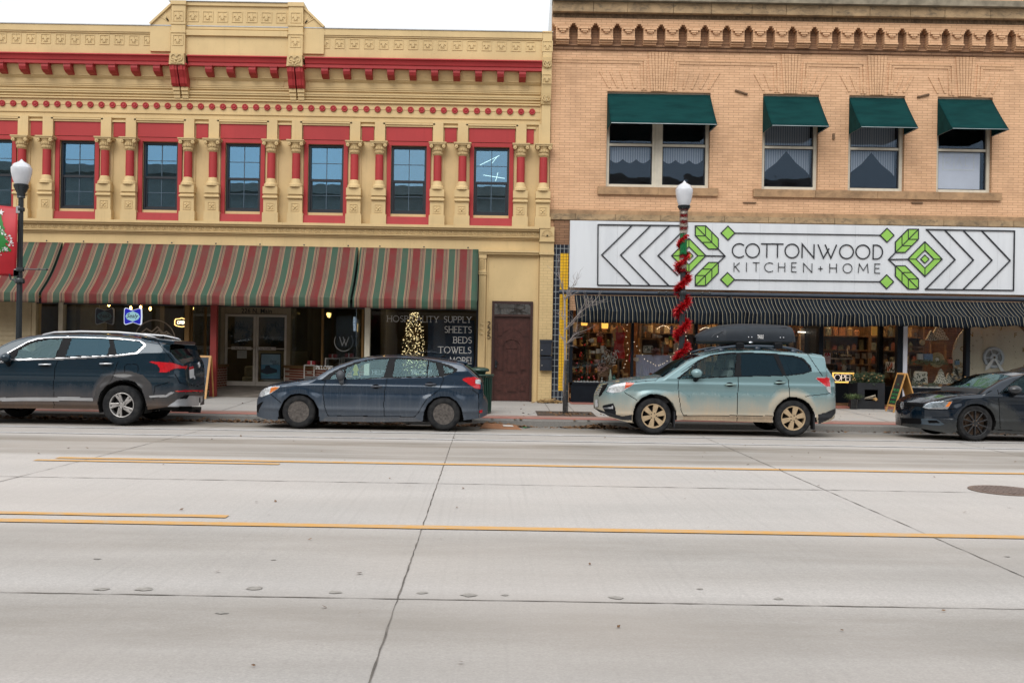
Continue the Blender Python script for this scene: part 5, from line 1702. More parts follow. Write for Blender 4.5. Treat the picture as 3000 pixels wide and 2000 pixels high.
def blades(m,c,n,rad,ln,wd,rnd,flat=1.0,up=0.0):
 for _ in range(n):
  a=Vector((rnd.gauss(0,1),rnd.gauss(0,1),rnd.gauss(0,1)*flat)).normalized()
  p=Vector(c)+a*rad*rnd.random()**.5
  d=(a+Vector((rnd.uniform(-.6,.6),rnd.uniform(-.6,.6),rnd.uniform(-.6,.6)+up))).normalized()*ln*rnd.uniform(.6,1.3)
  s=d.orthogonal().normalized()*wd
  m.add([p,p+d*.5+s,p+d,p+d*.5-s],[(0,1,2,3)])
YD0=YF+.45
for k,(pa,pb,ya,yb_)in enumerate(((1702,1721,938,953),(1762,1782,942,962))):
 c,d=at((pa+pb)/2,yb_,YF+.8),at(pb,ya,YF+.8)
 r,h=d.x-c.x,d.z-c.z
 pd=thing('pendant_lamp',tuple(c),['glowing yellow pendant lamp nearest the tiled pier','glowing yellow pendant lamp beside the red apron'][k],'lamp','yellow pendant lamps')
 m=MB();m.lathe([(r*.9,0),(r,h*.2),(r,h),(r*.3,h+.02)],16,c,cap=False);m.build('shade',emis('amber_shade',(1.0,.55,.10),1.15),pd)
 m=MB();m.tube([c+Vector((0,0,h)),c+Vector((0,0,1.2))],.006,4);m.build('cord',M_BLK,pd)
c=at(1812,1050,YF+.6)
mq=thing('mannequin',tuple(c),'tan dress form wearing a red apron in the window','mannequin')
m=MB();zt_=at(1812,946,YF+.6).z
H_=zt_-c.z
secs=[(.0,.15,.10),(.12,.155,.11),(.3,.125,.10),(.42,.115,.09),(.58,.145,.105),(.70,.16,.10),(.80,.175,.085),(.86,.12,.065),(.90,.055,.05),(1,.05,.045)]
vs,fs=[],[]
for(f,a,b)in secs:
 for q in range(16):
  th_=2*math.pi*q/16
  vs.append((c.x+a*math.cos(th_),c.y+b*math.sin(th_),c.z+H_*f))
for i in range(len(secs)-1):
 for q in range(16):
  fs.append((i*16+q,i*16+(q+1)%16,(i+1)*16+(q+1)%16,(i+1)*16+q))
fs.append(tuple((len(secs)-1)*16+q for q in range(16)))
m.add(vs,fs);m.build('torso',mat('tan_linen',(.50,.25,.06),.7,.1),mq,smooth=True)
m=MB()
def shell(f0,f1,a0,a1,k=1.07):
 fsx=[f0+(f1-f0)*i/8 for i in range(9)]
 vs=[]
 for f in fsx:
  for i in range(len(secs)-1):
   if secs[i][0]<=f<=secs[i+1][0]:
    t_=(f-secs[i][0])/(secs[i+1][0]-secs[i][0]);a=secs[i][1]+(secs[i+1][1]-secs[i][1])*t_;b=secs[i][2]+(secs[i+1][2]-secs[i][2])*t_;break
  for q in range(11):
   th_=R(a0+(a1-a0)*q/10)
   vs.append((c.x+a*k*math.cos(th_),c.y+b*k*math.sin(th_),c.z+H_*f))
 m.add(vs,[(i*11+q,i*11+q+1,(i+1)*11+q+1,(i+1)*11+q)for i in range(8)for q in range(10)])
shell(.0,.5,195,375);shell(.5,.74,235,345,1.08)
m.tube([(c.x-.06,c.y-.11,c.z+H_*.73),(c.x-.06,c.y-.06,c.z+H_*.86),(c.x-.05,c.y,c.z+H_*.9)],.013,5);m.tube([(c.x+.11,c.y-.09,c.z+H_*.73),(c.x+.08,c.y-.05,c.z+H_*.86),(c.x+.05,c.y,c.z+H_*.9)],.013,5)
m.build('apron',mat('apron_red',(.42,.018,.012),.8,.15),mq,smooth='all')
m=MB();m.tube([c,(c.x,c.y,.66)],.025,8);m.lathe([(.16,.66),(.16,.69),(.03,.72)],14,(c.x,c.y,0));m.build('stand',M_WOODD,mq)
xa,xb=at(1727,1000,YD0).x,at(1776,1000,YD0).x
ls=thing('ladder_shelf',((xa+xb)/2,YD0,.66),'dark wooden ladder shelf of white mugs left of the red apron','shelf')
for s_ in(xa,xb):
 m=MB();m.tube([(s_-.05*(1 if s_==xa else-1),YD0-.12,.66),(s_,YD0+.25,at(1740,975,YD0).z)],.018,6);m.build('rail',M_WOODD,ls)
for py_ in(1004,1036,1064):
 m=MB();m.box(xa-.02,xb+.02,YD0-.02,YD0+.22,at(1750,py_+2,YD0).z,at(1750,py_,YD0).z);m.build('shelf_board',M_WOODD,ls)
for i,(a,b,r,h,sd_,lab)in enumerate(((1735,1003,.055,.10,-1,'patterned white mug alone on the top ladder shelf'),(1752,1035,.06,.12,1,'plain tall white mug on the middle ladder shelf'),(1739,1035,.05,.07,-1,'small white cup at the left of the middle ladder shelf'),(1767,1035,.055,.09,1,'lower one of two stacked white mugs on the ladder shelf'),(1765,1024,.055,.10,1,'upper one of two stacked white mugs on the ladder shelf'))):
 mug(a,b,YD0+.08,r,h,lab,None,sd_)
c=at(1757,1003,YD0+.1)
fl=thing('flower_pot',tuple(c),'red pot with a red and white bouquet on the ladder shelf','flowers')
m=MB();m.lathe([(.05,0),(.065,.05),(.07,.15),(.06,.16)],14,c);m.build('pot',M_REDG,fl,smooth=True)
rnd=random.Random(5);m=MB();blades(m,c+Vector((0,0,.2)),90,.08,.05,.012,rnd);m.build('bouquet',mat('pink_white_petals',(.50,.30,.26),.7,.5,60),fl)
c=at(1749,1063,YD0+.08);m=MB();m.lathe([(.03,0),(.06,.02),(.085,.09),(.078,.09),(.05,.03),(0,.02)],16,c);one('bowl',m,mat('pale_pink_glaze',(.5,.3,.28),.3),'pale pink bowl on the lowest ladder shelf','bowl',c,smooth=True)
c=at(1768,1063,YD0+.08);m=MB();m.box(c.x-.05,c.x+.05,c.y-.04,c.y+.04,c.z,c.z+.02);m.box(c.x-.05,c.x+.05,c.y-.04,c.y+.04,c.z+.16,c.z+.18)
for q in((-1,-1),(-1,1),(1,-1),(1,1)):m.box(c.x+q[0]*.045-.006,c.x+q[0]*.045+.006,c.y+q[1]*.035-.006,c.y+q[1]*.035+.006,c.z+.02,c.z+.16)
m.prism([(c.x-.05,c.z+.181),(c.x+.05,c.z+.181),(c.x,c.z+.23)],c.y-.03,c.y+.03);one('lantern',m,M_GREY,'small grey metal lantern on the lowest ladder shelf','lantern',c)
c=at(1712,1080,YD0+.1);zt_=at(1712,978,YD0).z
ct=thing('christmas_tree',(c.x,c.y,.66),'narrow dark christmas tree with red baubles beside the tiled pier','tree')
m=MB();rnd=random.Random(8)
m.tube([(c.x,c.y,.66),(c.x,c.y,zt_)],[.03,.008],6)
for k in range(420):
 f=rnd.random();rr=.20*(1-f)**.9+.04
 a=rnd.uniform(0,6.28);p=Vector((c.x+math.cos(a)*rr*.4,c.y+math.sin(a)*rr*.4,.72+(zt_-.72)*f))
 d=Vector((math.cos(a)*rr,math.sin(a)*rr,-.03));s=Vector((-math.sin(a),math.cos(a),0))*.022
 m.add([p,p+d*.6+s,p+d,p+d*.6-s],[(0,1,2,3)])
m.build('branches',M_LEAFD,ct)
for k in range(15):
 f=rnd.random()*.9;rr=.20*(1-f)+.08;a=rnd.uniform(3.4,6.1)
 m=MB();m.ball((c.x+rr*math.cos(a),c.y+rr*math.sin(a),.72+(zt_-.72)*f),.032,8);m.build('bauble',mat('bauble_red',(.5,.02,.02),.15,coat=.5),ct,smooth='all')
c=at(1790,1090,YD0-.05)
m,b_=MB(),MB();rnd=random.Random(4)
for k in range(26):
 a=rnd.uniform(0,6.28);tip=c+Vector((math.cos(a)*rnd.uniform(.05,.22),math.sin(a)*.12,rnd.uniform(.3,.62)))
 m.tube([c,c+(tip-c)*.5+Vector((0,0,.05)),tip],.005,4)
 for q in range(7):
  f=rnd.uniform(.5,1);b_.ball(c+(tip-c)*f+Vector((rnd.uniform(-.03,.03),rnd.uniform(-.03,.03),rnd.uniform(-.02,.03))),.012,5)
bt=thing('berry_twigs',(c.x,c.y,.66),'bunch of twigs with white berries left of the red apron','twigs')
m.tube([c+Vector((0,0,.02)),(c.x,c.y,.66)],.02,6)
m.build('twigs',M_WOODD,bt);b_.build('berries',mat('white_berries',(.66,.64,.62),.5),bt)
c=at(1766,1120,YF+.28)
rd=thing('reindeer_planter',(c.x,c.y,.67),'brown wooden reindeer planter with pale flowers on the cotton snow','planter')
m=MB();m.box(c.x-.13,c.x+.13,c.y-.08,c.y+.08,.83,.98)
m.box(c.x+.07,c.x+.14,c.y-.05,c.y+.05,.981,1.14);m.box(c.x+.07,c.x+.22,c.y-.045,c.y+.045,1.07,1.135);m.build('body',M_WOODD,rd,bevel=.01)
for a in(-.11,.10):
 for b in(-.06,.06):
  m=MB();m.tube([(c.x+a,c.y+b,.67),(c.x+a,c.y+b,.83)],.022,8);m.build('leg',M_WOODD,rd)
for s in(-1,1):
 m=MB();p=Vector((c.x+.10,c.y+s*.03,1.14));m.tube([p,p+Vector((-.02,s*.05,.10)),p+Vector((.03,s*.08,.18))],.008,5);m.tube([p+Vector((-.02,s*.05,.10)),p+Vector((-.07,s*.06,.16))],.007,5);m.build('antler',M_WOODD,rd)
m=MB();rnd=random.Random(9);blades(m,(c.x-.02,c.y,1.04),150,.13,.06,.014,rnd,.6);m.build('flowers',MATS['pink_white_petals'],rd)
c=at(1788,1116,YF+.25);m=MB();m.lathe([(.05,0),(.052,.10),(.035,.16),(.03,.18),(.012,.30),(0,.31)],14,c);one('bottle_gnome',m,mat('pale_green_glass',(.36,.42,.36),.3),'pale little bottle shaped gnome right of the reindeer planter','ornament',c,smooth=True)
c=at(1763,1121,YF+.18)
pg=thing('plush_penguin',tuple(c),'tiny dark plush penguin under the reindeer planter','toy')
m=MB();m.ball(c+Vector((0,0,.05)),.05,10,1,.8,1.1);m.ball(c+Vector((0,0,.125)),.036,10);m.build('body',M_BLK,pg,smooth='all')
m=MB();m.ball(c+Vector((0,-.022,.045)),.034,10,1,.6,1.1);m.ball(c+Vector((0,-.02,.12)),.022,8,1,.8,1);m.build('belly',M_CER,pg,smooth='all')
c=at(1799,1108,YF+.3);m=MB();m.ball(c,.06,12);m.lathe([(.015,.055),(.015,.085)],8,c);one('glass_bauble',m,mat('bauble_teal',(.02,.12,.10),.1,coat=.6),'large teal glass bauble right of the reindeer planter','bauble',c,smooth='all')
c=at(1832,1110,YF+.4)
wd_=thing('wooden_figure',tuple(c),'small wooden deer figure at the right end of the apron window','figure')
m=MB();m.box(c.x-.07,c.x+.07,c.y-.03,c.y+.03,c.z+.08,c.z+.15);m.box(c.x-.09,c.x-.05,c.y-.025,c.y+.025,c.z+.14,c.z+.24);m.box(c.x-.14,c.x-.05,c.y-.025,c.y+.025,c.z+.20,c.z+.24)
m.build('body',M_WOOD,wd_,bevel=.008)
for a in(-.06,.05):
 m=MB();m.box(c.x+a-.012,c.x+a+.012,c.y-.02,c.y+.02,c.z-.05,c.z+.08);m.build('leg',M_WOOD,wd_)
Y=YF+.5
x0,x1=at(1862,1050,Y).x,at(1966,1050,Y).x;zt_=at(1915,1040,Y).z
tb=thing('draped_table',((x0+x1)/2,Y,.66),'table draped with sheer pale lavender cloth in the middle window','table')
m=MB();m.box(x0+.1,x1-.03,Y,Y+.4,zt_-.03,zt_);m.build('tabletop',M_WOOD,tb)
m=MB();vs=[];n=40
for j in range(9):
 f=j/8
 for i in range(n+1):
  u_=i/n
  sw=.05*math.sin(u_*40)*f
  x=x0+(x1-x0)*(u_+.04*f*math.sin(u_*9))
  drop=(zt_-.70)*f*(1-.35*math.exp(-((u_-.45)/.2)**2))
  vs.append((x,Y-.05-.06*f-sw,zt_+.004-drop))
m.add(vs,[(j*(n+1)+i,(j+1)*(n+1)+i,(j+1)*(n+1)+i+1,j*(n+1)+i+1)for j in range(8)for i in range(n)])
m.add([(x0,Y-.05,zt_+.004),(x1,Y-.05,zt_+.004),(x1,Y+.42,zt_+.004),(x0,Y+.42,zt_+.004)],[(0,1,2,3)])
m.build('cloth',mat('lavender_gauze',(.36,.37,.50),.9,.1),tb,smooth='all')
for a in(x0+.12,x1-.08):
 m=MB();m.box(a,a+.05,Y+.1,Y+.15,.66,zt_-.031);m.build('leg',M_WOODD,tb)
x0,x1=at(1873,1000,Y+.1).x,at(1934,1000,Y+.1).x;z0,z1=zt_+.01,at(1900,990,Y+.1).z
cr_=thing('wooden_crate',((x0+x1)/2,Y+.1,z0),'open honey coloured wooden crate standing on the draped table','crate')
m=MB();m.box(x0,x0+.06,Y+.02,Y+.35,z0,z1);m.box(x1-.04,x1,Y+.02,Y+.35,z0,z1);m.box(x0+.06,x1-.04,Y+.02,Y+.35,z1-.04,z1);m.box(x0+.06,x1-.04,Y+.02,Y+.35,z0,z0+.03);m.build('frame',M_WOOD,cr_)
m=MB();m.box(x0+.06,x1-.04,Y+.33,Y+.35,z0+.03,z1-.04);m.build('back_panel',M_WOODD,cr_)
def leafy(m,x0,x1,z0,z1,y,rnd,n,ln=.05):
 for k in range(n):
  cx,cz=rnd.uniform(x0,x1),rnd.uniform(z0,z1);a=rnd.uniform(0,6.28)
  d=Vector((math.cos(a),math.sin(a)))*ln;s=Vector((-d.y,d.x))*.35
  m.prism([(cx-d.x/2,cz-d.y/2),(cx+s.x/2,cz+s.y/2),(cx+d.x/2,cz+d.y/2),(cx-s.x/2,cz-s.y/2)],y-.003,y)
c=at(1899,1034,Y+.05);w_,h_=.13,.20
pw=thing('cushion',tuple(c),'white cushion printed with dark leaves inside the wooden crate','cushion')
m=MB();m.box(c.x-w_,c.x+w_,c.y,c.y+.08,c.z,c.z+h_);m.build('cover',mat('cream_fabric',(.55,.52,.45),.85),pw,bevel=.03)
m=MB();leafy(m,c.x-w_*.8,c.x+w_*.8,c.z+.03,c.z+h_-.03,c.y-.001,random.Random(2),26);m.build('leaf_print',M_LEAFD,pw)
c=at(1920,1032,Y);m=MB();blades(m,c,160,.11,.06,.014,random.Random(12),1);one('bouquet',m,mat('red_white_petals',(.40,.20,.17),.7,.7,60),'bouquet of small red and white flowers at the right of the crate','flowers',c)
c=at(1898,989,Y+.15);m=MB();m.box(c.x-.07,c.x+.07,c.y-.06,c.y+.06,c.z,c.z+.16);one('patterned_tin',m,mat('orange_pattern',(.42,.22,.07),.5,.7,40),'orange and cream patterned tin on top of the wooden crate','tin',c,bevel=.01)
mug(1917,990,Y+.15,.055,.10,'white mug in the middle of the crate top');mug(1929,990,Y+.15,.06,.08,'low white cup at the right of the crate top')
c=at(1883,986,Y+.05);m=MB()
rnd=random.Random(21)
for k in range(40):
 p=c+Vector((rnd.uniform(-.02,.02),rnd.uniform(-.02,.02),0));m.tube([p+Vector((rnd.uniform(-.04,.04),0,.30)),p+Vector((0,0,.15)),p+Vector((rnd.uniform(-.04,.04),rnd.uniform(-.03,.03),0))],.006,4)
one('dried_bundle',m,mat('straw',(.26,.17,.08),.9,.4,30),'bundle of dried straw standing at the left of the crate top','straw bundle',c)
c=at(1941,1038,Y-.02);m=MB()
for k in range(60):
 a=rnd.uniform(0,6.28);m.tube([c+Vector((rnd.uniform(-.02,.02),rnd.uniform(-.02,.02),0)),c+Vector((math.cos(a)*.03,math.sin(a)*.03,.30)),c+Vector((math.cos(a)*.09,math.sin(a)*.06,.36-.2*rnd.random()))],.004,4)
one('dried_grass',m,mat('pale_grass',(.28,.27,.22),.9,.3,30),'drooping pale dried grasses right of the wooden crate','grasses',c)
for(a,b,cc,d,mm,nm,lab,cat)in((1961,1986,985,995,mat('lime_green',(.12,.30,.05),.5),'gift_box','flat bright green box above the draped table','box'),(1975,1990,1006,1040,mat('cream_card',(.42,.40,.36),.7),'card_box','upright cream card box behind the tinsel wound lamp post','box'),(1965,1972,955,978,mat('blue_cover',(.05,.08,.28),.6),'book','blue book standing high behind the lamp post','book'),(1944,1960,1008,1034,mat('rust_card',(.26,.09,.04),.6),'card_box','rust coloured card box left of the cream card box','box')):
 p,q=at(a,d,Y+.3),at(b,cc,Y+.3);m=MB();m.box(p.x,q.x,Y+.3,Y+.38,p.z,q.z);one(nm,m,mm,lab,cat,(p+q)/2,bevel=.004)
c=at(1975,1064,Y-.1)
pl=thing('plate',tuple(c),'round white plate with red berries leaning right of the draped table','plate')
m=MB();m.lathe([(0,0),(.08,.0),(.12,-.02),(.12,-.012),(.08,.008)],20,c+Vector((0,0,.11)),'y');m.build('dish',M_CER,pl,smooth=True)
m=MB();leafy(m,c.x-.06,c.x+.06,c.z+.05,c.z+.17,c.y-.022,random.Random(3),14,.04);m.build('red_print',M_REDG,pl)
mug(1866,1058,Y-.1,.055,.10,'white mug low beside the window mullion',None,-1)
c=at(1847,1060,Y);gn=thing('gnome',tuple(c),'small red gnome figure beside the black window mullion','figure')
m=MB();m.lathe([(.05,0),(.055,.06),(.03,.13)],12,c);m.build('body',M_REDG,gn,smooth=True)
m=MB();m.lathe([(.045,.12),(.02,.2),(0,.26)],12,c);m.build('hat',M_REDG,gn,smooth=True)
m=MB();m.ball(c+Vector((0,-.03,.11)),.022,8);m.build('face',M_CER,gn,smooth='all')
c=at(1878,1104,YF+.3);m=MB()
for k in range(34):
 a=k*.7;z=.30*k/34;r=.07*(1-k/36)
 m.tube([c+Vector((math.cos(a)*r,math.sin(a)*r,z)),c+Vector((math.cos(a+.7)*r,math.sin(a+.7)*r,z+.01))],.006,4)
 if k%6==0:m.tube([c+Vector((math.cos(a)*.07,math.sin(a)*.07,0)),c+Vector((0,0,.31))],.005,4)
one('wire_tree',m,mat('silver_wire',(.4,.42,.48),.4,metal=.5),'cone shaped silver wire tree in front of the draped table','ornament',c)
def light_string(pts,n,Y,label,size=.007):
 rnd=random.Random(len(pts)*n)
 base=at(*pts[0],Y)
 sl=thing('string_lights',tuple(base),label,'string lights','string lights in the brick shop')
 m,b_=MB(),MB()
 q=[at(a,b,Y)for a,b in pts]
 m.tube(q,.003,4)
 L_=len(q)-1
 for k in range(n):
  f=k/max(1,n-1)*L_;i=min(int(f),L_-1)
  p=q[i].lerp(q[i+1],f-i)
  b_.ball(p+Vector((rnd.uniform(-.01,.01),-.01,-.014)),size,5)
 m.build('cord',M_WOODD,sl);b_.build('bulbs',emis('string_bulb',(1,.86,.62),3),sl)
light_string([(1925,962),(1932,956),(1942,952),(1952,954),(1962,961)],13,YF+.9,'arched string of white lights above the draped table')
light_string([(2051,965),(2058,960),(2068,957.5),(2078,960),(2086,965)],16,YF+.9,'arched string of lights left of the roof box')
light_string([(1838,950),(1835,985),(1842,1020),(1836,1055),(1828,1075)],9,YF+.2,'loose string of lights hanging beside the apron')
light_string([(1858,1000),(1890,1052),(1925,1070),(1950,1060),(1992,1010),(2002,975)],22,YF+.15,'long string of lights looping over the lavender cloth')
light_string([(2004,950),(2012,990),(2020,1030),(2030,1050)],12,YF+.6,'loose string of lights behind the lamp post')
M_SHELF=mat('shelf_brown',(.10,.055,.025),.6,.3,8)
rnd=random.Random(77)
cols=[(.30,.20,.09),(.22,.06,.03),(.09,.10,.06),(.34,.28,.18),(.05,.045,.05),(.26,.12,.05),(.16,.18,.16)]
names=('tin','jar','box')
adj=('ochre','rust','olive','cream','black','copper','grey')
loci=('behind the apron window','behind the middle window','behind the lamp post','behind the roof box','behind the open sign','behind the pillow window')
for si,(xa,xb,y,loc_)in enumerate(((2.3,3.9,28.2,0),(4.3,6.0,27.8,1),(6.1,7.4,27.4,2),(7.6,9.0,27.9,3),(9.2,10.7,27.0,4),(11.0,12.6,27.8,5))):
 su=thing('shelf_unit',((xa+xb)/2,y,.21),'brown shelf unit of shop goods '+loci[loc_],'shelf','shelf units in the brick shop')
 m=MB();m.box(xa,xa+.05,y,y+.4,.21,2.5);m.box(xb-.05,xb,y,y+.4,.21,2.5);m.build('upright',M_SHELF,su)
 m=MB();m.box(xa+.05,xb-.05,y+.36,y+.4,.21,2.5);m.build('back_panel',M_SHELF,su)
 for k,z in enumerate((.8,1.2,1.6,2.0)):
  m=MB();m.box(xa+.05,xb-.05,y,y+.36,z,z+.03);m.build('shelf_board',M_SHELF,su)
  x=xa+.14
  j=0
  while x<xb-.16:
   ci=rnd.randrange(7);kind=rnd.randrange(3);h=rnd.uniform(.12,.28);r=rnd.uniform(.05,.09)
   c=Vector((x,y+.15,z+.031));m=MB()
   if kind==2:m.box(c.x-r,c.x+r,c.y-r,c.y+r,c.z,c.z+h)
   elif kind==1:m.lathe([(r,0),(r,h*.7),(r*.55,h*.85),(r*.6,h),(0,h)],10,c)
   else:m.lathe([(r,0),(r,h),(r*.9,h+.01),(0,h+.012)],10,c)
   lab='%s %s number of its kind on shelf'%(adj[ci],names[kind])
   lab='one of the %s %ss on the dim shelf unit %s'%(adj[ci],names[kind]if names[kind]!='box' else 'boxe',loci[loc_])
   o=m.build(('storage_tin','glass_jar','gift_box')[kind],mat('goods_'+adj[ci],cols[ci],.5,.3,20),loc=tuple(c))
   tag(o,lab,names[kind],'%s %s %s'%(adj[ci],('tins','jars','boxes')[kind],loci[loc_]))
   x+=2*r+rnd.uniform(.02,.12);j+=1
for k,(x,y)in enumerate(((3.4,26.0),(5.6,27.0),(7.8,26.4),(9.9,26.6),(12.4,26.2))):  # unseen ceiling lights, added as overall fill for the shop interior
 m=MB();m.box(x-.45,x+.45,y-.07,y+.07,3.62,3.68)
 tag(m.build('ceiling_light',emis('warm_fill_tube',(1,.66,.34),60),loc=(x,y,3.62)),'warm ceiling light %s'%('over the apron window','behind the middle window','behind the roof box','behind the open sign','behind the pillow window')[k],'light','ceiling lights of the brick shop')
m=MB();p,q=at(2346,1032,25.6),at(2358,962,25.6);m.box(p.x,q.x,25.6,25.72,.2,q.z);one('wood_pillar',m,mat('grey_wood',(.26,.21,.15),.8,.4,12,streak=.5),'weathered wooden pillar behind the roof box end','pillar',(p.x,25.6,.2))
m=MB();p=at(2338,972,25.55);m.tube([p,at(2363,973,25.55)],.012,6);one('light_bar',m,emis('bar_lamp',(1,.92,.8),4),'short level light bar across the weathered pillar','light',p)
Y=YRB+.35
shf=[]
for k,(py_,pa,pb)in enumerate(((1050,2432,2498),(1087,2428,2502))):
 p,q=at(pa,py_+2,Y),at(pb,py_-1,Y)
 m=MB();m.box(p.x,q.x,Y,Y+.28,p.z,q.z);sh_=m.build('wall_shelf',mat('white_shelf',(.5,.48,.46),.5),loc=tuple(p))
 tag(sh_,['upper white shelf of bottles above the open sign','lower white shelf of coffee things above the open sign'][k],'shelf')
for k in range(9):
 c=at(2440+6.6*k,1048.5,Y+.08+.05*(k%2));r=.024;h=.20
 bo=thing('bottle',tuple(c),'one of the slim dark bottles in the row on the upper white shelf','bottle','dark bottles on the upper shelf')
 m=MB();m.lathe([(r,0),(r,h*.6),(r*.4,h*.75),(r*.4,h)],10,c);m.build('body',mat('dark_bottle',(.01,.009,.008),.15,coat=.4),bo,smooth=True)
 if k>3:
  m=MB();m.lathe([(r*1.03,h*.2),(r*1.03,h*.5)],10,c,cap=False);m.build('label',mat('pale_label',(.4,.38,.34),.6),bo)
c=at(2482,1030,Y+.22);m=MB();m.lathe([(.05,-.13),(.05,-.1),(.0,.12)],12,c);one('paper_tree',m,M_CER,'little white cone tree standing among the bottles','ornament',c)
c=at(2472,1086,Y+.05);m=MB();m.lathe([(.06,0),(.065,.02),(.05,.11),(.055,.15),(.03,.16),(.01,.19),(0,.19)],14,c);m.tube([c+Vector((.05,0,.12)),c+Vector((.09,0,.11)),c+Vector((.055,0,.03))],.01,5);m.tube([c+Vector((-.05,0,.13)),c+Vector((-.08,0,.15))],.014,5);one('coffee_pot',m,M_CER,'white enamel coffee pot on the lower white shelf','pot',c,smooth=True)
for k,pa in enumerate((2447,2486)):
 c=at(pa,1086,Y+.08);m=MB();m.lathe([(.06,0),(.06,.15),(.05,.16),(.05,.175),(0,.178)],14,c);one('canister',m,M_BLK,['black canister left of the white coffee pot','black canister right of the white coffee pot'][k],'canister',c,'black canisters',True)
c=at(2459,1078,Y+.15);m=MB();m.prism([(c.x-.07,c.z-.05),(c.x+.07,c.z-.05),(c.x+.065,c.z+.16),(c.x-.065,c.z+.16)],c.y,c.y+.05);one('coffee_bag',m,mat('orange_pack',(.42,.11,.03),.5,.5,25),'orange coffee bag behind the white coffee pot','bag',c)
Yn=YRB+.03
for k,(a,b,cc,d,lab)in enumerate(((2413,2434,1034,1065,'white sheet with a dark red picture left of the bottle shelf'),)):
 p,q=at(a,d,Yn),at(b,cc,Yn);no=thing('paper_notice',tuple(p),lab,'notice')
 m=MB();m.box(p.x,q.x,Yn,Yn+.005,p.z,q.z);m.build('sheet',mat('lilac_paper',(.56,.53,.56),.7),no)
 m=MB();cx=(p.x+q.x)/2
 for(dx,dz)in((-.05,-.05),(.0,-.07),(.05,-.05),(-.03,-.02),(.03,-.02)):m.lathe([(.0,-.002),(.026,-.001)],10,(cx+dx,Yn-.0005,q.z+dz),'y',cap=False)
 m.build('picture',mat('cherry_print',(.28,.01,.05),.6),no)
 m=MB()
 for j in range(4):m.box(cx-.06+.01*j,cx+.06-.012*j,Yn-.002,Yn-.0003,q.z-.14-j*.03,q.z-.128-j*.03)
 m.build('print',mat('pink_print',(.40,.12,.22),.6),no)
for k,(a,b,cc,d)in enumerate(((2507,2519,1035,1050),(2525,2538,1034,1050),(2543,2555,1034,1050),(2510,2518,1074,1091),(2524,2534,1075,1092))):
 p,q=at(a,d,Y+.3),at(b,cc,Y+.3)
 m=MB();m.box(p.x,q.x,Y+.3,Y+.315,p.z,q.z);m.box(p.x+.02,q.x-.02,Y+.297,Y+.2995,p.z+.02,p.z+.03)
 one('tea_towel',m,mat('tea_towel',(.30,.31,.30),.9,.2,18),['folded pale towel, left of the upper three behind the planter','folded pale towel, middle of the upper three behind the planter','folded pale towel, right of the upper three behind the planter','folded pale towel, left of the lower two behind the planter','folded pale towel, right of the lower two behind the planter'][k],'towel',p,'folded tea towels')
p=at(2429,1099,Yn);m=MB();m.lathe([(0,-.004),(.078,-.003),(.078,0)],24,p,'y');one('round_sticker',m,mat('sticker_blue',(.015,.10,.42),.5),'round bright blue sticker left of the large open sign','sticker',p)
p,q=at(2554,982,Y),at(2574,957,Y);m=MB();m.box(p.x,q.x,Y,Y+.03,p.z,q.z);one('hanging_panel',m,emis('lit_panel',(.50,.26,.05),.28),'small lit yellow panel hanging high in the entry window','panel',p)
p,q=at(2438,1121,Yn-.06),at(2504,1091,Yn-.06)
osn=thing('open_sign',tuple((p+q)/2),'large open sign with glowing yellow frame low in the entry window','sign')
m=MB();m.box(p.x,q.x,Yn-.04,Yn,p.z,q.z);m.build('backing',M_BLK,osn)
m=MB();b=.022;m.stroke([(p.x+b,p.z+b),(q.x-b,p.z+b),(q.x-b,q.z-b),(p.x+b,q.z-b)],.032,Yn-.065,Yn-.041,True);m.build('frame_tube',emis('yellow_tube',(1,.60,.14),1.2),osn)
m=MB();word(m,'OPEN',p.x+.065,p.z+.06,(q.z-p.z)-.12,.009,Yn-.06,Yn-.041,.16,wide=.98);m.build('lettering',emis('white_tube',(.95,.80,.68),.9),osn)
x=XR1-.012
za,zb_=at(2612,1090,25.0).z,at(2612,1060,25.0).z
fp=thing('floral_poster',(x,25,za),'white poster of orange flowers in the entry side window','poster')
m=MB();m.box(x-.004,x,24.68,25.25,za,zb_);m.build('sheet',mat('poster_white',(.5,.54,.54),.6),fp)
m=MB();rnd=random.Random(31)
for k in range(12):
 cy,cz=rnd.uniform(24.74,25.2),rnd.uniform(za+.03,zb_-.03);a=rnd.uniform(0,6.28);d=Vector((math.cos(a),math.sin(a)))*.09;s=Vector((-d.y,d.x))*.3
 m.prism([(cy-d.x,cz-d.y),(cy+s.x,cz+s.y),(cy+d.x,cz+d.y),(cy-s.x,cz-s.y)],x-.0065-.0001*k,x-.0042,'x')
m.build('leaves',M_LEAFD,fp)
m=MB()
for(cy,cz)in((24.85,zb_-.08),(25.08,za+.08),(24.95,za+.14)):
 for q_ in range(7):
  a=q_*.9;m.prism([(cy,cz),(cy+.05*math.cos(a-.2),cz+.05*math.sin(a-.2)),(cy+.075*math.cos(a),cz+.075*math.sin(a)),(cy+.05*math.cos(a+.2),cz+.05*math.sin(a+.2))],x-.009,x-.0068,'x')
m.build('flowers',mat('orange_petals',(.55,.10,.02),.6),fp)
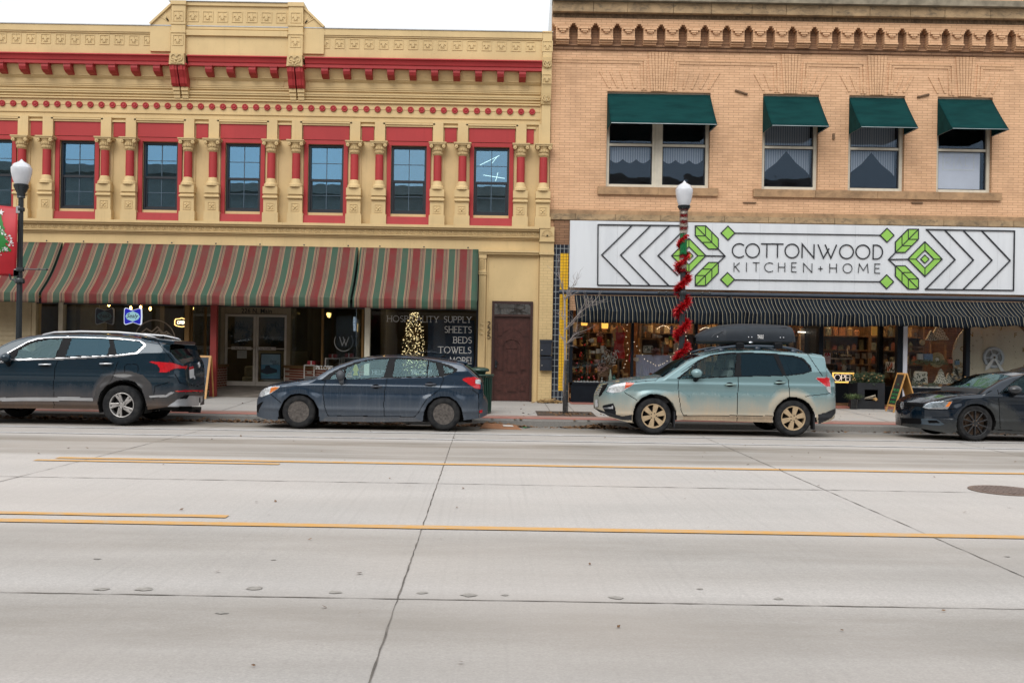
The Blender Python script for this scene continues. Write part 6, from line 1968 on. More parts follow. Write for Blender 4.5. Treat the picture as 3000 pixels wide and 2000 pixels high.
def tree_pillow(px_,pyb,pyt,wpx,Y,label,seed):
 c,t_=at(px_,pyb,Y),at(px_,pyt,Y);H_=t_.z-c.z;w=wpx/FPX*Y/2
 o=thing('tree_cushion',tuple(c),label,'cushion','tree shaped cushions')
 out=[(0,1),(.18,.86),(.36,.72),(.30,.70),(.5,.52),(.66,.40),(.56,.38),(.8,.2),(1.0,.03),(.9,0)]
 poly=[(c.x+a*w,c.z+b*H_)for a,b in out]+[(c.x-a*w,c.z+b*H_)for a,b in reversed(out[1:])]
 m=MB();m.prism(poly,Y,Y+.09);m.build('cover',MATS['cream_fabric'],o,bevel=.025)
 m=MB();rnd=random.Random(seed)
 for row in(.12,.3,.48,.66,.82):
  wr=w*(1-row)*.85
  n=int(3+wr*28)
  for k in range(n):
   x=c.x-wr+2*wr*k/max(1,n-1);z=c.z+H_*(row+.05*math.sin(k*1.7));a=rnd.uniform(.3,1.2)*(1 if k%2 else-1)
   d=Vector((math.cos(a),math.sin(a)))*.028;s=Vector((-d.y,d.x))*.4
   m.prism([(x-d.x,z-d.y),(x+s.x,z+s.y),(x+d.x,z+d.y),(x-s.x,z-s.y)],Y-.004-.0001*k,Y-.0008)
 m.build('leaf_print',M_LEAFD,o)
 m=MB();m.box(c.x-.03,c.x+.03,Y+.02,Y+.07,c.z-.09,c.z+.002);m.build('trunk',M_WOOD,o)
tree_pillow(2758,1124,1080,40,YF+.42,'tree shaped cushion with dark leaves, leftmost of the lower three',1)
tree_pillow(2780,1122,1092,24,YF+.52,'smallest tree shaped cushion, between the other two low ones',2)
tree_pillow(2800,1123,1067,36,YF+.6,'tallest of the lower three tree shaped cushions, by the black post',3)
tree_pillow(2752,995,948,58,YF+.75,'large warm lit tree shaped cushion under the awning',4)
tree_pillow(2729,997,968,32,YF+.62,'small tree shaped cushion leaning on the large upper one',5)
c=at(2745,1054,YF+.6)
wr_=thing('wreath',tuple(c),'round woven wreath with pale centre in front of the wooden frame','wreath')
m=MB();m.lathe([(.13+.07*math.cos(q*.785),.05*math.sin(q*.785))for q in range(9)],26,c,'y',cap=False);m.build('ring',mat('woven_straw',(.34,.28,.15),.9,.4,50,.6,40),wr_,smooth='all')
m=MB();m.lathe([(0,-.02),(.055,-.01),(.055,.02)],16,c,'y');m.build('centre',M_CER,wr_)
p,q=at(2728,1056,YF+.7),at(2772,1005,YF+.7)
m=MB();m.stroke([(p.x,p.z),(q.x,p.z),(q.x,q.z),(p.x,q.z)],.025,YF+.7,YF+.78,True);one('picture_frame',m,M_WOOD,'thin square wooden frame behind the woven wreath','frame',p)
c=at(2702,1003,YF+.6);m=MB();m.lathe([(0,-.02),(.07,-.02),(.075,0),(.07,.02),(0,.02)],20,c,'y');m.prism([(c.x,c.z+.03),(c.x+.012,c.z-.01),(c.x,c.z-.025),(c.x-.012,c.z-.01)],c.y-.026,c.y-.0205);one('wood_slice',m,mat('pale_wood_slice',(.45,.36,.22),.7,.25,12),'round pale wood slice with a tree mark on the small shelf','ornament',c)
p,q=at(2672,1018,YF+.6),at(2716,1015,YF+.6);m=MB();m.box(p.x,q.x,YF+.55,YF+.8,p.z,q.z);m.box(p.x,p.x+.02,YF+.78,YF+.8,.66,p.z);m.box(q.x-.02,q.x,YF+.78,YF+.8,.66,p.z);one('small_shelf',m,M_WOODD,'small wooden stand holding the wood slice','stand',p)
for k,(pa,pb,ya,yb_,mm,lab)in enumerate(((2690,2705,1034,1053,mat('white_gift',(.5,.5,.5),.6,.4,40),'white gift bag with a dark bow in the pillow window'),(2708,2733,1034,1057,mat('blue_gift',(.16,.25,.42),.6,.6,30),'blue and white gift bag left of the woven wreath'),(2778,2792,1050,1064,mat('red_gift_bag',(.42,.12,.07),.6,.5,40),'small red patterned gift bag right of the wreath'),(2799,2812,1054,1068,mat('steel_blue_gift',(.12,.20,.30),.6,.3,40),'small steel blue gift bag by the black post'))):
 p,q=at(pa,yb_,YF+.55),at(pb,ya,YF+.55);gb_=thing('gift_bag',tuple(p),lab,'gift bag','gift bags in the pillow window')
 m=MB();m.box(p.x,q.x,YF+.55,YF+.65,p.z,q.z-.02);m.build('bag',mm,gb_,bevel=.005)
 m=MB();cx=(p.x+q.x)/2;m.ball((cx-.025,YF+.55,q.z),.024,8,1,.5,.7);m.ball((cx+.025,YF+.55,q.z),.024,8,1,.5,.7);m.build('bow',M_LEAFD,gb_,smooth='all')
c=at(2805,1012,YF+.5);m=MB();pts=[]
for q in range(10):
 a=R(90+36*q+8);r=.10 if q%2==0 else .035;pts.append((c.x+r*math.cos(a),c.z+r*math.sin(a)))
m.prism(pts,c.y-.02,c.y+.02);one('star',m,mat('cream_star',(.5,.44,.36),.6),'cream five pointed star high beside the black post','star',c)
m=MB();m.tube([(c.x,c.y,c.z+.1),(c.x,c.y,ZS1)],.003,4);m.build('thread',M_BLK,bpy.data.objects['star'])
c=at(2800,1075,YF+.8);ct2=thing('christmas_tree',(c.x,c.y,.66),'dark decorated christmas tree behind the tree shaped cushions','tree')
m=MB();rnd=random.Random(18);zt_=at(2800,1030,YF+.8).z
m.tube([(c.x,c.y,.66),(c.x,c.y,zt_)],[.03,.01],6)
for k in range(500):
 f=rnd.random();rr=.30*(1-f)**.9+.06;a=rnd.uniform(0,6.28);p=Vector((c.x+math.cos(a)*rr*.4,c.y+math.sin(a)*rr*.4,.70+(zt_-.70)*f));d=Vector((math.cos(a)*rr,math.sin(a)*rr,-.03));s=Vector((-math.sin(a),math.cos(a),0))*.025
 m.add([p,p+d*.6+s,p+d,p+d*.6-s],[(0,1,2,3)])
m.build('branches',M_LEAFD,ct2)
for k in range(14):
 f=rnd.random()*.95;rr=.3*(1-f)+.1;a=rnd.uniform(3.3,6.1);m=MB();p=Vector((c.x+rr*math.cos(a),c.y+rr*math.sin(a),.70+(zt_-.7)*f));m.lathe([(0,-.012),(.032,-.01),(.034,.01),(0,.012)],10,p,'y');m.build('wood_bauble',mat('bauble_wood',(.36,.24,.12),.5,.3,20),ct2)
c=at(2700,1118,YF+.35)
cu_=thing('cushion',tuple(c),'cream cushion with dark leaf sprigs lying low in the pillow window','cushion')
m=MB();m.prism([(c.x-.18,c.z-.05),(c.x+.22,c.z-.06),(c.x+.20,c.z+.26),(c.x-.12,c.z+.27)],c.y+.1,c.y+.2);m.build('cover',MATS['cream_fabric'],cu_,bevel=.03)
m=MB();leafy(m,c.x-.22,c.x+.2,c.z-.02,c.z+.2,c.y+.096,random.Random(6),34,.08);m.build('leaf_print',M_LEAFD,cu_)
for k,(pa,py_,w_)in enumerate(((2700,1128,.42),(2720,1062,.5))):
 c=at(pa,py_,YF+.32);m=MB();rnd=random.Random(40+k)
 for q in range(260):
  p=c+Vector((rnd.uniform(-w_,w_),rnd.uniform(-.08,.08),rnd.uniform(-.05,.05)));d=Vector((rnd.uniform(-1,1),rnd.uniform(-.5,.5),rnd.uniform(-.4,.8))).normalized()*.08;s=d.orthogonal().normalized()*.012
  m.add([p,p+d*.5+s,p+d,p+d*.5-s],[(0,1,2,3)])
 one('garland',m,mat('pale_fir',(.09,.12,.06),.8,.5,30),['pale fir garland lying at the foot of the pillow window','pale fir garland under the gift bags'][k],'garland',c,'fir garlands')
YC2=YF+.6
cc=at(2909,1047,YC2)
R0=118/FPX*YC2
ck=thing('window_clock',tuple(cc),'huge cream wall clock with a grey gear centre in the last window','clock')
m=MB();m.lathe([(0,0),(R0,0),(R0,.05),(0,.05)],64,cc,'y');m.build('face',mat('cream_clock_face',(.47,.42,.33),.7,.08,2,streak=.2),ck)
def dial(n0,ang,rad,txt,size,mm_,bold=.0,z=.004):
 m=MB();x=cc.x+rad*math.sin(R(ang));zz=cc.z+rad*math.cos(R(ang))
 ftext(m,txt,x-size*.28*len(txt),zz-size*.35,size,cc.y-z,0,bold=bold)
 return m
mk,mg=MB(),MB()
for h in range(1,25):
 q=dial(0,h*15,R0*.575,str(h),.055,None);mk.add(q.v,q.f)
for k,ch in enumerate('JFMAMJJASOND'):
 q=dial(0,15+30*k,R0*.80,ch,.17,None,.02);mg.add(q.v,q.f)
mk.build('numerals',mat('dial_black',(.03,.028,.025),.6),ck);mg.build('month_letters',mat('dull_gold',(.26,.15,.03),.5,.3,30),ck)
m=MB();gp=[]
N=34
for q in range(N*4):
 a=2*math.pi*q/(N*4);r=.255 if(q%4)in(0,1)else .285;gp.append((cc.x+r*math.cos(a),cc.z+r*math.sin(a)))
inner=[(cc.x+.205*math.cos(2*math.pi*q/(N*4)),cc.z+.205*math.sin(2*math.pi*q/(N*4)))for q in range(N*4)]
n4=N*4
m.add([(a,cc.y-.05,b)for a,b in gp]+[(a,cc.y-.05,b)for a,b in inner]+[(a,cc.y-.01,b)for a,b in gp]+[(a,cc.y-.01,b)for a,b in inner],[(q,(q+1)%n4,n4+(q+1)%n4,n4+q)for q in range(n4)]+[(2*n4+q,2*n4+(q+1)%n4,(q+1)%n4,q)for q in range(n4)]+[(n4+q,n4+(q+1)%n4,3*n4+(q+1)%n4,3*n4+q)for q in range(n4)])
m.lathe([(0,-.055),(.10,-.055),(.10,-.012)],24,cc,'y')
for q in range(5):
 a=R(90+72*q+20);m.stroke([(cc.x+.09*math.cos(a),cc.z+.09*math.sin(a)),(cc.x+.21*math.cos(a),cc.z+.21*math.sin(a))],.028,cc.y-.045,cc.y-.015)
m.build('gear',mat('grey_gear_paint',(.36,.40,.46),.5,.08),ck)
m=MB();m.lathe([(0,-.012),(.2,-.011),(.2,-.005)],30,cc,'y');m.build('gear_backing',mat('slate_backing',(.16,.17,.18),.6),ck)
m=MB()
for(ang,ln,w_)in((215,.42,.05),(148,.62,.045)):
 a=R(90-ang);d=Vector((math.cos(a),math.sin(a)));s=Vector((-d.y,d.x));o_=Vector((cc.x,cc.z))
 pts=[o_+s*.015,o_+d*ln*.75+s*w_,o_+d*ln,o_+d*ln*.75-s*w_,o_-s*.015]
 m.prism([tuple(p)for p in pts],cc.y-.075-.005*(ang>200),cc.y-.06)
m.build('hands',mat('white_clock_hand',(.52,.53,.55),.5),ck)
m=MB();m.ball((cc.x,cc.y-.08,cc.z),.03,8);m.build('hub',M_BLK,ck)
m=MB();m.box(P(2846,1000,YF+.8)[0],15,YF+.8,YF+.82,.66,ZS1);one('clock_backdrop',m,mat('brown_backdrop',(.16,.09,.055),.8),'dark brown backdrop board behind the huge clock','backdrop',(14,YF+.8,.66))
# ================================================================ pavement furniture
M_POLE=mat('dark_green_black_iron',(.012,.018,.022),.35,.2,6,coat=.2)
t=NT('frosted_globe')
n=t.noise(t.pos(),5,3)
t.fin(t.mix(t.remap(n,.35,.7),(.60,.62,.66),(.52,.54,.58)),.18,coat=.5)
t.b.inputs['Subsurface Weight'].default_value=.25
t.b.inputs['Subsurface Radius'].default_value=(.1,.1,.1)
M_GLOBE=t.m
def lamp(px_,py_mid,Y,globe_top,globe_bot,neck_bot,gw,label,zbase):
 x=P(px_,py_mid,Y)[0]
 zt,zb,zn=P(px_,globe_top,Y)[1],P(px_,globe_bot,Y)[1],P(px_,neck_bot,Y)[1]
 r=gw/FPX*Y/2
 l=thing('street_lamp',(x,Y,zbase),label,'street lamp')
 H_=zt-zb
 m=MB();m.lathe([(r*.62,zb),(r*.80,zb+H_*.18),(r*.97,zb+H_*.45),(r,zb+H_*.62),(r*.97,zb+H_*.66),(r*.93,zb+H_*.67),(r*.80,zb+H_*.78),(r*.45,zb+H_*.86),(r*.22,zb+H_*.91),(r*.14,zb+H_*.95),(0,zt)],28,(x,Y,0))
 m.build('globe',M_GLOBE,l,smooth=True)
 m=MB();hn=zb-zn
 m.lathe([(r*.40,zn),(r*.36,zn+hn*.12),(r*.42,zn+hn*.2),(r*.40,zn+hn*.38),(r*.66,zn+hn*.72),(r*.70,zn+hn*.9),(r*.74,zn+hn*.95),(r*.62,zb+.002)],20,(x,Y,0))
 for q in range(8):
  a=q*.785;m.tube([(x+math.cos(a)*r*.42,Y+math.sin(a)*r*.42,zn+hn*.4),(x+math.cos(a)*r*.72,Y+math.sin(a)*r*.72,zn+hn*.85)],.012,5)
 m.build('fitter',M_POLE,l,smooth=True)
 m=MB()
 n_=16
 prof=[(.115,zbase+.62),(.07,zbase+.75),(.062,zbase+1.2),(.052,zn)]
 vs=[]
 for rr,z in prof:
  for q in range(n_*2):
   a=math.pi*q/n_;k=rr*(1 if q%2 else .88);vs.append((x+k*math.cos(a),Y+k*math.sin(a),z))
 m.add(vs,[(i*32+q,i*32+(q+1)%32,(i+1)*32+(q+1)%32,(i+1)*32+q)for i in range(len(prof)-1)for q in range(32)])
 m.build('pole',M_POLE,l)
 m=MB();m.lathe([(.21,zbase),(.21,zbase+.10),(.17,zbase+.16),(.165,zbase+.45),(.135,zbase+.52),(.14,zbase+.57),(.11,zbase+.64)],20,(x,Y,0));m.build('base',M_POLE,l,smooth=True)
 return l,x,zn,zt
lz=walk_z(20.5)
lamp1,lx,lzn,_=lamp(58,800,20.4,466,540,580,58,'black street lamp with white globe and red christmas banner, at the left edge',lz)
Y=20.4
m=MB();z=P(57,788,Y)[1]
m.tube([(lx-.5,Y,z),(P(138,788,Y)[0],Y,z)],.013,8);m.ball((P(138,788,Y)[0],Y,z),.028,8);m.ball((P(115,788,Y)[0],Y,z),.022,8)
m.lathe([(.085,z-.05),(.09,z-.02),(.085,z+.03)],14,(lx,Y,0));m.tube([(lx+.07,Y,z+.02),(lx+.12,Y,z+.06),(lx+.18,Y,z+.03)],.006,5)
z2=P(50,612,Y)[1];m.tube([(lx-.72,Y,z2+.04),(lx,Y,z2-.02)],.013,8);m.lathe([(.075,z2-.05),(.08,z2),(.075,z2+.03)],14,(lx,Y,0))
m.build('banner_arm',M_POLE,lamp1)
m=MB();z3=P(57,822,Y)[1];m.lathe([(.09,z3-.06),(.105,z3-.03),(.10,z3+.02),(.085,z3+.05)],16,(lx,Y,0));m.tube([(lx-.06,Y,z3),(lx-.18,Y-.02,z3+.03),(lx-.21,Y-.02,z3+.14)],.022,8)
m.box(lx-.10,lx+.0,Y-.075,Y-.06,z3+.08,z3+.22)
m.build('outlet_box',M_POLE,lamp1)
m=MB();m.box(lx-.07,lx+.01,Y-.07,Y-.055,P(50,625,Y)[1],P(50,605,Y)[1]);m.box(lx-.09,lx+.0,Y-.075,Y-.058,z3+.1,z3+.24);m.build('steel_strap',M_GREY,lamp1)
zb1,zb0=P(30,607,Y)[1],P(20,806,Y)[1]
W_=.66
bn=thing('street_banner',(lx-.35,Y,zb0),'red banner with a green christmas tree and white stars on the left lamp','banner')
def bpt(u,v):
 """u 0..1 from pole outward, v 0..1 upward -> bellied banner surface"""
 x=lx-.055-W_*u-.02*(1-v)+.07*math.sin(math.pi*v)*(1-u)**2
 return Vector((x,Y-.02-.17*math.sin(math.pi*v)*(.4+.6*math.sin(math.pi*min(1,u+.2))),zb0+(zb1-zb0)*v+.05*(1-v)*(1-u)*-.5+.05*u*v))
m=MB();nu,nv=14,24
vs=[tuple(bpt(i/nu,j/nv))for j in range(nv+1)for i in range(nu+1)]
m.add(vs,[(j*(nu+1)+i,(j+1)*(nu+1)+i,(j+1)*(nu+1)+i+1,j*(nu+1)+i+1)for j in range(nv)for i in range(nu)])
o=m.build('cloth',mat('banner_red',(.40,.006,.016),.5,.12,3),bn,smooth='all')
md=o.modifiers.new('thickness','SOLIDIFY');md.thickness=.004
def bpoly(m,pts,off):
 c=[sum(p[0]for p in pts)/len(pts),sum(p[1]for p in pts)/len(pts)]
 vs=[bpt(*p)+Vector((0,-off,0))for p in pts]
 m.add(vs,[tuple(range(len(pts)))])
m=MB()
for(v0,v1,w_)in((.31,.50,.40),(.42,.60,.33),(.52,.69,.27),(.61,.77,.20),(.69,.83,.13),(.77,.875,.06)):
 n_=9
 top=[(.52+w_*.30*s,v1)for s in(1,-1)]
 bot=[]
 for k in range(n_*2+1):
  s=-1+k/n_
  bot.append((.52-w_*-s,v0+(.0 if k%2 else .028)+.03*abs(s)))
 for k in range(n_*2):
  a,b=bot[k],bot[k+1]
  ta=(.52+(a[0]-.52)*.3,v1);tb=(.52+(b[0]-.52)*.3,v1)
  for q in range(4):
   f0,f1=q/4,(q+1)/4
   L_=lambda p,r,f:(p[0]+(r[0]-p[0])*f,p[1]+(r[1]-p[1])*f)
   bpoly(m,[L_(a,ta,f0),L_(b,tb,f0),L_(b,tb,f1),L_(a,ta,f1)],.006+.0006*w_*10)
m.build('tree_print',mat('banner_green',(.008,.16,.02),.5,.15,8),bn)
def bstar(m,u,v,r,off=.016):
 pts=[]
 for q in range(10):
  a=R(90+36*q);rr=r if q%2==0 else r*.42
  pts.append((u+rr*math.cos(a)/W_,v+rr*math.sin(a)/(zb1-zb0)))
 bpoly(m,pts,off)
m=MB();bstar(m,.50,.90,.075)
rnd=random.Random(2)
for k in range(46):
 f=rnd.random();u=.62-.5*f+rnd.gauss(0,.03);v=.76-.30*f+rnd.gauss(0,.02)
 if u>0.04:bstar(m,u,v,rnd.choice((.010,.014,.02,.03)))
for k in range(30):
 f=rnd.random();u=.12+.8*f;v=.43-.20*f+rnd.gauss(0,.03)
 bstar(m,u,v,rnd.choice((.010,.014,.02,.032)))
m.build('star_print',mat('banner_white',(.62,.62,.62),.5),bn)
lamp2,rx,rzn,_=lamp(2001,780,20.6,529,602,624,51,'black street lamp wound with red tinsel, in front of the white shop sign',walk_z(20.6))
Y=20.6
m=MB();z=P(2000,857,Y)[1];xa,xb=P(1930,856,Y)[0],P(2079,858,Y)[0]
m.tube([(xa,Y-.02,z),(xb,Y-.02,z)],.014,8)
for x in(xa,xb,xa+.16,xb-.16):m.ball((x,Y-.02,z),.03,8)
for x in(xa+.16,xb-.18):m.tube([(x,Y-.02,z),(x,Y-.02,z-.10)],.009,5)
m.lathe([(.08,z-.05),(.088,z),(.08,z+.04)],14,(rx,Y,0));m.build('banner_arm',M_POLE,lamp2)
def pole_x(py_):
 return P(2000-(py_-700)*.0165,py_,Y)[0]
def spikes(m,c,n,r0,ln,rnd,wd=.006):
 for _ in range(n):
  a=rnd.uniform(0,6.283);e=rnd.uniform(-.7,.7)
  d=Vector((math.cos(a)*math.cos(e),math.sin(a)*math.cos(e),math.sin(e)))
  p=c+d*r0;s=d.orthogonal().normalized();s=s*math.cos(a*7)+d.cross(s)*math.sin(a*7)
  tip=p+d*ln*rnd.uniform(.6,1.2)+Vector((0,0,rnd.uniform(-.03,.01)))
  m.add([p-s*wd,p+s*wd,tip],[(0,1,2)])
t=NT('tinsel_red');M_TIN=t.fin((.55,.012,.018),.25,.35,0,.6)
t=NT('tinsel_white');M_TINW=t.fin((.62,.58,.52),.45)
t=NT('tinsel_green');M_TING=t.fin((.01,.22,.07),.3,.3)
t=NT('tinsel_dark_red');M_TIND=t.fin((.30,.008,.014),.35,.3)
rnd=random.Random(99)
z0,z1=P(1998,1062,Y)[1],P(2000,690,Y)[1]
tg=thing('tinsel_garland',(rx,Y,z0),'bright red tinsel garland spiralling up the right lamp post','garland')
m=MB();turns=5.6
core=[]
for k in range(520):
 f=k/519;z=z0+(z1-z0)*f
 a=-math.pi/2+2*math.pi*turns*f+math.pi
 rr=.105
 c=Vector((rx+rr*math.cos(a),Y+rr*math.sin(a),z+.02*math.sin(k)))
 core.append(c)
 dens=16 if f<.78 else 8
 spikes(m,c,dens,.004,.125 if f<.78 else .075,rnd,.011)
m.tube(core,.012,5);m.build('tinsel',M_TIN,tg)
tg2=thing('tinsel_cuffs',(rx,Y,P(2000,800,Y)[1]),'red and white striped tinsel with a green middle, just under the right globe','garland')
for(ya,yb_,seq)in((600,684,'wrwrwrwrw'),(686,746,'g'),(747,796,'rwrwr')):
 n_=len(seq)
 for k,ch in enumerate(seq):
  za,zb_=P(2002,ya+(yb_-ya)*k/n_,Y)[1],P(2002,ya+(yb_-ya)*(k+1)/n_,Y)[1]
  m=MB()
  dens=420 if ch!='g' else 1700
  for q in range(dens):
   z=rnd.uniform(zb_-.01,za+.01);a=rnd.uniform(0,6.283)
   c=Vector((rx+.04+.05*math.cos(a)-.04,Y+.05*math.sin(a),z))
   d=Vector((math.cos(a),math.sin(a),rnd.uniform(-.6,.6))).normalized()
   s=d.cross(Vector((0,0,1))).normalized()*.007
   m.add([c-s,c+s,c+d*rnd.uniform(.045,.085 if ch!='g' else .065)],[(0,1,2)])
  m.lathe([(.075,zb_+.005),(.078,za-.005)],14,(rx,Y,0),cap=False)
  m.build('cuff',{'w':M_TINW,'r':M_TIND,'g':M_TING}[ch],tg2)
YT=21.3
bx_,_=P(1656,1212,YT);bz=walk_z(YT)
m=MB();xa,xb=P(1573,1216,20.9)[0],P(1745,1216,20.9)[0]
m.add(walk_sheet(xa,xb,20.63,21.75,.006),[(0,1,2,3)])
tag(m.build('soil',mat('dark_soil',(.062,.045,.034),.95,.5,18,.6,40)),kind='structure')
tr=thing('street_tree',(bx_,YT,bz),'young leafless pale barked tree in a square pit on the pavement','tree')
t=NT('pale_bark');n=t.noise(t.mapping(t.pos(),(8,8,14)),2,4);M_BARK=t.fin(t.mix(t.remap(n,.35,.7),(.30,.27,.26),(.17,.145,.135)),.85)
def T(px_,py_,dy=0.0):
 x,z=P(px_,py_,YT+dy);return Vector((x,YT+dy,z))
m=MB()
m.tube([Vector((bx_,YT,bz)),T(1652,1120),T(1656,1060),T(1655,980),T(1655,930),T(1654,880)],[.036,.034,.030,.027,.024,.021],8)
m.build('trunk',M_BARK,tr,smooth='all')
m=MB()
rnd=random.Random(14)
def branch(p,d,L_,r,depth):
 pts=[p];q=p
 n_=5
 for k in range(n_):
  d=(d+Vector((rnd.gauss(0,.10),rnd.gauss(0,.10),rnd.gauss(.02,.07)))).normalized()
  q=q+d*L_/n_;pts.append(q)
 m.tube(pts,[r*(1-.75*k/n_)for k in range(n_+1)],5,False)
 if depth>0:
  for k in range(3 if depth>1 else 4):
   i=rnd.randint(1,n_)
   dd=(d+Vector((rnd.gauss(0,.55),rnd.gauss(0,.5),rnd.gauss(.15,.35)))).normalized()
   branch(pts[i],dd,L_*rnd.uniform(.35,.6),r*.5,depth-1)
def limb(pts,r,tw=6,tl=.35,lean=(0,0,.3)):
 m.tube(pts,[r*(1-.7*k/(len(pts)-1))for k in range(len(pts))],6,False)
 for k in range(tw):
  i=rnd.randint(1,len(pts)-1);p=pts[i-1].lerp(pts[i],rnd.random())
  d=((pts[-1]-pts[0]).normalized()+Vector((rnd.gauss(0,.5)+lean[0],rnd.gauss(0,.5),rnd.gauss(0,.35)+lean[2]))).normalized()
  branch(p,d,tl*rnd.uniform(.5,1.1),.007,1)
limb([T(1654,885),T(1650,855),T(1646,837),T(1640,816),T(1636,800),T(1634,772)],.018,6,.30)
limb([T(1656,878),T(1664,862,.05),T(1668,850,.1),T(1676,838,.12),T(1688,832,.1)],.014,9,.30)
limb([T(1655,872),T(1672,866,-.1),T(1690,856,-.15)],.010,6,.25)
limb([T(1654,970),T(1668,952,-.1),T(1690,926,-.2),T(1706,910,-.25),T(1720,900,-.25),T(1738,884,-.2)],.018,18,.38,(.1,0,-.05))
limb([T(1654,1014),T(1668,998,.1),T(1680,983,.15),T(1700,972,.2),T(1724,964,.2)],.016,12,.36,(.1,0,.1))
limb([T(1655,940),T(1646,925,.2),T(1640,908,.25)],.008,5,.22)
limb([T(1655,1010),T(1650,995,.3),T(1640,985,.35)],.008,4,.2)
m.build('branch',M_BARK,tr,smooth='all')
m=MB();za,zb_=T(1652,1056).z,bz
for k in range(12):
 a=k*math.pi/6;m.tube([(bx_+.058*math.cos(a),YT+.058*math.sin(a),bz),(bx_+.012+.052*math.cos(a),YT+.052*math.sin(a),za)],.005,4)
k=0
while bz+.03*k<za:
 m.lathe([(.058,bz+.03*k),(.062,bz+.03*k+.005),(.058,bz+.03*k+.01)],14,(bx_+.012*k*.03/(za-bz),YT,0),cap=False);k+=1
m.build('trunk_guard',M_POLE,tr)
YBN=21.0
cx=P(1411,1150,YBN)[0];bz2=walk_z(YBN)
lb=thing('litter_bin',(cx,YBN,bz2),'dark green slatted litter bin behind the blue hatchback tail','bin')
M_BIN=mat('bin_green',(.008,.040,.028),.4,.2,coat=.2)
m=MB()
for k in range(26):
 a=2*math.pi*k/26;c,s=math.cos(a),math.sin(a)
 m.tube([(cx+.20*c,YBN+.20*s,bz2+.04),(cx+.215*c,YBN+.215*s,bz2+.78),(cx+.26*c,YBN+.26*s,bz2+.85)],.018,5)
m.build('slats',M_BIN,lb)
for nm,r,z in(('top_ring',.262,.84),('bottom_ring',.205,.04)):
 m=MB();m.lathe([(r,z-.02),(r+.02,z),(r,z+.02),(r-.02,z),(r,z-.02)],26,(cx,YBN,bz2),cap=False);m.build(nm,M_BIN,lb,smooth='all')
m=MB();m.lathe([(.17,.05),(.19,.8),(.18,.8),(.16,.06),(0,.06)],20,(cx,YBN,bz2));m.build('liner',M_BLK,lb)
m=MB();m.lathe([(.21,.92),(.22,.95),(.20,.985),(.10,1.01),(0,1.015)],22,(cx-.06,YBN,bz2));m.lathe([(.12,.80),(.15,.92)],16,(cx-.06,YBN,bz2));m.build('lid',M_BIN,lb,smooth=True)
def litter(cx_,cy,lx_,ly,n,zf,rnd,m,s=.045,hgt=.05):
 for _ in range(n):
  x,y=cx_+rnd.gauss(0,lx_),cy+rnd.gauss(0,ly)
  hh=max(0,1-abs(x-cx_)/(lx_*2.2))*max(0,1-abs(y-cy)/(ly*2.2))
  p=Vector((x,y,zf(y)+.008+rnd.random()*hgt*hh))
  a=rnd.uniform(0,6.283);sz=s*rnd.uniform(.5,1.3)
  d=Vector((math.cos(a),math.sin(a),rnd.uniform(-.35,.35)))*sz;q=Vector((-math.sin(a),math.cos(a),rnd.uniform(-.5,.5)))*sz*.6
  m.add([p-d,p-d*.2+q,p+d,p-d*.2-q],[(0,1,2,3)])
t=NT('dead_leaves')
oi=t.node('ShaderNodeTexVoronoi');t.set(oi.inputs['Vector'],t.mapping(t.pos(),(30,30,30)))
t.fin(t.mix(t.sep(oi.outputs['Color'])[0],(.055,.028,.014),(.25,.135,.06)),.85)
M_LEAVES=t.m
gz=lambda y:kerb_z(min(y,19.74))if y<19.74 else .09
rnd=random.Random(55)
m=MB()
for k in range(60):
 x=-11.5+k*.165
 d_=1.0 if x<-1.9 else .4
 litter(x,19.5 if x>-5.5 else 19.55,.14,.07,int(26*d_),gz,rnd,m,.05,.09)
tag(m.build('leaf_litter',M_LEAVES),'long drift of dead brown leaves along the kerb under the left cars','leaves',kind='stuff')
m=MB();litter(2.25,19.45,.38,.10,420,gz,rnd,m,.05,.10);tag(m.build('leaf_litter',M_LEAVES),'pile of dead leaves in the gutter before the green car nose','leaves',kind='stuff')
m=MB();litter(.05,19.5,.42,.09,420,gz,rnd,m,.05,.10);tag(m.build('leaf_litter',M_LEAVES),'dead leaves heaped around the flattened cardboard','leaves',kind='stuff')
m=MB()
for k in range(26):litter(6.6+k*.32,19.55,.25,.07,10,gz,rnd,m,.045,.04)
tag(m.build('leaf_litter',M_LEAVES),'thin line of dead leaves in the gutter by the black car','leaves',kind='stuff')
m=MB();litter(1.72,21.05,.38,.2,110,walk_z,rnd,m,.04,.03);tag(m.build('leaf_litter',M_LEAVES),'few dead leaves scattered on the dark soil of the tree pit','leaves',kind='stuff')
m=MB()
for k in range(150):
 litter(rnd.uniform(-12,12),rnd.uniform(3.5,17.5),.02,.02,1,lambda y:kerb_z(y)+.004,rnd,m,.022,.01)
for k in range(60):
 litter(rnd.uniform(-6,12),rnd.uniform(20.2,24),.02,.02,1,walk_z,rnd,m,.03,.01)
tag(m.build('scattered_leaf_bits',M_LEAVES),'tiny dark leaf bits strewn over the pale road','leaf bits',kind='stuff')
m=MB();x0,x1=P(1413,1250,19.0)[0],P(1526,1250,19.0)[0]
z=kerb_z(19.1)+.02
m.add([(x0-.05,18.75,z+.005),(x1,18.62,z),(x1-.1,19.0,z+.05),(x0+.05,19.12,z+.075),(x0-.05,18.75,z-.01),(x1,18.62,z-.014),(x1-.1,19.0,z+.035),(x0+.05,19.12,z+.06)],[(0,1,2,3),(7,6,5,4),(0,4,5,1),(1,5,6,2),(2,6,7,3),(3,7,4,0)])
cb=m.build('cardboard',mat('cardboard_brown',(.27,.125,.06),.85,.15,5),loc=((x0+x1)/2,18.9,0));tag(cb,'flattened brown cardboard box with a white label in the gutter','cardboard')
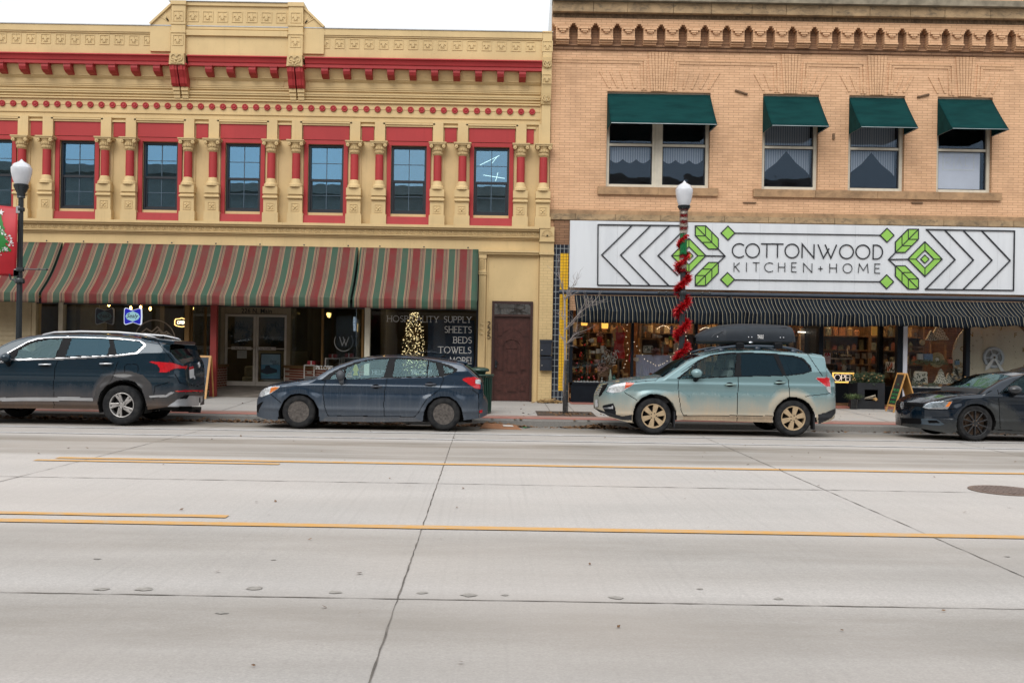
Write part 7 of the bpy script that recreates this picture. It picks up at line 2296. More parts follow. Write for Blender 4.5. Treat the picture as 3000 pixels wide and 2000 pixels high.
m=MB();m.add([(x0+.42,18.86,z+.037),(x0+.62,18.84,z+.035),(x0+.60,18.95,z+.05),(x0+.40,18.97,z+.053)],[(0,1,2,3)]);m.build('label',MATS['paper'],cb)
m=MB();rnd=random.Random(61);x=P(1540,1248,19.2)[0]
for k in range(7):
 p=Vector((x+rnd.uniform(-.06,.06),19.2+rnd.uniform(-.04,.04),kerb_z(19.2)+.01));a=rnd.uniform(0,6.3);d=Vector((math.cos(a),math.sin(a)*.5,rnd.uniform(0,.3)))*.07;s=Vector((-math.sin(a),math.cos(a),.4))*.03
 m.add([p-d,p+s,p+d,p-s],[(0,1,2,3)])
tag(m.build('scrap',mat('green_plastic',(.02,.22,.08),.5),loc=(x,19.2,0)),'crumpled scrap of green plastic beside the cardboard','scrap')
m=MB();rnd=random.Random(62);c=Vector((P(1607,1180,YF-.3)[0],YF-.35,walk_z(24)))
for k in range(130):
 a=rnd.uniform(0,6.28);p=c+Vector((rnd.gauss(0,.13),rnd.gauss(0,.05),abs(rnd.gauss(0,.04))));d=Vector((math.cos(a),math.sin(a)*.4,rnd.uniform(-.2,.3))).normalized()*.08;s=d.orthogonal().normalized()*.022
 m.add([p-d,p+s,p+d,p-s],[(0,1,2,3)])
tag(m.build('leaf_heap',mat('tan_leaves',(.24,.15,.06),.85,.4,30),loc=tuple(c)),'small heap of tan leaves against the yellow pilaster foot','leaves')
M_FRAME=mat('pine_frame',(.50,.27,.085),.5,.18,9)
M_CHALK=mat('chalk_board',(.012,.013,.016),.6,.3,4)
def aboard(name_label,x0,xap,x1,y0,y1,zb,zt,words,color):
 th_=thing('chalk_board',((x0+x1)/2,(y0+y1)/2,zb),name_label,'sign')
 def leaf(xb,xt,face):
  d=Vector((xt-xb,0,zt-zb));nrm=Vector((-(zt-zb),0,xt-xb)).normalized()
  if nrm.x*face<0:nrm=-nrm
  pt=lambda u,v,o=0:Vector((xb,0,zb))+d*v+Vector((0,y0+(y1-y0)*u,0))+nrm*o
  def slab(u0,u1,v0,v1,o0,o1,m):
   q=[pt(u0,v0,o0),pt(u1,v0,o0),pt(u1,v1,o0),pt(u0,v1,o0),pt(u0,v0,o1),pt(u1,v0,o1),pt(u1,v1,o1),pt(u0,v1,o1)]
   m.add(q,[(0,3,2,1),(4,5,6,7),(0,1,5,4),(1,2,6,5),(2,3,7,6),(3,0,4,7)])
  m=MB();b=.085
  slab(0,b,0,1,-.012,.014,m);slab(1-b,1,0,1,-.012,.014,m);slab(b,1-b,.955,1,-.012,.014,m);slab(b,1-b,.14,.19,-.012,.014,m)
  m.build('frame',M_FRAME,th_)
  return pt,slab
 for(xb,xt,face)in((x0,xap-.012,-1),(x1,xap+.012,1)):
  pt,slab=leaf(xb,xt,face)
  m=MB();slab(.085,.915,.19,.955,-.005,.006,m);m.build('panel',M_CHALK if face<0 else mat('bare_ply',(.42,.22,.06),.6,.2,6),th_)
  if face<0 and words:
   m=MB()
   for(txt,v,h,u0,u1)in words:
    t_=MB();ftext(t_,txt,0,0,1,0,0,shear=.15)
    xm=max(p[0]for p in t_.v)
    t_.v=[tuple(pt(u0+(u1-u0)*(1-p[0]/xm)if y1<y0 else u0+(u1-u0)*p[0]/xm,v+h*p[2],.0075))for p in t_.v]
    m.add(t_.v,t_.f)
   m.build('chalk_writing',color,th_)
 return th_
M_CHG=mat('green_chalk',(.03,.42,.10),.8);M_CHR=mat('red_chalk',(.10,.02,.02),.8)
zb=walk_z(23.1)
aboard('wooden framed chalk board with green writing beside the black car',9.64,9.93,10.24,23.32,22.84,zb,zb+.94,[('20% OFF',.53,.09,.14,.88),('Dark Comp',.43,.08,.14,.9),('Coffee',.34,.08,.2,.8),('Coffee Syr',.235,.08,.14,.9),('*',.66,.1,.45,.6)],M_CHG)
x0,z0=P(505,1166,23.6);x1,_=P(606,1166,23.6);zt_=P(560,1041,23.6)[1];xt0,xt1=P(512,1041,23.8)[0],P(617,1041,23.8)[0]
zb=walk_z(23.6)
bd=thing('chalk_board',((x0+x1)/2,23.7,zb),'pine framed dark chalk board half hidden by the dark car and red post','sign')
def board_pt(u,v,o=0):
 return Vector((x0+(x1-x0)*u+(xt0-x0)*v*(1-u)+(xt1-x1)*v*u,23.55+.32*v-o,zb+(zt_-zb)*v))
def bslab(u0,u1,v0,v1,o0,o1,m):
 q=[board_pt(u0,v0,o0),board_pt(u1,v0,o0),board_pt(u1,v1,o0),board_pt(u0,v1,o0),board_pt(u0,v0,o1),board_pt(u1,v0,o1),board_pt(u1,v1,o1),board_pt(u0,v1,o1)]
 m.add(q,[(0,1,2,3),(7,6,5,4),(0,4,5,1),(1,5,6,2),(2,6,7,3),(3,7,4,0)])
m=MB();bslab(0,.06,0,1,-.012,.014,m);bslab(.94,1,0,1,-.012,.014,m);bslab(.06,.94,.955,1,-.012,.014,m);bslab(.06,.94,.13,.18,-.012,.014,m);m.build('frame',M_FRAME,bd)
m=MB();bslab(.06,.94,.18,.955,-.005,.006,m);m.build('panel',mat('navy_chalk_board',(.010,.022,.040),.6,.3,4),bd)
m=MB();rnd=random.Random(7)
for v,n_ in((.86,3),(.72,4),(.60,4),(.50,5),(.42,3),(.34,5),(.28,4)):
 u=.42
 for k in range(n_*3):
  w_=rnd.uniform(.02,.035)
  p=[board_pt(u,v,.008),board_pt(u+w_*.5,v+rnd.uniform(.01,.03),.008),board_pt(u+w_,v+rnd.uniform(-.008,.015),.008)]
  m.tube(p,.004,3);u+=w_*1.15
  if u>.9:break
  if k%4==3:u+=.025
m.build('chalk_writing',mat('blue_chalk',(.16,.30,.40),.8),bd)
m=MB()
for s in(0,1):
 p,q=board_pt(s,.98),board_pt(s,0);m.tube([p,(q.x,q.y+.6,zb)],.02,5)
m.build('rear_leg',M_FRAME,bd)
YPn=23.75
xa,xb=P(2512,1160,YPn)[0],P(2592,1160,YPn)[0];zb=walk_z(YPn);zt_=P(2550,1121,YPn)[1]
na,nb,n0,n1=P(2533,1160,YPn)[0],P(2572,1160,YPn)[0],P(2550,1174,YPn)[1],P(2550,1141,YPn)[1]
pl=thing('planter_box',((xa+xb)/2,YPn+.3,zb),'large square black planter box with a niche of birch logs','planter')
m=wall_holes(xa,xb,zb,zt_,[(na,nb,n0,n1)],YPn,YPn+.04)
m.box(xa,xb,YPn+.56,YPn+.6,zb,zt_);m.box(xa,xa+.04,YPn+.041,YPn+.559,zb,zt_);m.box(xb-.04,xb,YPn+.041,YPn+.559,zb,zt_);m.box(xa+.041,xb-.041,YPn+.041,YPn+.559,zt_-.06,zt_-.03);m.box(xa+.041,xb-.041,YPn+.041,YPn+.559,n0-.03,n0-.001)
m.build('box',mat('planter_black',(.010,.012,.016),.5,.25,5),pl)
m=MB();rnd=random.Random(71)
cxp,czp=(xa+xb)/2,zt_+.08
for k in range(1300):
 a=rnd.uniform(0,6.28);r=.36*rnd.random()**.6
 p=Vector((cxp+r*math.cos(a),YPn+.28+r*math.sin(a)*.7,zt_-.03+rnd.random()*.26*(1.1-r)))
 d=Vector((math.cos(a)*.6+rnd.gauss(0,.4),math.sin(a)*.5+rnd.gauss(0,.3),rnd.uniform(-.3,.9))).normalized()*rnd.uniform(.06,.13);s=d.orthogonal().normalized()*.012
 m.add([p,p+d*.5+s,p+d,p+d*.5-s],[(0,1,2,3)])
m.build('evergreens',mat('planter_fir',(.035,.06,.028),.8,.6,30),pl)
m=MB()
for k in range(26):
 a=rnd.uniform(3.2,6.2);r=.42*rnd.random();m.ball((cxp+r*math.cos(a)*1.1,YPn+.28+r*math.sin(a)*.7-.03,zt_+.05+rnd.random()*.16),.022,6)
m.build('pine_cones',mat('cone_ochre',(.24,.15,.06),.8,.5,40),pl)
m=MB()
for k,(u0,u1,z0,z1,r)in enumerate(((.1,.85,.10,.42,.022),(.2,.95,.12,.20,.028),(.45,.9,.08,.30,.02),(.05,.7,.07,.10,.025))):
 m.tube([(na+(nb-na)*u0,YPn+.12,n0+(n1-n0)*z0+.02),(na+(nb-na)*u1,YPn+.02+.05*k,n0+(n1-n0)*z1+.02)],r,8)
lg=m.build('birch_logs',mat('birch_bark',(.33,.29,.22),.8,.4,20),loc=((na+nb)/2,YPn+.1,n0));tag(lg,'thin birch logs lying in the niche of the black planter box','logs')
m=MB();m.lathe([(0,0),(.038,-.001),(.038,.25),(0,.25)],14,(na+(nb-na)*.82,YPn-.03,n0+.045),'y');tag(m.build('log',mat('cut_wood',(.50,.30,.12),.7,.2,20),loc=(na+(nb-na)*.82,YPn,n0)),'short round log with a pale sawn end in the planter niche','log')
YPt=23.7
xp=P(2501,1180,YPt)[0];zb=walk_z(YPt);zt_=P(2501,1168,YPt)[1]
pt_=thing('plant_pot',(xp,YPt,zb),'small ribbed black pot with spreading juniper before the entry','pot')
m=MB();prof=[(.08,0)];k=0;hh=zt_-zb
for q in range(7):
 prof+=[(.092+.002*q,hh*(q+.1)/7),(.100+.002*q,hh*(q+.5)/7),(.092+.002*q,hh*(q+.9)/7)]
prof+=[(.105,hh),(.09,hh),(.09,hh-.04),(0,hh-.04)]
m.lathe(prof,22,(xp,YPt,zb));m.build('pot',mat('gloss_black_glaze',(.008,.009,.010),.12,coat=.6),pt_,smooth='all')
m=MB()
for k in range(420):
 a=rnd.uniform(0,6.28);L_=rnd.uniform(.08,.27);p=Vector((xp,YPt,zt_+.01));d=Vector((math.cos(a)*L_,math.sin(a)*L_*.7,rnd.uniform(.0,.10)))
 s=Vector((-math.sin(a),math.cos(a),0))*.008
 for f in(.45,.7,.95):
  q=p+d*f;e=Vector((rnd.gauss(0,.5),rnd.gauss(0,.5),rnd.gauss(.3,.5))).normalized()*.05;m.add([q,q+e*.5+s,q+e,q+e*.5-s],[(0,1,2,3)])
m.build('juniper',mat('juniper',(.075,.11,.04),.8,.5,30),pt_)
# ================================================================ parked cars
def interp(poly,x):
 return np.interp(x,[p[0]for p in poly],[p[1]for p in poly])
def inside(poly,X,Y):
 r=np.zeros(X.shape,bool)
 n=len(poly)
 for i in range(n):
  x0,y0=poly[i];x1,y1=poly[(i+1)%n]
  if y0==y1:continue
  c=((y0>Y)!=(y1>Y))&(X<(x1-x0)*(Y-y0)/(y1-y0)+x0)
  r^=c
 return r
def seg_dist(line,X,Y):
 d=np.full(X.shape,1e9)
 for(x0,y0),(x1,y1)in zip(line,line[1:]):
  L2_=(x1-x0)**2+(y1-y0)**2+1e-9
  t_=np.clip(((X-x0)*(x1-x0)+(Y-y0)*(y1-y0))/L2_,0,1)
  d=np.minimum(d,np.hypot(X-x0-t_*(x1-x0),Y-y0-t_*(y1-y0)))
 return d
def car_paint(name,c,dirt,dz0,dz1,amt,metal=.35,rough=.28,spots=0.0,streak=.5,arches=()):
 t=NT(name)
 p=t.coord('Object');s_=t.sep(p)
 n=t.noise(t.mapping(p,(1,1,1)),2.2,6,.65)
 z=t.math('ADD',s_[2],t.math('MULTIPLY',t.math('SUBTRACT',n,.5),(dz1-dz0)*.9))
 f=t.math('MULTIPLY',t.remap(z,dz1,dz0),amt)
 for(ax,az,ar)in arches:
  d=t.math('SQRT',t.math('ADD',t.math('POWER',t.math('SUBTRACT',s_[0],ax),2.0),t.math('POWER',t.math('SUBTRACT',s_[2],az),2.0)))
  f=t.math('MAXIMUM',f,t.math('MULTIPLY',t.remap(t.math('ADD',d,t.math('MULTIPLY',t.math('SUBTRACT',n,.5),.25)),ar+.12,ar),amt*.8))
 st=t.noise(t.mapping(p,(26,26,1.6)),1.0,4,.6)
 f=t.math('ADD',f,t.math('MULTIPLY',t.math('MULTIPLY',t.remap(st,.5,.75),t.remap(s_[2],.95,.55)),streak*.5),True)
 if spots:
  sp=t.noise(t.mapping(p,(30,30,46),rot=(0,.5,0)),1.0,3,.7)
  f=t.math('MAXIMUM',f,t.math('MULTIPLY',t.math('MULTIPLY',t.remap(sp,.64,.70),t.remap(s_[2],1.05,.75)),spots))
 g=t.noise(p,40,3)
 f=t.math('MULTIPLY',f,t.remap(g,.25,.6,.75,1.0))
 cc=t.mix(f,c,dirt)
 t.fin(cc,t.remap(f,0,.8,rough,.8),0,0,.35)
 t.set(t.b.inputs['Metallic'],t.remap(f,0,.6,metal,0))
 t.set(t.b.inputs['Coat Weight'],t.remap(f,0,.4,.7,0))
 t.b.inputs['Coat Roughness'].default_value=.06
 return t.m
M_GLS=glass('car_glass',(.70,.86,.88),.0,(.55,.85,.95),0,fk=.75)
M_GLT=glass('privacy_glass',(.08,.11,.13),.0,(.40,.75,1),0,fk=.65)
M_CBLK=mat('car_black_trim',(.006,.007,.009),.5,.2,8,spec=.12)
M_PLAS=mat('grey_black_plastic',(.022,.023,.026),.65,.3,8,spec=.2)
M_CHR=mat('bright_trim',(.55,.57,.60),.22,.06,6,metal=.85)
M_SILV=mat('satin_silver',(.42,.43,.45),.35,.1,5,metal=.6)
M_LENS=mat('clear_lens',(.55,.58,.60),.12,.35,30,metal=.3,coat=.8)
M_AMBL=mat('amber_lens',(.62,.17,.02),.15,.2,40,coat=.8)
M_TAIL=mat('red_lens',(.48,.008,.016),.15,.25,40,coat=.8)
M_UNDER=mat('underbody',(.012,.012,.012),.9)
M_SEAT=mat('seat_fabric',(.05,.05,.052),.8)
M_SEATL=mat('seat_beige',(.20,.19,.17),.8)
t=NT('tyre_rubber');n=t.noise(t.coord('Object'),9,4);t.fin(t.mix(t.remap(n,.35,.7),(.013,.014,.016),(.036,.036,.036)),.85,spec=.1);M_TYRE=t.m
M_PLATE=mat('licence_plate',(.50,.52,.54),.5)
M_GAP=mat('panel_gap',(.004,.004,.005),.8,spec=.1)
DOORS={}
def build_car(name,label,Yn,W,prm):
 """one car: a body skin lofted over traced side outlines; glass, lamps, doors and trim are cut out of that skin"""
 Yc=Yn+W
 xw=[P(*q,Yn)[0]for q in prm['wheels']]
 x0=sum(xw)/2 if len(xw)==2 else xw[0]+prm['wb']/2*(1 if prm.get('front_seen',True)else-1)
 if len(xw)==1:
  xw=[x0-prm['wb']/2,x0+prm['wb']/2]
 loc=lambda pts,Y:[(a-x0,b)for a,b in onplane(pts,Y)]
 def curve(parts):
  out=[]
  for it in parts:
   if it[0]=='m':out+=list(it[1])
   else:out+=loc(it[1],Yn+it[0])
  return out
 top,bot=curve(prm['top']),curve(prm['bottom'])
 xf,xr=top[0][0],top[-1][0]
 nx=420
 u=np.linspace(0,1,nx)
 Lf,Lr,pf,pr=prm.get('nose',(.75,2.6,.6,3.0))[0],prm.get('nose',(.75,2.6,.6,3.0))[2],prm.get('nose',(.75,2.6,.6,3.0))[1],prm.get('nose',(.75,2.6,.6,3.0))[3]
 n1,n3=90,80;n2=nx-n1-n3
 xs=np.concatenate([xf+Lf*(1-np.cos(np.linspace(0.0,math.pi/2,n1,endpoint=False))),np.linspace(xf+Lf,xr-Lr,n2,endpoint=False),xr-Lr*(1-np.sin(np.linspace(0,math.pi/2,n3)))])
 xs[0]=xf+1e-4;xs[-1]=xr-1e-4
 zt,zb=interp(top,xs),interp(bot,xs)
 tf=np.clip((xf+Lf-xs)/Lf,0,1);trr=np.clip((xs-(xr-Lr))/Lr,0,1)
 plan=W*(1-tf**pf)**(1/pf)*(1-trr**pr)**(1/pr)
 plan=np.maximum(plan,W*.02)
 ns,nc,ntp=96,10,12
 belt=interp(curve(prm['belt']),xs)if 'belt' in prm else np.full(nx,.95)
 crown=np.clip((zt-zb)*.06,.008,.035)
 rz=np.minimum(prm.get('rz',.07),(zt-zb)*.3)
 zs=zt-crown-rz
 V=np.zeros((nx,ns+nc+ntp,3))
 def width(z,i=None):
  b,pl=(belt[:,None],plan[:,None])if i is None else(belt[i],plan[i])
  k=1-.030*np.clip((.58-z)/.35,0,1.2)**2-.02*np.clip((z-.72)/.3,0,1)**2
  return pl*k-np.clip(z-b,0,9)*prm.get('tumble',.36)*np.clip(pl/W,0,1)
 for j in range(ns):
  z=zb+(zs-zb)*(j/(ns-1))
  V[:,j,0]=xs;V[:,j,1]=-np.maximum(width(z[:,None])[:,0],.01);V[:,j,2]=z
 we=-V[:,ns-1,1]
 rr=np.minimum(.12,we*.5)
 for j in range(nc):
  a=(j+1)/nc*math.pi/2
  V[:,ns+j,0]=xs;V[:,ns+j,1]=-(we-rr*(1-math.cos(a)));V[:,ns+j,2]=zs+rz*math.sin(a)
 wt=we-rr
 for j in range(ntp):
  f=1-(j+1)/ntp
  V[:,ns+nc+j,0]=xs;V[:,ns+nc+j,1]=-wt*f;V[:,ns+nc+j,2]=zs+rz+crown*(1-f*f)
 nj=V.shape[1]
 r_w=prm['r']
 for xc in xw:
  d=np.hypot(V[:,:ns,0]-(xc-x0),V[:,:ns,2]-r_w)
  V[:,:ns,1]-=.022*np.exp(-((d-r_w-.09)/.07)**2)
 cz=prm.get('crease',.80)
 ca=prm.get('crease_amp',1.0)
 V[:,:ns,1]-=ca*.010*np.exp(-((V[:,:ns,2]-cz)/.035)**2)*(plan[:,None]/W)
 V[:,:ns,1]+=ca*.012*np.exp(-((V[:,:ns,2]-cz+.12)/.06)**2)*(plan[:,None]/W)
 V[:,:ns,1]-=.014*np.exp(-((V[:,:ns,2]-.36)/.04)**2)*(plan[:,None]/W)
 far=V[:,:-1,:][:,::-1,:].copy();far[:,:,1]*=-1
 A=np.concatenate([V,far],1);NJ=A.shape[1]
 base=Vector((x0,Yc,prm.get('z',0.0)))
 du,dv=np.gradient(A,axis=0),np.gradient(A,axis=1)
 Nn=np.cross(du,dv);Nn/=np.linalg.norm(Nn,axis=2,keepdims=True)+1e-9
 C=(A[:-1,:-1]+A[1:,:-1]+A[:-1,1:]+A[1:,1:])/4
 Nf=(Nn[:-1,:-1]+Nn[1:,1:])/2
 if Nf[nx//2,20,1]>0:Nn,Nf=-Nn,-Nf
 Wd=C+np.array([base.x,base.y,base.z])
 a_,b_=Wd[...,0]/Wd[...,1]*FPX,(EYE-Wd[...,2])/Wd[...,1]*FPX
 U,Vv=VPX+a_*CR-b_*SR,VPY+a_*SR+b_*CR
 vis=(Nf*(np.array([0,0,EYE])-Wd)).sum(2)>0
 cls=np.full(C.shape[:2],-1);names_=[]
 njn=nj-1
 mirror=lambda M:np.concatenate([M[:,:njn],M[:,:njn][:,::-1]],1)
 near=np.zeros(C.shape[:2],bool);near[:,:njn]=True
 offs=[]
 def classify(mask,nm,mm,off):
  names_.append((nm,mm));offs.append(off);cls[mask]=len(names_)-1
 jj=np.arange(C.shape[1])[None,:];jm=np.minimum(jj,C.shape[1]-1-jj)
 for nm,(xa,xb),mm in prm.get('screens',()):
  xa,xb=[(P(q,1000,Yn)[0]-x0)if q>50 else q for q in(xa,xb)]
  classify((C[...,0]>xa)&(C[...,0]<xb)&(jm>ns+nc-3)&(np.abs(Nf[...,2])<.985),nm,mm,-.004)
 for f in prm['features']:
  nm,poly,mm,off=f[:4];mode=f[4]if len(f)>4 else 'sym'
  k=inside(poly,U,Vv)&vis
  if mode=='sym':
   k=mirror(k&near)
  classify(k,nm,mm,off)
 for ln in prm.get('gaps',()):
  k=(seg_dist(ln,U,Vv)<1.0)&vis&near&((cls<0)|np.isin(cls,[i for i,q in enumerate(names_)if q[0]in('door','cladding','sill','bumper')]))
  classify(mirror(k),'panel_gap',M_GAP,-.006)
 hole=np.zeros(C.shape[:2],bool)
 for poly in prm['arches']:
  hole|=inside(poly,U,Vv)&near&(jj<ns)
 for xc in xw:
  d=np.hypot(C[...,0]-(xc-x0),C[...,2]-r_w)
  if prm.get('round',True):hole|=(d<r_w+prm.get('arch_gap',.055))&(jm<ns)
 hole=mirror(hole)
 car=thing(name,tuple(base),label,'car','cars parked along the kerb')
 car.rotation_euler=(0,0,0)
 def emit(mask,nm,mm,off,solid=0.0):
  I,J=np.nonzero(mask)
  if len(I)==0:return None
  ids=np.stack([I*NJ+J,(I+1)*NJ+J,(I+1)*NJ+J+1,I*NJ+J+1],1)
  used,inv=np.unique(ids,return_inverse=True)
  inv=inv.reshape(ids.shape)
  co=A.reshape(-1,3)[used]+Nn.reshape(-1,3)[used]*off
  me=bpy.data.meshes.new(nm)
  me.from_pydata(co.tolist(),[],inv.tolist())
  me.polygons.foreach_set('use_smooth',[True]*len(me.polygons))
  me.normals_split_custom_set_from_vertices(Nn.reshape(-1,3)[used].tolist())
  me.materials.append(mm);me.update()
  o=bpy.data.objects.new(nm,me);col.objects.link(o);o.parent=car
  if solid:
   md=o.modifiers.new('thickness','SOLIDIFY');md.thickness=solid;md.offset=-1
  return o
 emit((cls<0)&~hole,'body',prm['paint'],0)
 made={}
 for i,(nm,mm)in enumerate(names_):
  k=(cls==i)&~hole
  if nm in('panel_gap','windscreen','back_window','grille','number_plate','cladding','rear_lamp_bar','bumper','air_intake','bright_strip','roof_edge'):
   o=emit(k,nm,mm,offs[i]);made.setdefault(nm,o)
  else:
   kn,kf=k.copy(),k.copy();kn[:,njn:]=False;kf[:,:njn]=False
   o=emit(kn,nm,mm,offs[i]);o2=emit(kf,nm,mm,offs[i]);made.setdefault(nm,[]).append((o,o2))
 L=lambda*pts,dy=0.0:[Vector((P(a,b,Yn+dy)[0]-x0,dy-W,P(a,b,Yn+dy)[1]-base.z))for a,b in pts]
 m=MB()
 for xc in xw:
  for s in(-1,1):
   rad=r_w+.075
   pts=[(xc-x0+rad*math.cos(R(a)),r_w+rad*math.sin(R(a)))for a in range(-20,201,10)]
   n_=len(pts);y0_,y1_=s*(W-.035),s*(W-.42)
   m.add([(a,y0_,b)for a,b in pts]+[(a,y1_,b)for a,b in pts],[(i,i+1,n_+i+1,n_+i)for i in range(n_-1)]+[tuple(range(n_,2*n_))])
   m.build('wheel_well',M_UNDER,car,local=True);m=MB()
 zmin=float(np.median(zb));xa,xb=xf+.35,xr-.3
 m=MB();m.box(xa,xb,-W+.45,W-.45,zmin-.02,zmin+.06);m.box(xw[0]-x0+r_w+.1,xw[1]-x0-r_w-.1,-W+.06,W-.06,zmin+.005,zmin+.08);m.build('underbody',M_UNDER,car,local=True)
 for xc in xw:
  for s in(-1,1):
   w_=bpy.data.objects.new('wheel',None);w_.empty_display_size=.1;col.objects.link(w_);w_.parent=car
   w_.location=(xc-x0,s*(W-.12),r_w-base.z);w_.rotation_euler=(0,0,0 if s<0 else math.pi)
   if 'steer' in prm and xc==xw[0]:w_.rotation_euler.z+=prm['steer']
   if 'tyre' not in prm['_cache']:
    rr_,ri,tw=r_w,prm['rim_r'],.105
    m=MB();m.lathe([(ri-.012,-tw*.85),(ri+.006,-tw),(ri+(rr_-ri)*.35,-tw*1.08),(ri+(rr_-ri)*.7,-tw*1.06),(rr_-.02,-tw*.95),(rr_-.004,-tw*.75)]+[(rr_-(.006 if q%2 else 0),-tw*.6+tw*1.2*q/8)for q in range(9)]+[(rr_-.02,tw*.95),(ri,tw)],56,(0,0,0),'y',cap=False)
    for q in range(70):
     a=2*math.pi*q/70;c_,s_=math.cos(a),math.sin(a);k=2*math.pi/70*.35;c2,s2=math.cos(a+k),math.sin(a+k)
     r0,r1=rr_-.03,rr_+.001
     m.add([(r0*c_,-tw*1.0,r0*s_),(r0*c2,-tw*1.0,r0*s2),(r1*c2,-tw*.62,r1*s2),(r1*c_,-tw*.62,r1*s_)],[(0,1,2,3)])
    o=m.build('tyre',M_TYRE,w_,local=True,smooth=True);prm['_cache']['tyre']=o
    o=prm['rim'](prm['rim_r'],w_);prm['_cache']['rim']=o
   else:
    for k in('tyre','rim'):
     for src in([prm['_cache'][k]]if k=='tyre' else prm['_cache'][k]):
      c=src.copy();col.objects.link(c);c.parent=w_
 cab=prm['cabin'];zc=prm.get('seat_z',.42)
 sm_=prm.get('seat',M_SEAT)
 for xq in cab:
  for s in(-1,1):
   m=MB();cy=s*W*.42
   sec=[(xq+.02,zc),(xq+.16,zc+.10),(xq+.30,zc+.60),(xq+.28,zc+.66),(xq+.20,zc+.64),(xq+.04,zc+.16),(xq-.42,zc+.12),(xq-.44,zc)]
   m.prism([(a,b)for a,b in sec],cy-.23,cy+.23)
   m.box(xq+.235,xq+.33,cy-.13,cy+.13,zc+.70,zc+.86);m.box(xq+.26,xq+.29,cy-.06,cy+.06,zc+.6,zc+.72)
   m.build('seat',sm_,car,local=True,bevel=.02)
 m=MB();dxx=cab[0]-.95;m.prism([(dxx-.35,.78),(dxx-.30,.95),(dxx+.05,.97),(dxx+.16,.90),(dxx+.14,.62),(dxx-.1,.55)],-W*.82,W*.82);m.build('dashboard',M_SEAT,car,local=True)
 m=MB();m.lathe([(.17+.014*math.cos(q*1.05),.014*math.sin(q*1.05))for q in range(7)],24,(0,0,0),'x',cap=False)
 m.v=[(dxx+.36+v[0]*.9+v[2]*.35,v[1]-W*.42,.90+v[2]*.92-v[0]*.3)for v in m.v]
 m.tube([(dxx+.36,-W*.42-.16,.9),(dxx+.36,-W*.42+.16,.9)],.016,6);m.build('steering_wheel',M_CBLK,car,local=True,smooth='all')
 DOORS[car]=made.get('door')
 return car,L,base,x0
def rim_spokes(n,w0,w1,mm,dish=-.055,twin=False,skew=0.0,bore=.055,bolts=5,barrel=None,backing=M_UNDER):
 def f(ri,w_):
  out=[]
  m=MB();m.lathe([(ri-.004,-.098),(ri,-.104),(ri-.016,-.104),(ri-.026,-.085),(ri-.03,.06)],40,(0,0,0),'y',cap=False)
  for k in range(n):
   a=2*math.pi*k/n+.3
   for q in((-1,1)if twin else(0,)):
    a0,a1=a+q*.05,a+q*(.16 if twin else 0)+skew
    d0,d1=Vector((math.cos(a0),math.sin(a0))),Vector((math.cos(a1),math.sin(a1)))
    n0,n1_=Vector((-d0.y,d0.x)),Vector((-d1.y,d1.x))
    pts=[d0*bore*.8+n0*w0,d0*bore*.8-n0*w0,d1*(ri-.016)-n1_*w1,d1*(ri-.016)+n1_*w1]
    m.prism([tuple(p)for p in pts],-.098,dish+.02)
  m.lathe([(bore*1.25,-.08),(bore*1.2,-.092),(bore*.6,-.098),(0,-.098)],20,(0,0,0),'y')
  out.append(m.build('rim',mm,w_,local=True,bevel=.005))
  m=MB()
  for k in range(bolts):
   a=2*math.pi*k/bolts;m.lathe([(.011,-.102),(.011,-.09)],8,(.052*math.cos(a),0,.052*math.sin(a)),'y')
  m.lathe([(.0,.02),(ri-.03,.02)],32,(0,0,0),'y',cap=False);m.lathe([(.15,-.01),(.15,.01),(.0,.01)],26,(0,0,0),'y')
  out.append(m.build('hub',backing,w_,local=True))
  return out
 return f
def rim_steel(mm,dk):
 def f(ri,w_):
  out=[]
  m=MB();m.lathe([(ri,-.104),(ri-.012,-.104),(ri-.022,-.075),(ri-.035,-.055),(ri-.055,-.072),(ri-.085,-.084),(ri-.105,-.07),(.075,-.045),(.06,-.066),(.035,-.07),(.030,-.088),(0,-.088)],40,(0,0,0),'y');out.append(m.build('rim',mm,w_,local=True,smooth=True))
  m=MB()
  for k in range(16):
   a=2*math.pi*k/16;m.lathe([(0,-.0805),(.0135,-.0805),(.0135,-.066)],8,((ri-.062)*math.cos(a),0,(ri-.062)*math.sin(a)),'y')
  for k in range(5):
   a=2*math.pi*k/5+.3;m.lathe([(.012,-.075),(.010,-.05)],6,(.052*math.cos(a),0,.052*math.sin(a)),'y')
  m.lathe([(.082,-.0465),(.098,-.067),(.104,-.0725)],30,(0,0,0),'y',cap=False);m.lathe([(ri-.024,-.0765),(ri-.036,-.0575)],40,(0,0,0),'y',cap=False)
  out.append(m.build('wheel_nuts',dk,w_,local=True))
  return out
 return f
def side_mirror(car,L,W,px_,mm,base_m,sz=(.13,.09,.10)):
 c=L(px_)[0]
 for s in(-1,1):
  m=MB();p=Vector((c.x,s*(W+.10),c.z));m.ball(p,1.0,14,sz[0],.10,sz[2])
  o=m.build('side_mirror',mm,car,local=True,smooth='all')
  m=MB();m.tube([(c.x+.0,s*(W-.06),c.z-sz[2]*1.6),(c.x+.01,s*(W+.05),c.z-sz[2]*1.0),(c.x+.01,s*(W+.10),c.z-sz[2]*.6)],[.05,.045,.05],8);m.build('stalk',base_m,o,local=True,smooth='all')
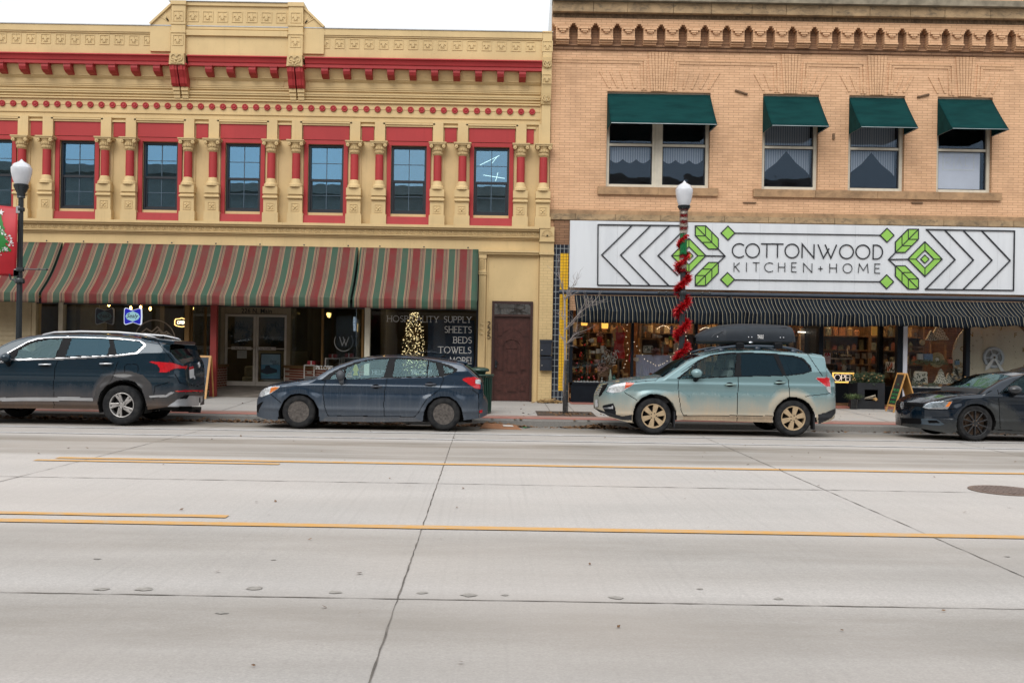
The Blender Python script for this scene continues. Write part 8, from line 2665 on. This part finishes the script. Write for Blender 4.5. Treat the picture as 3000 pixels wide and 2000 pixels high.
def handles(car,L,W,spots,mm,ln=.20):
 for k_,px_ in enumerate(spots):
  c=L(px_)[0]
  for s in(-1,1):
   dr_=DOORS[car][k_][0 if s<0 else 1]
   m=MB();m.ball((c.x-.01,s*(W+.002),c.z+.005),1,12,ln*.36,.012,.042);o=m.build('handle_cup',M_GAP,dr_,local=True)
   m=MB();m.tube([(c.x-ln/2,s*(W+.008),c.z),(c.x-ln*.42,s*(W+.034),c.z+.003),(c.x+ln*.42,s*(W+.034),c.z+.008),(c.x+ln/2,s*(W+.008),c.z+.008)],[.012,.016,.016,.013],8);m.build('handle',mm,dr_,local=True,smooth='all')
def cat(*a):
 out=[]
 for q in a:out+=q
 return out
B1,B2=zoomer(720,1010,.17218),zoomer(1080,1010,.17218)
P_HAT=car_paint('dusty_navy_paint',(.012,.030,.056),(.10,.11,.125),.40,.66,.55,.3,.26,0,.55,())
hat=dict(wheels=[B1((893,1172))[0],B2((1275,1198))[0]],r=.308,rim_r=.197,_cache={},rim=rim_steel(mat('rusty_steel_wheel',(.085,.075,.068),.65,.5,24,metal=.3),mat('rusty_dark',(.03,.022,.018),.8)),top=[(.5,B1((146,1080),(148,980),(165,930),(190,890),(235,830),(290,760),(350,712))),(.85,B1((500,655),(700,615),(1000,572),(1200,545),(1275,525))),(.85,B1((1500,385),(1700,295),(1900,232),(2100,192))),(.85,B2((100,180),(300,166),(500,165),(700,170),(1000,190),(1200,213),(1400,243),(1580,272),(1625,285))),(.7,B2((1660,320),(1740,385),(1850,490),(1900,545),(1945,600),(1955,700),(1958,840),(1985,880),(2020,945),(2028,1000)))],bottom=[(.2,B1((130,1235),(300,1262),(540,1285))),(0,B1((1260,1310),(2200,1326))),(0,B2((915,1318),(1650,1292))),(.3,B2((1900,1245),(2015,1205)))],belt=[(0,B1((150,640),(1290,600),(2200,590))),(0,B2((1250,560),(1500,470),(2030,460)))],nose=(.80,2.4,.55,3.0),crease=.79,paint=P_HAT,arches=[B1((540,1340),(545,1290),(560,1130),(640,960),(760,860),(900,835),(1050,865),(1160,955),(1235,1090),(1255,1300),(1255,1340)),B2((915,1340),(920,1300),(940,1150),(1000,1020),(1100,925),(1220,890),(1380,898),(1500,972),(1580,1090),(1620,1290),(1620,1340))],screens=[('windscreen',(B1((1275,0))[0][0],B1((2000,0))[0][0]),M_GLS),('back_window',(B2((1640,0))[0][0],B2((1890,0))[0][0]),M_GLT)],cabin=(-.02,.86),round=False)
gh=cat(B1((1285,605),(1420,500),(1600,405),(1850,308),(2100,255),(2207,243)),B2((150,228),(440,218),(700,228),(1000,258),(1190,300),(1400,365),(1500,418),(1510,425),(1495,475),(1255,558),(0,592)),B1((2100,598)))
hat['features']=[('door',cat(B1((1360,620),(1310,760),(1320,920),(1345,1080),(1395,1215)),B2((265,1225),(255,1050),(270,800),(318,575))),P_HAT,0),('door',B2((318,575),(270,800),(255,1050),(268,1228),(780,1235),(850,1160),(930,1020),(1000,920),(1120,840),(1200,780),(1275,600),(1260,552)),P_HAT,0),('window_frame',gh,M_CBLK,.001),('window',B1((1435,605),(1450,555),(1560,475),(1670,425),(1655,597)),M_GLS,-.006),('window',cat(B1((1685,597),(1705,415),(1850,340),(2050,288),(2150,270)),B2((40,262),(345,247),(250,563),(0,580)),B1((2050,590))),M_GLS,-.006),('window',B2((405,560),(455,247),(700,252),(1005,280),(980,552)),M_GLS,-.006),('window',B2((1030,295),(1140,318),(1200,540),(998,550)),M_GLS,-.006),('window',B2((1255,362),(1330,385),(1445,448),(1432,480),(1300,505)),M_GLS,-.006),('headlight',B1((230,885),(245,820),(330,750),(430,728),(580,715),(560,748),(420,842),(270,897)),M_LENS,.006),('indicator',B1((430,738),(565,726),(540,758),(405,840)),M_AMBL,.008),('tail_light',B2((1595,600),(1650,570),(1800,560),(1895,598),(1897,762),(1800,750),(1700,680),(1610,625)),M_TAIL,.007),('reverse_light',B2((1815,602),(1895,602),(1895,680),(1815,670)),M_LENS,.010),('fog_lamp_recess',B1((180,1040),(260,985),(300,975),(235,1090),(215,1150),(250,1170),(190,1150)),M_GAP,.001),('sill',cat(B1((1265,1310),(1380,1235),(2200,1240)),B2((0,1245),(780,1245),(915,1320),(0,1330))),car_paint('dusty_sill',(.012,.028,.05),(.16,.155,.155),.2,.55,.5,.3,.45),0),('reflector',B2((1880,1130),(1930,1115),(1935,1165),(1885,1170)),M_TAIL,.004)]
hat['gaps']=[cat(B1((1360,620),(1310,760),(1320,920),(1345,1080),(1395,1215),(2200,1226)),B2((270,1226),(780,1237),(850,1160),(930,1020),(1000,920),(1120,840),(1200,780),(1275,600),(1260,555))),B2((315,580),(270,800),(255,1050),(270,1225)),B1((420,850),(600,1000)),B1((1290,610),(1360,625)),B2((1760,770),(1870,850),(1880,1240)),B1((520,690),(900,625),(1250,580))]
hatch,L,base,x0=build_car('parked_car','dusty dark blue hatchback with steel wheels and a raised roof spoiler',17.72,.875,hat)
side_mirror(hatch,L,.875,B1((1625,535))[0],mat('mirror_grey',(.045,.05,.06),.5),mat('mirror_stalk',(.11,.12,.135),.5),(.085,.1,.10))
handles(hatch,L,.875,[B2((130,727))[0],B2((1050,688))[0]],mat('dull_handle',(.05,.055,.07),.4))
m=MB();q=L(*B2((1270,190),(1340,118)),dy=.875);m.tube([q[0],q[1]],.008,5);m.ball(q[0]+Vector((0,0,-.01)),.04,8,1.3,.6,.5);m.build('antenna',M_CBLK,hatch,local=True)
m=MB();q=L(*B2((1560,280),(1700,300)),dy=.875);m.prism([(q[0].x-.05,q[0].z+.02),(q[0].x+.17,q[0].z-.01),(q[0].x+.14,q[0].z-.05),(q[0].x-.05,q[0].z-.03)],-.62,.62);m.build('roof_spoiler',P_HAT,hatch,local=True,bevel=.01)
c=L(B1((1870,440))[0],dy=.6)[0]
m=MB();m.prism([(c.x-.02,c.z+.12),(c.x+.02,c.z+.12),(c.x+.055,c.z+.02),(c.x+.03,c.z-.02),(c.x+.05,c.z-.09),(c.x-.05,c.z-.09),(c.x-.03,c.z-.02),(c.x-.055,c.z+.02)],c.y,c.y+.006);o=m.build('air_freshener',mat('yellow_card',(.6,.5,.06),.6),None,local=True);o.location=base;tag(o,'yellow tree shaped air freshener hanging in the blue hatchback','air freshener')
A1=zoomer(0,950,.26361)
P_SUV=car_paint('muddy_dark_blue_paint',(.005,.022,.038),(.085,.068,.062),.40,.78,.85,.3,.18,.55,.35,((1.38,.37,.55),))
P_CLAD=car_paint('muddy_cladding',(.030,.030,.032),(.12,.075,.048),.22,.50,.95,0,.7,.4,.3,())
suv=dict(wheels=[A1((1345,918))[0]],wb=2.765,front_seen=False,r=.368,rim_r=.232,_cache={},rim=rim_spokes(5,.030,.020,mat('machined_alloy',(.46,.45,.44),.3,.15,12,metal=.7),twin=True,skew=.42,dish=-.07),top=[('m',[(-2.33,.62),(-2.32,.80),(-2.25,.95),(-2.0,1.03),(-1.5,1.08),(-1.15,1.11)]),(.9,A1((100,300),(250,205),(330,165),(410,138),(500,118),(600,106),(800,98),(1000,97),(1300,104),(1500,118),(1650,138),(1800,168),(1950,192),(2040,208))),(1.15,A1((2070,240),(2140,345),(2170,375),(2196,412),(2206,500),(2206,560),(2230,690),(2250,730),(2252,800)))],bottom=[('m',[(-2.33,.30),(-1.9,.24)]),(0,A1((0,938),(600,945),(1090,952))),(0,A1((1640,955),(1860,925))),(.8,A1((2195,905),(2252,880)))],belt=[(0,A1((-800,440),(0,420),(600,390),(1300,355),(1600,330),(2250,320)))],nose=(.8,2.4,.62,2.5),crease=.90,crease_amp=.45,paint=P_SUV,arches=[A1((1085,970),(1090,945),(1082,880),(1110,770),(1180,685),(1290,635),(1400,622),(1500,648),(1570,722),(1610,830),(1638,950),(1638,975))],screens=[('windscreen',(-1.12,-.25),M_GLS)],cabin=(.0,.85),seat=M_SEATL,tumble=.34)
suv['features']=[('door',A1((-600,440),(0,415),(640,392),(605,500),(590,700),(597,812),(-600,830)),P_SUV,0),('door',A1((640,392),(605,500),(590,700),(597,812),(1000,812),(1040,720),(1120,610),(1225,560),(1250,510),(1305,430),(1305,355)),P_SUV,0),('cladding',A1((-700,862),(1035,858),(1070,700),(1180,590),(1290,545),(1450,530),(1590,575),(1680,670),(1700,830),(1850,815),(1935,762),(2250,748),(2252,805),(1960,850),(1855,925),(1640,958),(1085,955),(-700,945)),P_CLAD,.004),('bumper',A1((1855,925),(1960,848),(2060,800),(2245,795),(2245,850),(2200,910)),M_SILV,.006,'direct'),('air_intake',A1((1975,838),(2050,795),(2100,788),(2075,830)),M_GAP,.008,'direct'),('bright_strip',A1((-700,838),(0,823),(870,814),(920,828),(1032,827),(1032,856),(-700,866)),M_SILV,.010),('bright_strip',A1((1660,803),(1840,792),(1895,757),(1938,762),(1850,815),(1662,824)),M_SILV,.010),('window_surround',A1((-200,455),(0,372),(120,298),(300,198),(420,158),(560,148),(750,145),(1250,158),(1550,186),(1612,225),(1618,245),(1522,338),(1300,370),(600,405),(130,414),(0,440),(-200,486)),M_CHR,.006),('window_frame',A1((-180,445),(10,376),(125,306),(300,208),(430,168),(560,158),(750,155),(1250,168),(1540,194),(1588,228),(1592,242),(1508,322),(1300,350),(600,384),(130,394),(0,418)),M_CBLK,.007),('window',A1((160,388),(205,292),(330,222),(480,182),(695,164),(605,378)),M_GLS,.000),('window',A1((722,362),(790,162),(1200,168),(1218,235),(1185,352)),M_GLT,.000),('window',A1((1292,345),(1252,176),(1540,200),(1580,228),(1582,242),(1500,318)),M_GLT,.000),('back_window',A1((1790,250),(1850,222),(2045,232),(2140,360),(1972,402),(1905,330)),M_GLT,-.004,'direct'),('rear_lamp_bar',A1((1850,455),(2205,484),(2205,500),(2000,496),(1920,500)),M_TAIL,.006,'direct'),('tail_light',A1((1660,430),(1680,420),(1890,433),(2000,462),(2010,490),(1930,500),(1840,545),(1765,545),(1776,500),(1740,455)),M_TAIL,.009),('number_plate',A1((2093,515),(2145,513),(2161,600),(2105,602)),M_PLATE,.008,'direct'),('reflector',A1((1935,746),(2250,730),(2250,746),(1960,757)),M_TAIL,.010,'direct')]
suv['gaps']=[A1((640,400),(605,500),(590,700),(600,945)),A1((1240,168),(1305,360),(1305,430),(1250,590),(1225,640)),A1((1720,165),(1790,260),(1930,430)),A1((1380,540),(1385,470),(1410,452),(1510,452),(1530,470),(1530,540)),A1((1700,850),(1720,700),(1880,650)),A1((1940,560),(2000,660),(2235,690))]
suvc,L,base,x0=build_car('parked_car','muddy dark blue suv with silver roof rails, cut by the left edge',17.78,.945,suv)
side_mirror(suvc,L,.945,A1((85,378))[0],P_SUV,M_CBLK,(.10,.1,.085))
handles(suvc,L,.945,[A1((497,458))[0],A1((1175,450))[0]],M_CHR,.24)
for s in(-1,1):
 m=MB();q=L(*A1((400,160),(480,122),(600,97),(900,88),(1300,96),(1550,116),(1700,148),(1735,162)),dy=.24);m.tube([(p.x,s*.70,p.z)for p in q],[.012,.02,.024,.024,.024,.022,.016,.01],8);m.build('roof_rail',M_SILV,suvc,local=True,smooth='all')
m=MB();q=L(*A1((1700,150),(2060,200)),dy=.945);m.prism([(q[0].x,q[0].z+.01),(q[1].x,q[1].z+.02),(q[1].x-.02,q[1].z-.05),(q[0].x,q[0].z-.04)],-.66,.66);m.build('roof_spoiler',P_SUV,suvc,local=True,bevel=.012)
m=MB();q=L(A1((1780,148))[0],dy=.945)[0];m.prism([(q.x-.10,q.z-.03),(q.x+.06,q.z+.04),(q.x+.07,q.z-.03)],-.02,.02);m.build('antenna',M_CBLK,suvc,local=True)
xe=max(v.co.x for v in[o for o in suvc.children if o.name.startswith('body')][0].data.vertices)
m=MB()
zz=[P(*A1((2155,447))[0],18.7)[1],P(*A1((2008,570))[0],18.4)[1]]
def badge(pts,rad):m.tube(pts,rad,5)
ye=.0
m.v,m.f=[],[]
m.lathe([(.062,0),(.054,.006),(.062,.012)],22,(xe-.03,0,zz[0]),'x',cap=False)
for(a,b,c_,d)in((-.03,-.045,-.012,.045),(.012,-.045,.03,.045),(-.025,-.008,.022,.012)):m.tube([(xe-.022,-a,zz[0]+b),(xe-.022,-c_,zz[0]+d)],.009,5)
m.build('emblem',M_CHR,suvc,local=True)
m=MB();q=L(*A1((1700,955),(2170,940)),dy=1.2);m.box(xe-.45,xe-.05,-.3,.3,q[1].z-.02,q[1].z+.05);m.box(xe-.2,xe+.02,-.04,.04,q[1].z-.05,q[1].z+.01);m.build('tow_bar',M_CBLK,suvc,local=True)
C1,C2,C3=zoomer(1720,930,.236),zoomer(2080,930,.236),zoomer(2000,920,.19133)
P_FOR=car_paint('dusty_sage_paint',(.165,.27,.29),(.42,.325,.225),.36,.80,.85,.25,.22,.0,.30,((1.26,.34,.46),(-.95,.35,.36)))
for_=dict(wheels=[C1((828,1228))[0],C2((1040,1275))[0]],r=.334,rim_r=.228,_cache={},rim=rim_spokes(6,.030,.052,mat('dusty_tan_alloy',(.40,.30,.185),.6,.15,15,metal=.2),dish=-.07,bore=.06),top=[(.7,C1((106,1090),(110,1010),(125,945),(190,832),(215,812))),(.9,C1((330,776),(450,752),(700,722),(860,706),(1000,615),(1150,515),(1280,462),(1400,432),(1500,416))),(.9,C2((30,408),(100,398),(300,388),(500,388),(700,396),(900,412),(1100,434),(1230,450),(1262,460))),(.5,C2((1300,520),(1400,640),(1455,700),(1497,760),(1503,900),(1505,980),(1560,1050),(1564,1120)))],bottom=[(.7,C1((105,1128),(240,1215),(440,1272),(550,1282))),(0,C1((1190,1280),(1690,1292))),(0,C2((330,1299),(770,1312),(1340,1330))),(.3,C2((1400,1292),(1510,1250),(1560,1180)))],belt=[(0,C1((0,790),(1110,770),(1690,745))),(0,C2((355,738),(940,730),(1250,690),(1560,680)))],nose=(.62,2.6,.5,2.6),crease=.93,paint=P_FOR,arches=[C1((560,1310),(562,1280),(572,1190),(602,1085),(680,1005),(780,960),(880,960),(980,990),(1068,1072),(1108,1170),(1118,1300),(1118,1320)),C2((788,1330),(790,1300),(792,1200),(832,1105),(902,1035),(982,995),(1080,1000),(1178,1045),(1256,1112),(1306,1200),(1338,1320),(1338,1345))],screens=[('windscreen',(C1((860,0))[0][0],C1((1440,0))[0][0]),M_GLS)],cabin=(-.05,.84),seat=M_SEATL,tumble=.33,seat_z=.55)
for_['features']=[('door',cat(C1((1140,770),(1130,850),(1145,1000),(1165,1150),(1195,1225)),C2((335,1222),(340,1050),(355,800),(358,738))),P_FOR,0),('door',C2((358,738),(355,800),(340,1050),(335,1222),(775,1228),(790,1190),(832,1100),(900,1030),(990,985),(980,790),(940,728)),P_FOR,0),('window_frame',cat(C1((1108,772),(1340,588)),C3((-40,915),(100,815),(250,712),(450,632),(700,598),(1000,594),(1400,612),(1700,642),(1855,684),(1965,805),(1990,885),(1850,930),(1590,958),(850,970),(200,1000))),M_CBLK,.002),('window',C3((-35,998),(60,905),(185,800),(180,985)),M_GLS,-.006),('window',C3((212,980),(215,770),(330,690),(500,642),(700,620),(836,620),(798,958)),M_GLS,-.006),('window',C3((902,958),(895,622),(1100,612),(1398,642),(1535,948)),M_GLT,-.006),('window',C3((1592,948),(1472,644),(1700,664),(1830,704),(1930,802),(1972,880),(1850,913)),M_GLT,-.006),('grille',C1((140,985),(195,838),(262,828),(238,885),(168,980)),M_GAP,.003,'direct'),('headlight',C1((240,925),(270,870),(350,835),(480,815),(600,820),(540,865),(440,930),(330,946)),M_LENS,.006),('indicator',C1((482,820),(588,825),(540,860),(468,893)),mat('orange_red_lens',(.55,.07,.02),.15,.2,40,coat=.8),.009),('fog_lamp_recess',C1((190,1110),(205,1095),(325,1072),(350,1130),(362,1222),(240,1212)),M_CBLK,.003),('fog_lamp_trim',C1((200,1122),(305,1118),(312,1100),(328,1105),(326,1140),(205,1140)),M_CHR,.010),('number_plate',C1((104,1028),(136,1018),(142,1112),(106,1112)),M_PLATE,.012,'direct'),('bumper',C1((110,1130),(240,1180),(440,1235),(560,1215),(556,1285),(440,1280),(240,1222),(110,1160)),M_PLAS,.002),('bumper',C2((1345,1210),(1430,1190),(1560,1135),(1566,1180),(1510,1255),(1345,1335)),M_PLAS,.003),('tail_light',C2((1310,770),(1340,750),(1482,750),(1492,800),(1505,950),(1468,932),(1440,870),(1372,818)),M_LENS,.006),('tail_light',C2((1322,768),(1345,757),(1482,757),(1492,865),(1440,862),(1380,815)),M_TAIL,.010),('sill',cat(C1((1195,1228),(1690,1228)),C2((330,1228),(775,1232),(770,1315),(330,1300)),C1((1695,1295),(1190,1283))),car_paint('tan_dust_sill',(.05,.06,.06),(.42,.32,.22),.2,.9,.95,0,.7),.004)]
for_['gaps']=[cat(C1((1140,770),(1130,850),(1145,1000),(1165,1150),(1195,1225),(1690,1226)),C2((335,1226),(775,1230))),C2((355,740),(355,800),(340,1050),(333,1297)),C2((945,735),(980,790),(992,990)),C2((1212,452),(1400,735)),C2((1180,995),(1240,978),(1440,965),(1490,945)),C1((600,808),(700,800),(850,792),(910,738)),C1((460,935),(620,1035)),C1((240,935),(262,865),(350,830),(480,810),(590,812))]
forc,L,base,x0=build_car('parked_car','dusty sage green estate car carrying a black roof box',17.72,.90,for_)
side_mirror(forc,L,.90,C1((1350,700))[0],P_FOR,M_CBLK,(.105,.1,.085))
handles(forc,L,.90,[C2((255,846))[0],C2((870,820))[0]],mat('sage_handle',(.22,.31,.30),.3,metal=.3))
for s in(-1,1):
 m=MB();q=L(*C2((-60,432),(50,402),(150,384),(300,366),(600,362),(900,372),(1050,398),(1160,436)),dy=.25)
 m.tube([(p.x,s*.62,p.z)for p in q],[.012,.02,.025,.026,.026,.026,.022,.014],8)
 for i in(2,4,6):m.box(q[i].x-.05,q[i].x+.05,s*.62-.02,s*.62+.02,q[i].z-.10,q[i].z)
 m.build('roof_rail',mat('navy_rail',(.012,.026,.045),.4,coat=.4),forc,local=True,smooth='all')
for pa in(365,840):
 m=MB();p,q=L(*C2((pa,322),(pa,395)),dy=.3)
 m.box(p.x-.04,p.x+.04,-.64,.64,p.z-.045,p.z-.005)
 for s in(-1,1):m.box(p.x-.07,p.x+.07,s*.66-.05,s*.66+.05,q.z,p.z-.02);m.ball((p.x,s*.66,p.z-.02),1,10,.09,.05,.03);m.box(p.x+.0,p.x+.05,s*.66-.052,s*.66+.052,q.z+.04,q.z+.055)
 m.build('crossbar',M_CBLK,forc,local=True,bevel=.006)
m=MB();q=L(*C2((1220,448),(1360,472),(1330,552),(1262,520)),dy=.5);m.prism([(p.x,p.z)for p in q],-.60,.60);m.build('roof_spoiler',P_FOR,forc,local=True,bevel=.012)
xw_=[P(*for_['wheels'][i],17.72)[0]-x0 for i in(0,1)]
for xq in xw_:
 for s in(-1,1):
  m=MB();m.box(xq+.375,xq+.40,s*.80-.09,s*.80+.09,.13,.42);m.build('mud_flap',M_PLAS,forc,local=True)
m=MB();q=L(*C1((150,950),(250,940)),dy=.3)
for k in range(4):
 pts=C1((150+14*k,955-28*k),(200+12*k,955-32*k));a,b=[Vector((P(u_,v_,18.2)[0]-x0,-.42+.15*i,P(u_,v_,18.2)[1]))for i,(u_,v_)in enumerate(pts)]
 m.tube([(a.x-.03,.0,a.z),(a.x-.005,-.30,a.z),(a.x+.05,-.52,a.z)],.012,6)
m.build('grille_bar',M_CHR,forc,local=True)
YRB_=17.72+.30
def RB(pts,dy=0):return[(P(a,b,YRB_+dy))for a,b in C3(*pts)]
topc=RB(((250,352),(258,320),(350,268),(450,222),(550,190),(650,165),(780,150),(900,144),(1200,146),(1500,162),(1620,170),(1680,188),(1715,250),(1745,345),(1755,405)),.25)
botc=RB(((250,400),(330,455),(900,462),(1400,468),(1640,468),(1745,405),(1756,404)),.1)
xa,xb=topc[0][0],topc[-1][0]
rbx=thing('roof_box',((xa+xb)/2,18.6,botc[2][1]),'long black roof box with a small white maker mark on the green car','roof box')
xs_=np.concatenate([xa+.25*(1-np.cos(np.linspace(0,math.pi/2,24,endpoint=False))),np.linspace(xa+.25,xb-.12,70,endpoint=False),xb-.12*(1-np.sin(np.linspace(0,math.pi/2,16)))])
zt_,zb_=interp(topc,xs_),interp(botc,xs_)
zsplit=RB(((300,402),))[0][1]
def boxhalf(lo):
 m=MB();n_=36;vs=[]
 for i,x in enumerate(xs_):
  fx=min(1,((x-xa)/.5+.02))**.45*min(1,(xb-x)/.12+.25)**.4
  hw=.43*min(1,fx)
  a,b=(zb_[i],min(zsplit,zt_[i]-.002))if lo else(min(zsplit,zt_[i]-.002),zt_[i])
  for q in range(n_+1):
   th_=math.pi*q/n_
   c_,s_=math.cos(th_),math.sin(th_)
   y=hw*(abs(c_)**.5)*(1 if c_>0 else-1);zz=abs(s_)**.62
   vs.append((x,18.62-y*(1.0 if not lo else .985),a+(b-a)*zz if not lo else b-(b-a)*zz))
 for i in range(len(xs_)-1):
  for q in range(n_):
   a=i*(n_+1)+q;m.f.append((a,a+1,a+n_+2,a+n_+1))
 m.v=vs
 return m
boxhalf(False).build('lid',mat('box_charcoal',(.016,.022,.030),.5,.15,5,spec=.3),rbx,smooth='all')
boxhalf(True).build('base',mat('box_black',(.007,.008,.009),.6),rbx,smooth='all')
m=MB();yb0=18.62-.436
for ln in(((640,280),(720,352),(1000,355),(1050,318),(1275,322),(1320,358),(1480,360),(1530,310)),((480,350),(520,310),(640,262),(900,205),(1200,190),(1480,200),(1660,200))):
 q=RB(ln);m.tube([(a,yb0+.012+.10*max(0,(b-zsplit)/.32)**2.2,b)for a,b in q],.007,5)
m.build('moulded_rib',mat('box_rib',(.04,.045,.055),.45),rbx)
m=MB();q=RB(((1180,368),(1275,340)));ftext(m,'THULE',q[0][0],q[0][1]-.005,.10,yb0-.008,0,width=q[1][0]-q[0][0],bold=.03);m.build('maker_mark',mat('mark_white',(.62,.62,.62),.5),rbx)
m=MB()
for a,b in((565,345),(1043,352),(1093,352),(1533,358),(1583,358)):q=RB(((a,b),))[0];m.ball((q[0],yb0-.004,q[1]),.016,6)
q=RB(((1080,432),))[0];m.ball((q[0],yb0+.01,q[1]),1,8,.045,.02,.02);m.build('rivet',M_CHR,rbx)
D1=zoomer(2600,1060,.17007)
P_JET=car_paint('black_blue_paint',(.003,.010,.020),(.10,.095,.075),.18,.46,.40,.2,.12,0,.12,((-.92,.31,.36),))
jet=dict(wheels=[D1((1528,1108))[0]],wb=2.65,r=.322,rim_r=.245,steer=0,_cache={},rim=rim_spokes(10,.012,.012,mat('satin_black_alloy',(.010,.011,.013),.3,.2,10,coat=.4),dish=-.06,bore=.05,backing=mat('brake_disc',(.16,.11,.08),.5,metal=.5)),top=[(.95,D1((222,1080),(218,900),(240,800),(285,690),(335,660))),(.9,D1((500,600),(700,538),(900,505),(1100,490),(1220,484),(1330,405),(1450,345),(1600,268),(1800,195),(2000,163),(2352,140))),('m',[(.5,1.455),(1.0,1.38),(1.55,1.13),(1.75,1.08),(2.15,1.05),(2.28,.95),(2.32,.60)])],bottom=[(.9,D1((215,1085),(400,1118),(740,1178))),(0,D1((1160,1200),(1840,1222),(2352,1240))),('m',[(2.0,.24),(2.32,.33)])],belt=[(0,D1((0,600),(1900,570),(2352,552))),('m',[(2.3,.96)])],nose=(.62,2.2,.5,2.8),crease=.80,paint=P_JET,arches=[],arch_gap=.035,screens=[('windscreen',(D1((1240,0))[0][0],D1((2250,0))[0][0]),M_GLS),('back_window',(.98,1.5),M_GLT)],cabin=(.05,.9))
jet['features']=[('door',D1((1915,565),(1925,700),(1938,1000),(1945,1150),(3200,1190),(3220,560)),P_JET,0),('window_frame',D1((1920,560),(2060,440),(2200,330),(2352,235),(2700,160),(3300,150),(3700,240),(3600,540)),M_CBLK,.002),('window',D1((1950,550),(2080,440),(2210,342),(2352,258),(2700,190),(2720,530)),M_GLS,-.006),('window',D1((2800,528),(2790,190),(3200,185),(3450,260),(3480,520)),M_GLT,-.006),('grille',D1((300,765),(322,690),(640,716),(612,786)),M_GAP,.003,'direct'),('bumper',D1((225,960),(590,985),(585,1075),(255,1055)),M_GAP,.004,'direct'),('bumper',D1((590,985),(840,995),(900,1020),(985,1085),(900,1112),(585,1080)),mat('grey_blue_trim',(.035,.055,.075),.35,.1,coat=.4),.006),('air_intake',D1((700,1015),(850,1015),(910,1060),(720,1062)),M_GAP,.010),('headlight',D1((610,790),(680,730),(760,700),(1120,690),(1110,720),(1040,825),(900,825),(700,815)),M_CHR,.006),('headlight_lens',D1((640,785),(700,738),(765,712),(1050,703),(985,790),(900,800),(720,800)),mat('dark_clear_lens',(.20,.24,.27),.1,.4,30,metal=.3,coat=.8),.009),('indicator',D1((1062,702),(1112,697),(1060,782),(1000,786)),M_AMBL,.011)]
jet['gaps']=[D1((1905,500),(1915,565),(1925,700),(1938,1000),(1945,1150)),D1((1840,1178),(2352,1205)),D1((820,690),(1200,600),(1700,560),(1800,510)),D1((620,825),(900,835),(1180,820))]
jetc,L,base,x0=build_car('parked_car','black saloon with black spoked wheels, cut by the right edge',17.42,.885,jet)
side_mirror(jetc,L,.885,D1((2150,490))[0],mat('mirror_black',(.012,.015,.02),.3,coat=.5),M_CBLK,(.13,.1,.075))
xm=min(v.co.x for v in[o for o in jetc.children if o.name.startswith('body')][0].data.vertices)
ze=P(*D1((415,748))[0],18.3)[1]
m=MB();m.lathe([(.068,0),(.058,-.008),(.068,-.014)],24,(xm+.012,0,ze),'x',cap=False)
for pts in(((-.03,.052),(0,0.006),(.03,.052)),((-.05,.03),(-.022,-.05),(0,0.0),(.022,-.05),(.05,.03))):m.tube([(xm+.004,a,ze+b)for a,b in pts],.007,5)
m.build('emblem',M_SILV,jetc,local=True)
m=MB()
for k in range(3):
 z=ze-.03+.035*k;m.tube([(xm+.085,-.46,z),(xm+.015,-.2,z),(xm+.006,0,z),(xm+.015,.2,z),(xm+.085,.46,z)],.007,5)
for k in range(3):
 z=P(*D1((400,985+30*k))[0],18.2)[1];m.tube([(xm+.085,-.46,z),(xm+.015,-.2,z),(xm+.004,0,z),(xm+.015,.2,z),(xm+.085,.46,z)],.009,5)
m.build('grille_bar',M_CBLK,jetc,local=True)
m=MB();rnd=random.Random(88)
for k in range(16):
 x=rnd.uniform(xm+.2,xm+1.5);y=rnd.uniform(-.6,.6);z=float(interp([(a,b)for a,b in[(xm+.2,.93),(xm+.8,1.02),(xm+1.1,1.05),(xm+1.5,1.22)]],x))+.012;a=rnd.uniform(0,6.3);d=Vector((math.cos(a),math.sin(a),.1))*.04;s=Vector((-math.sin(a),math.cos(a),.1))*.02;p=Vector((x,y,z))+base
 m.add([p-d,p+s,p+d,p-s],[(0,1,2,3)])
tag(m.build('leaf_litter',mat('ochre_leaves',(.36,.2,.07),.8,.4,30)),'few ochre leaves lying on the bonnet of the black saloon','leaves',kind='stuff')
for c in(hatch,suvc,forc,jetc):
 c.rotation_euler=(R(-1.0),0,0)
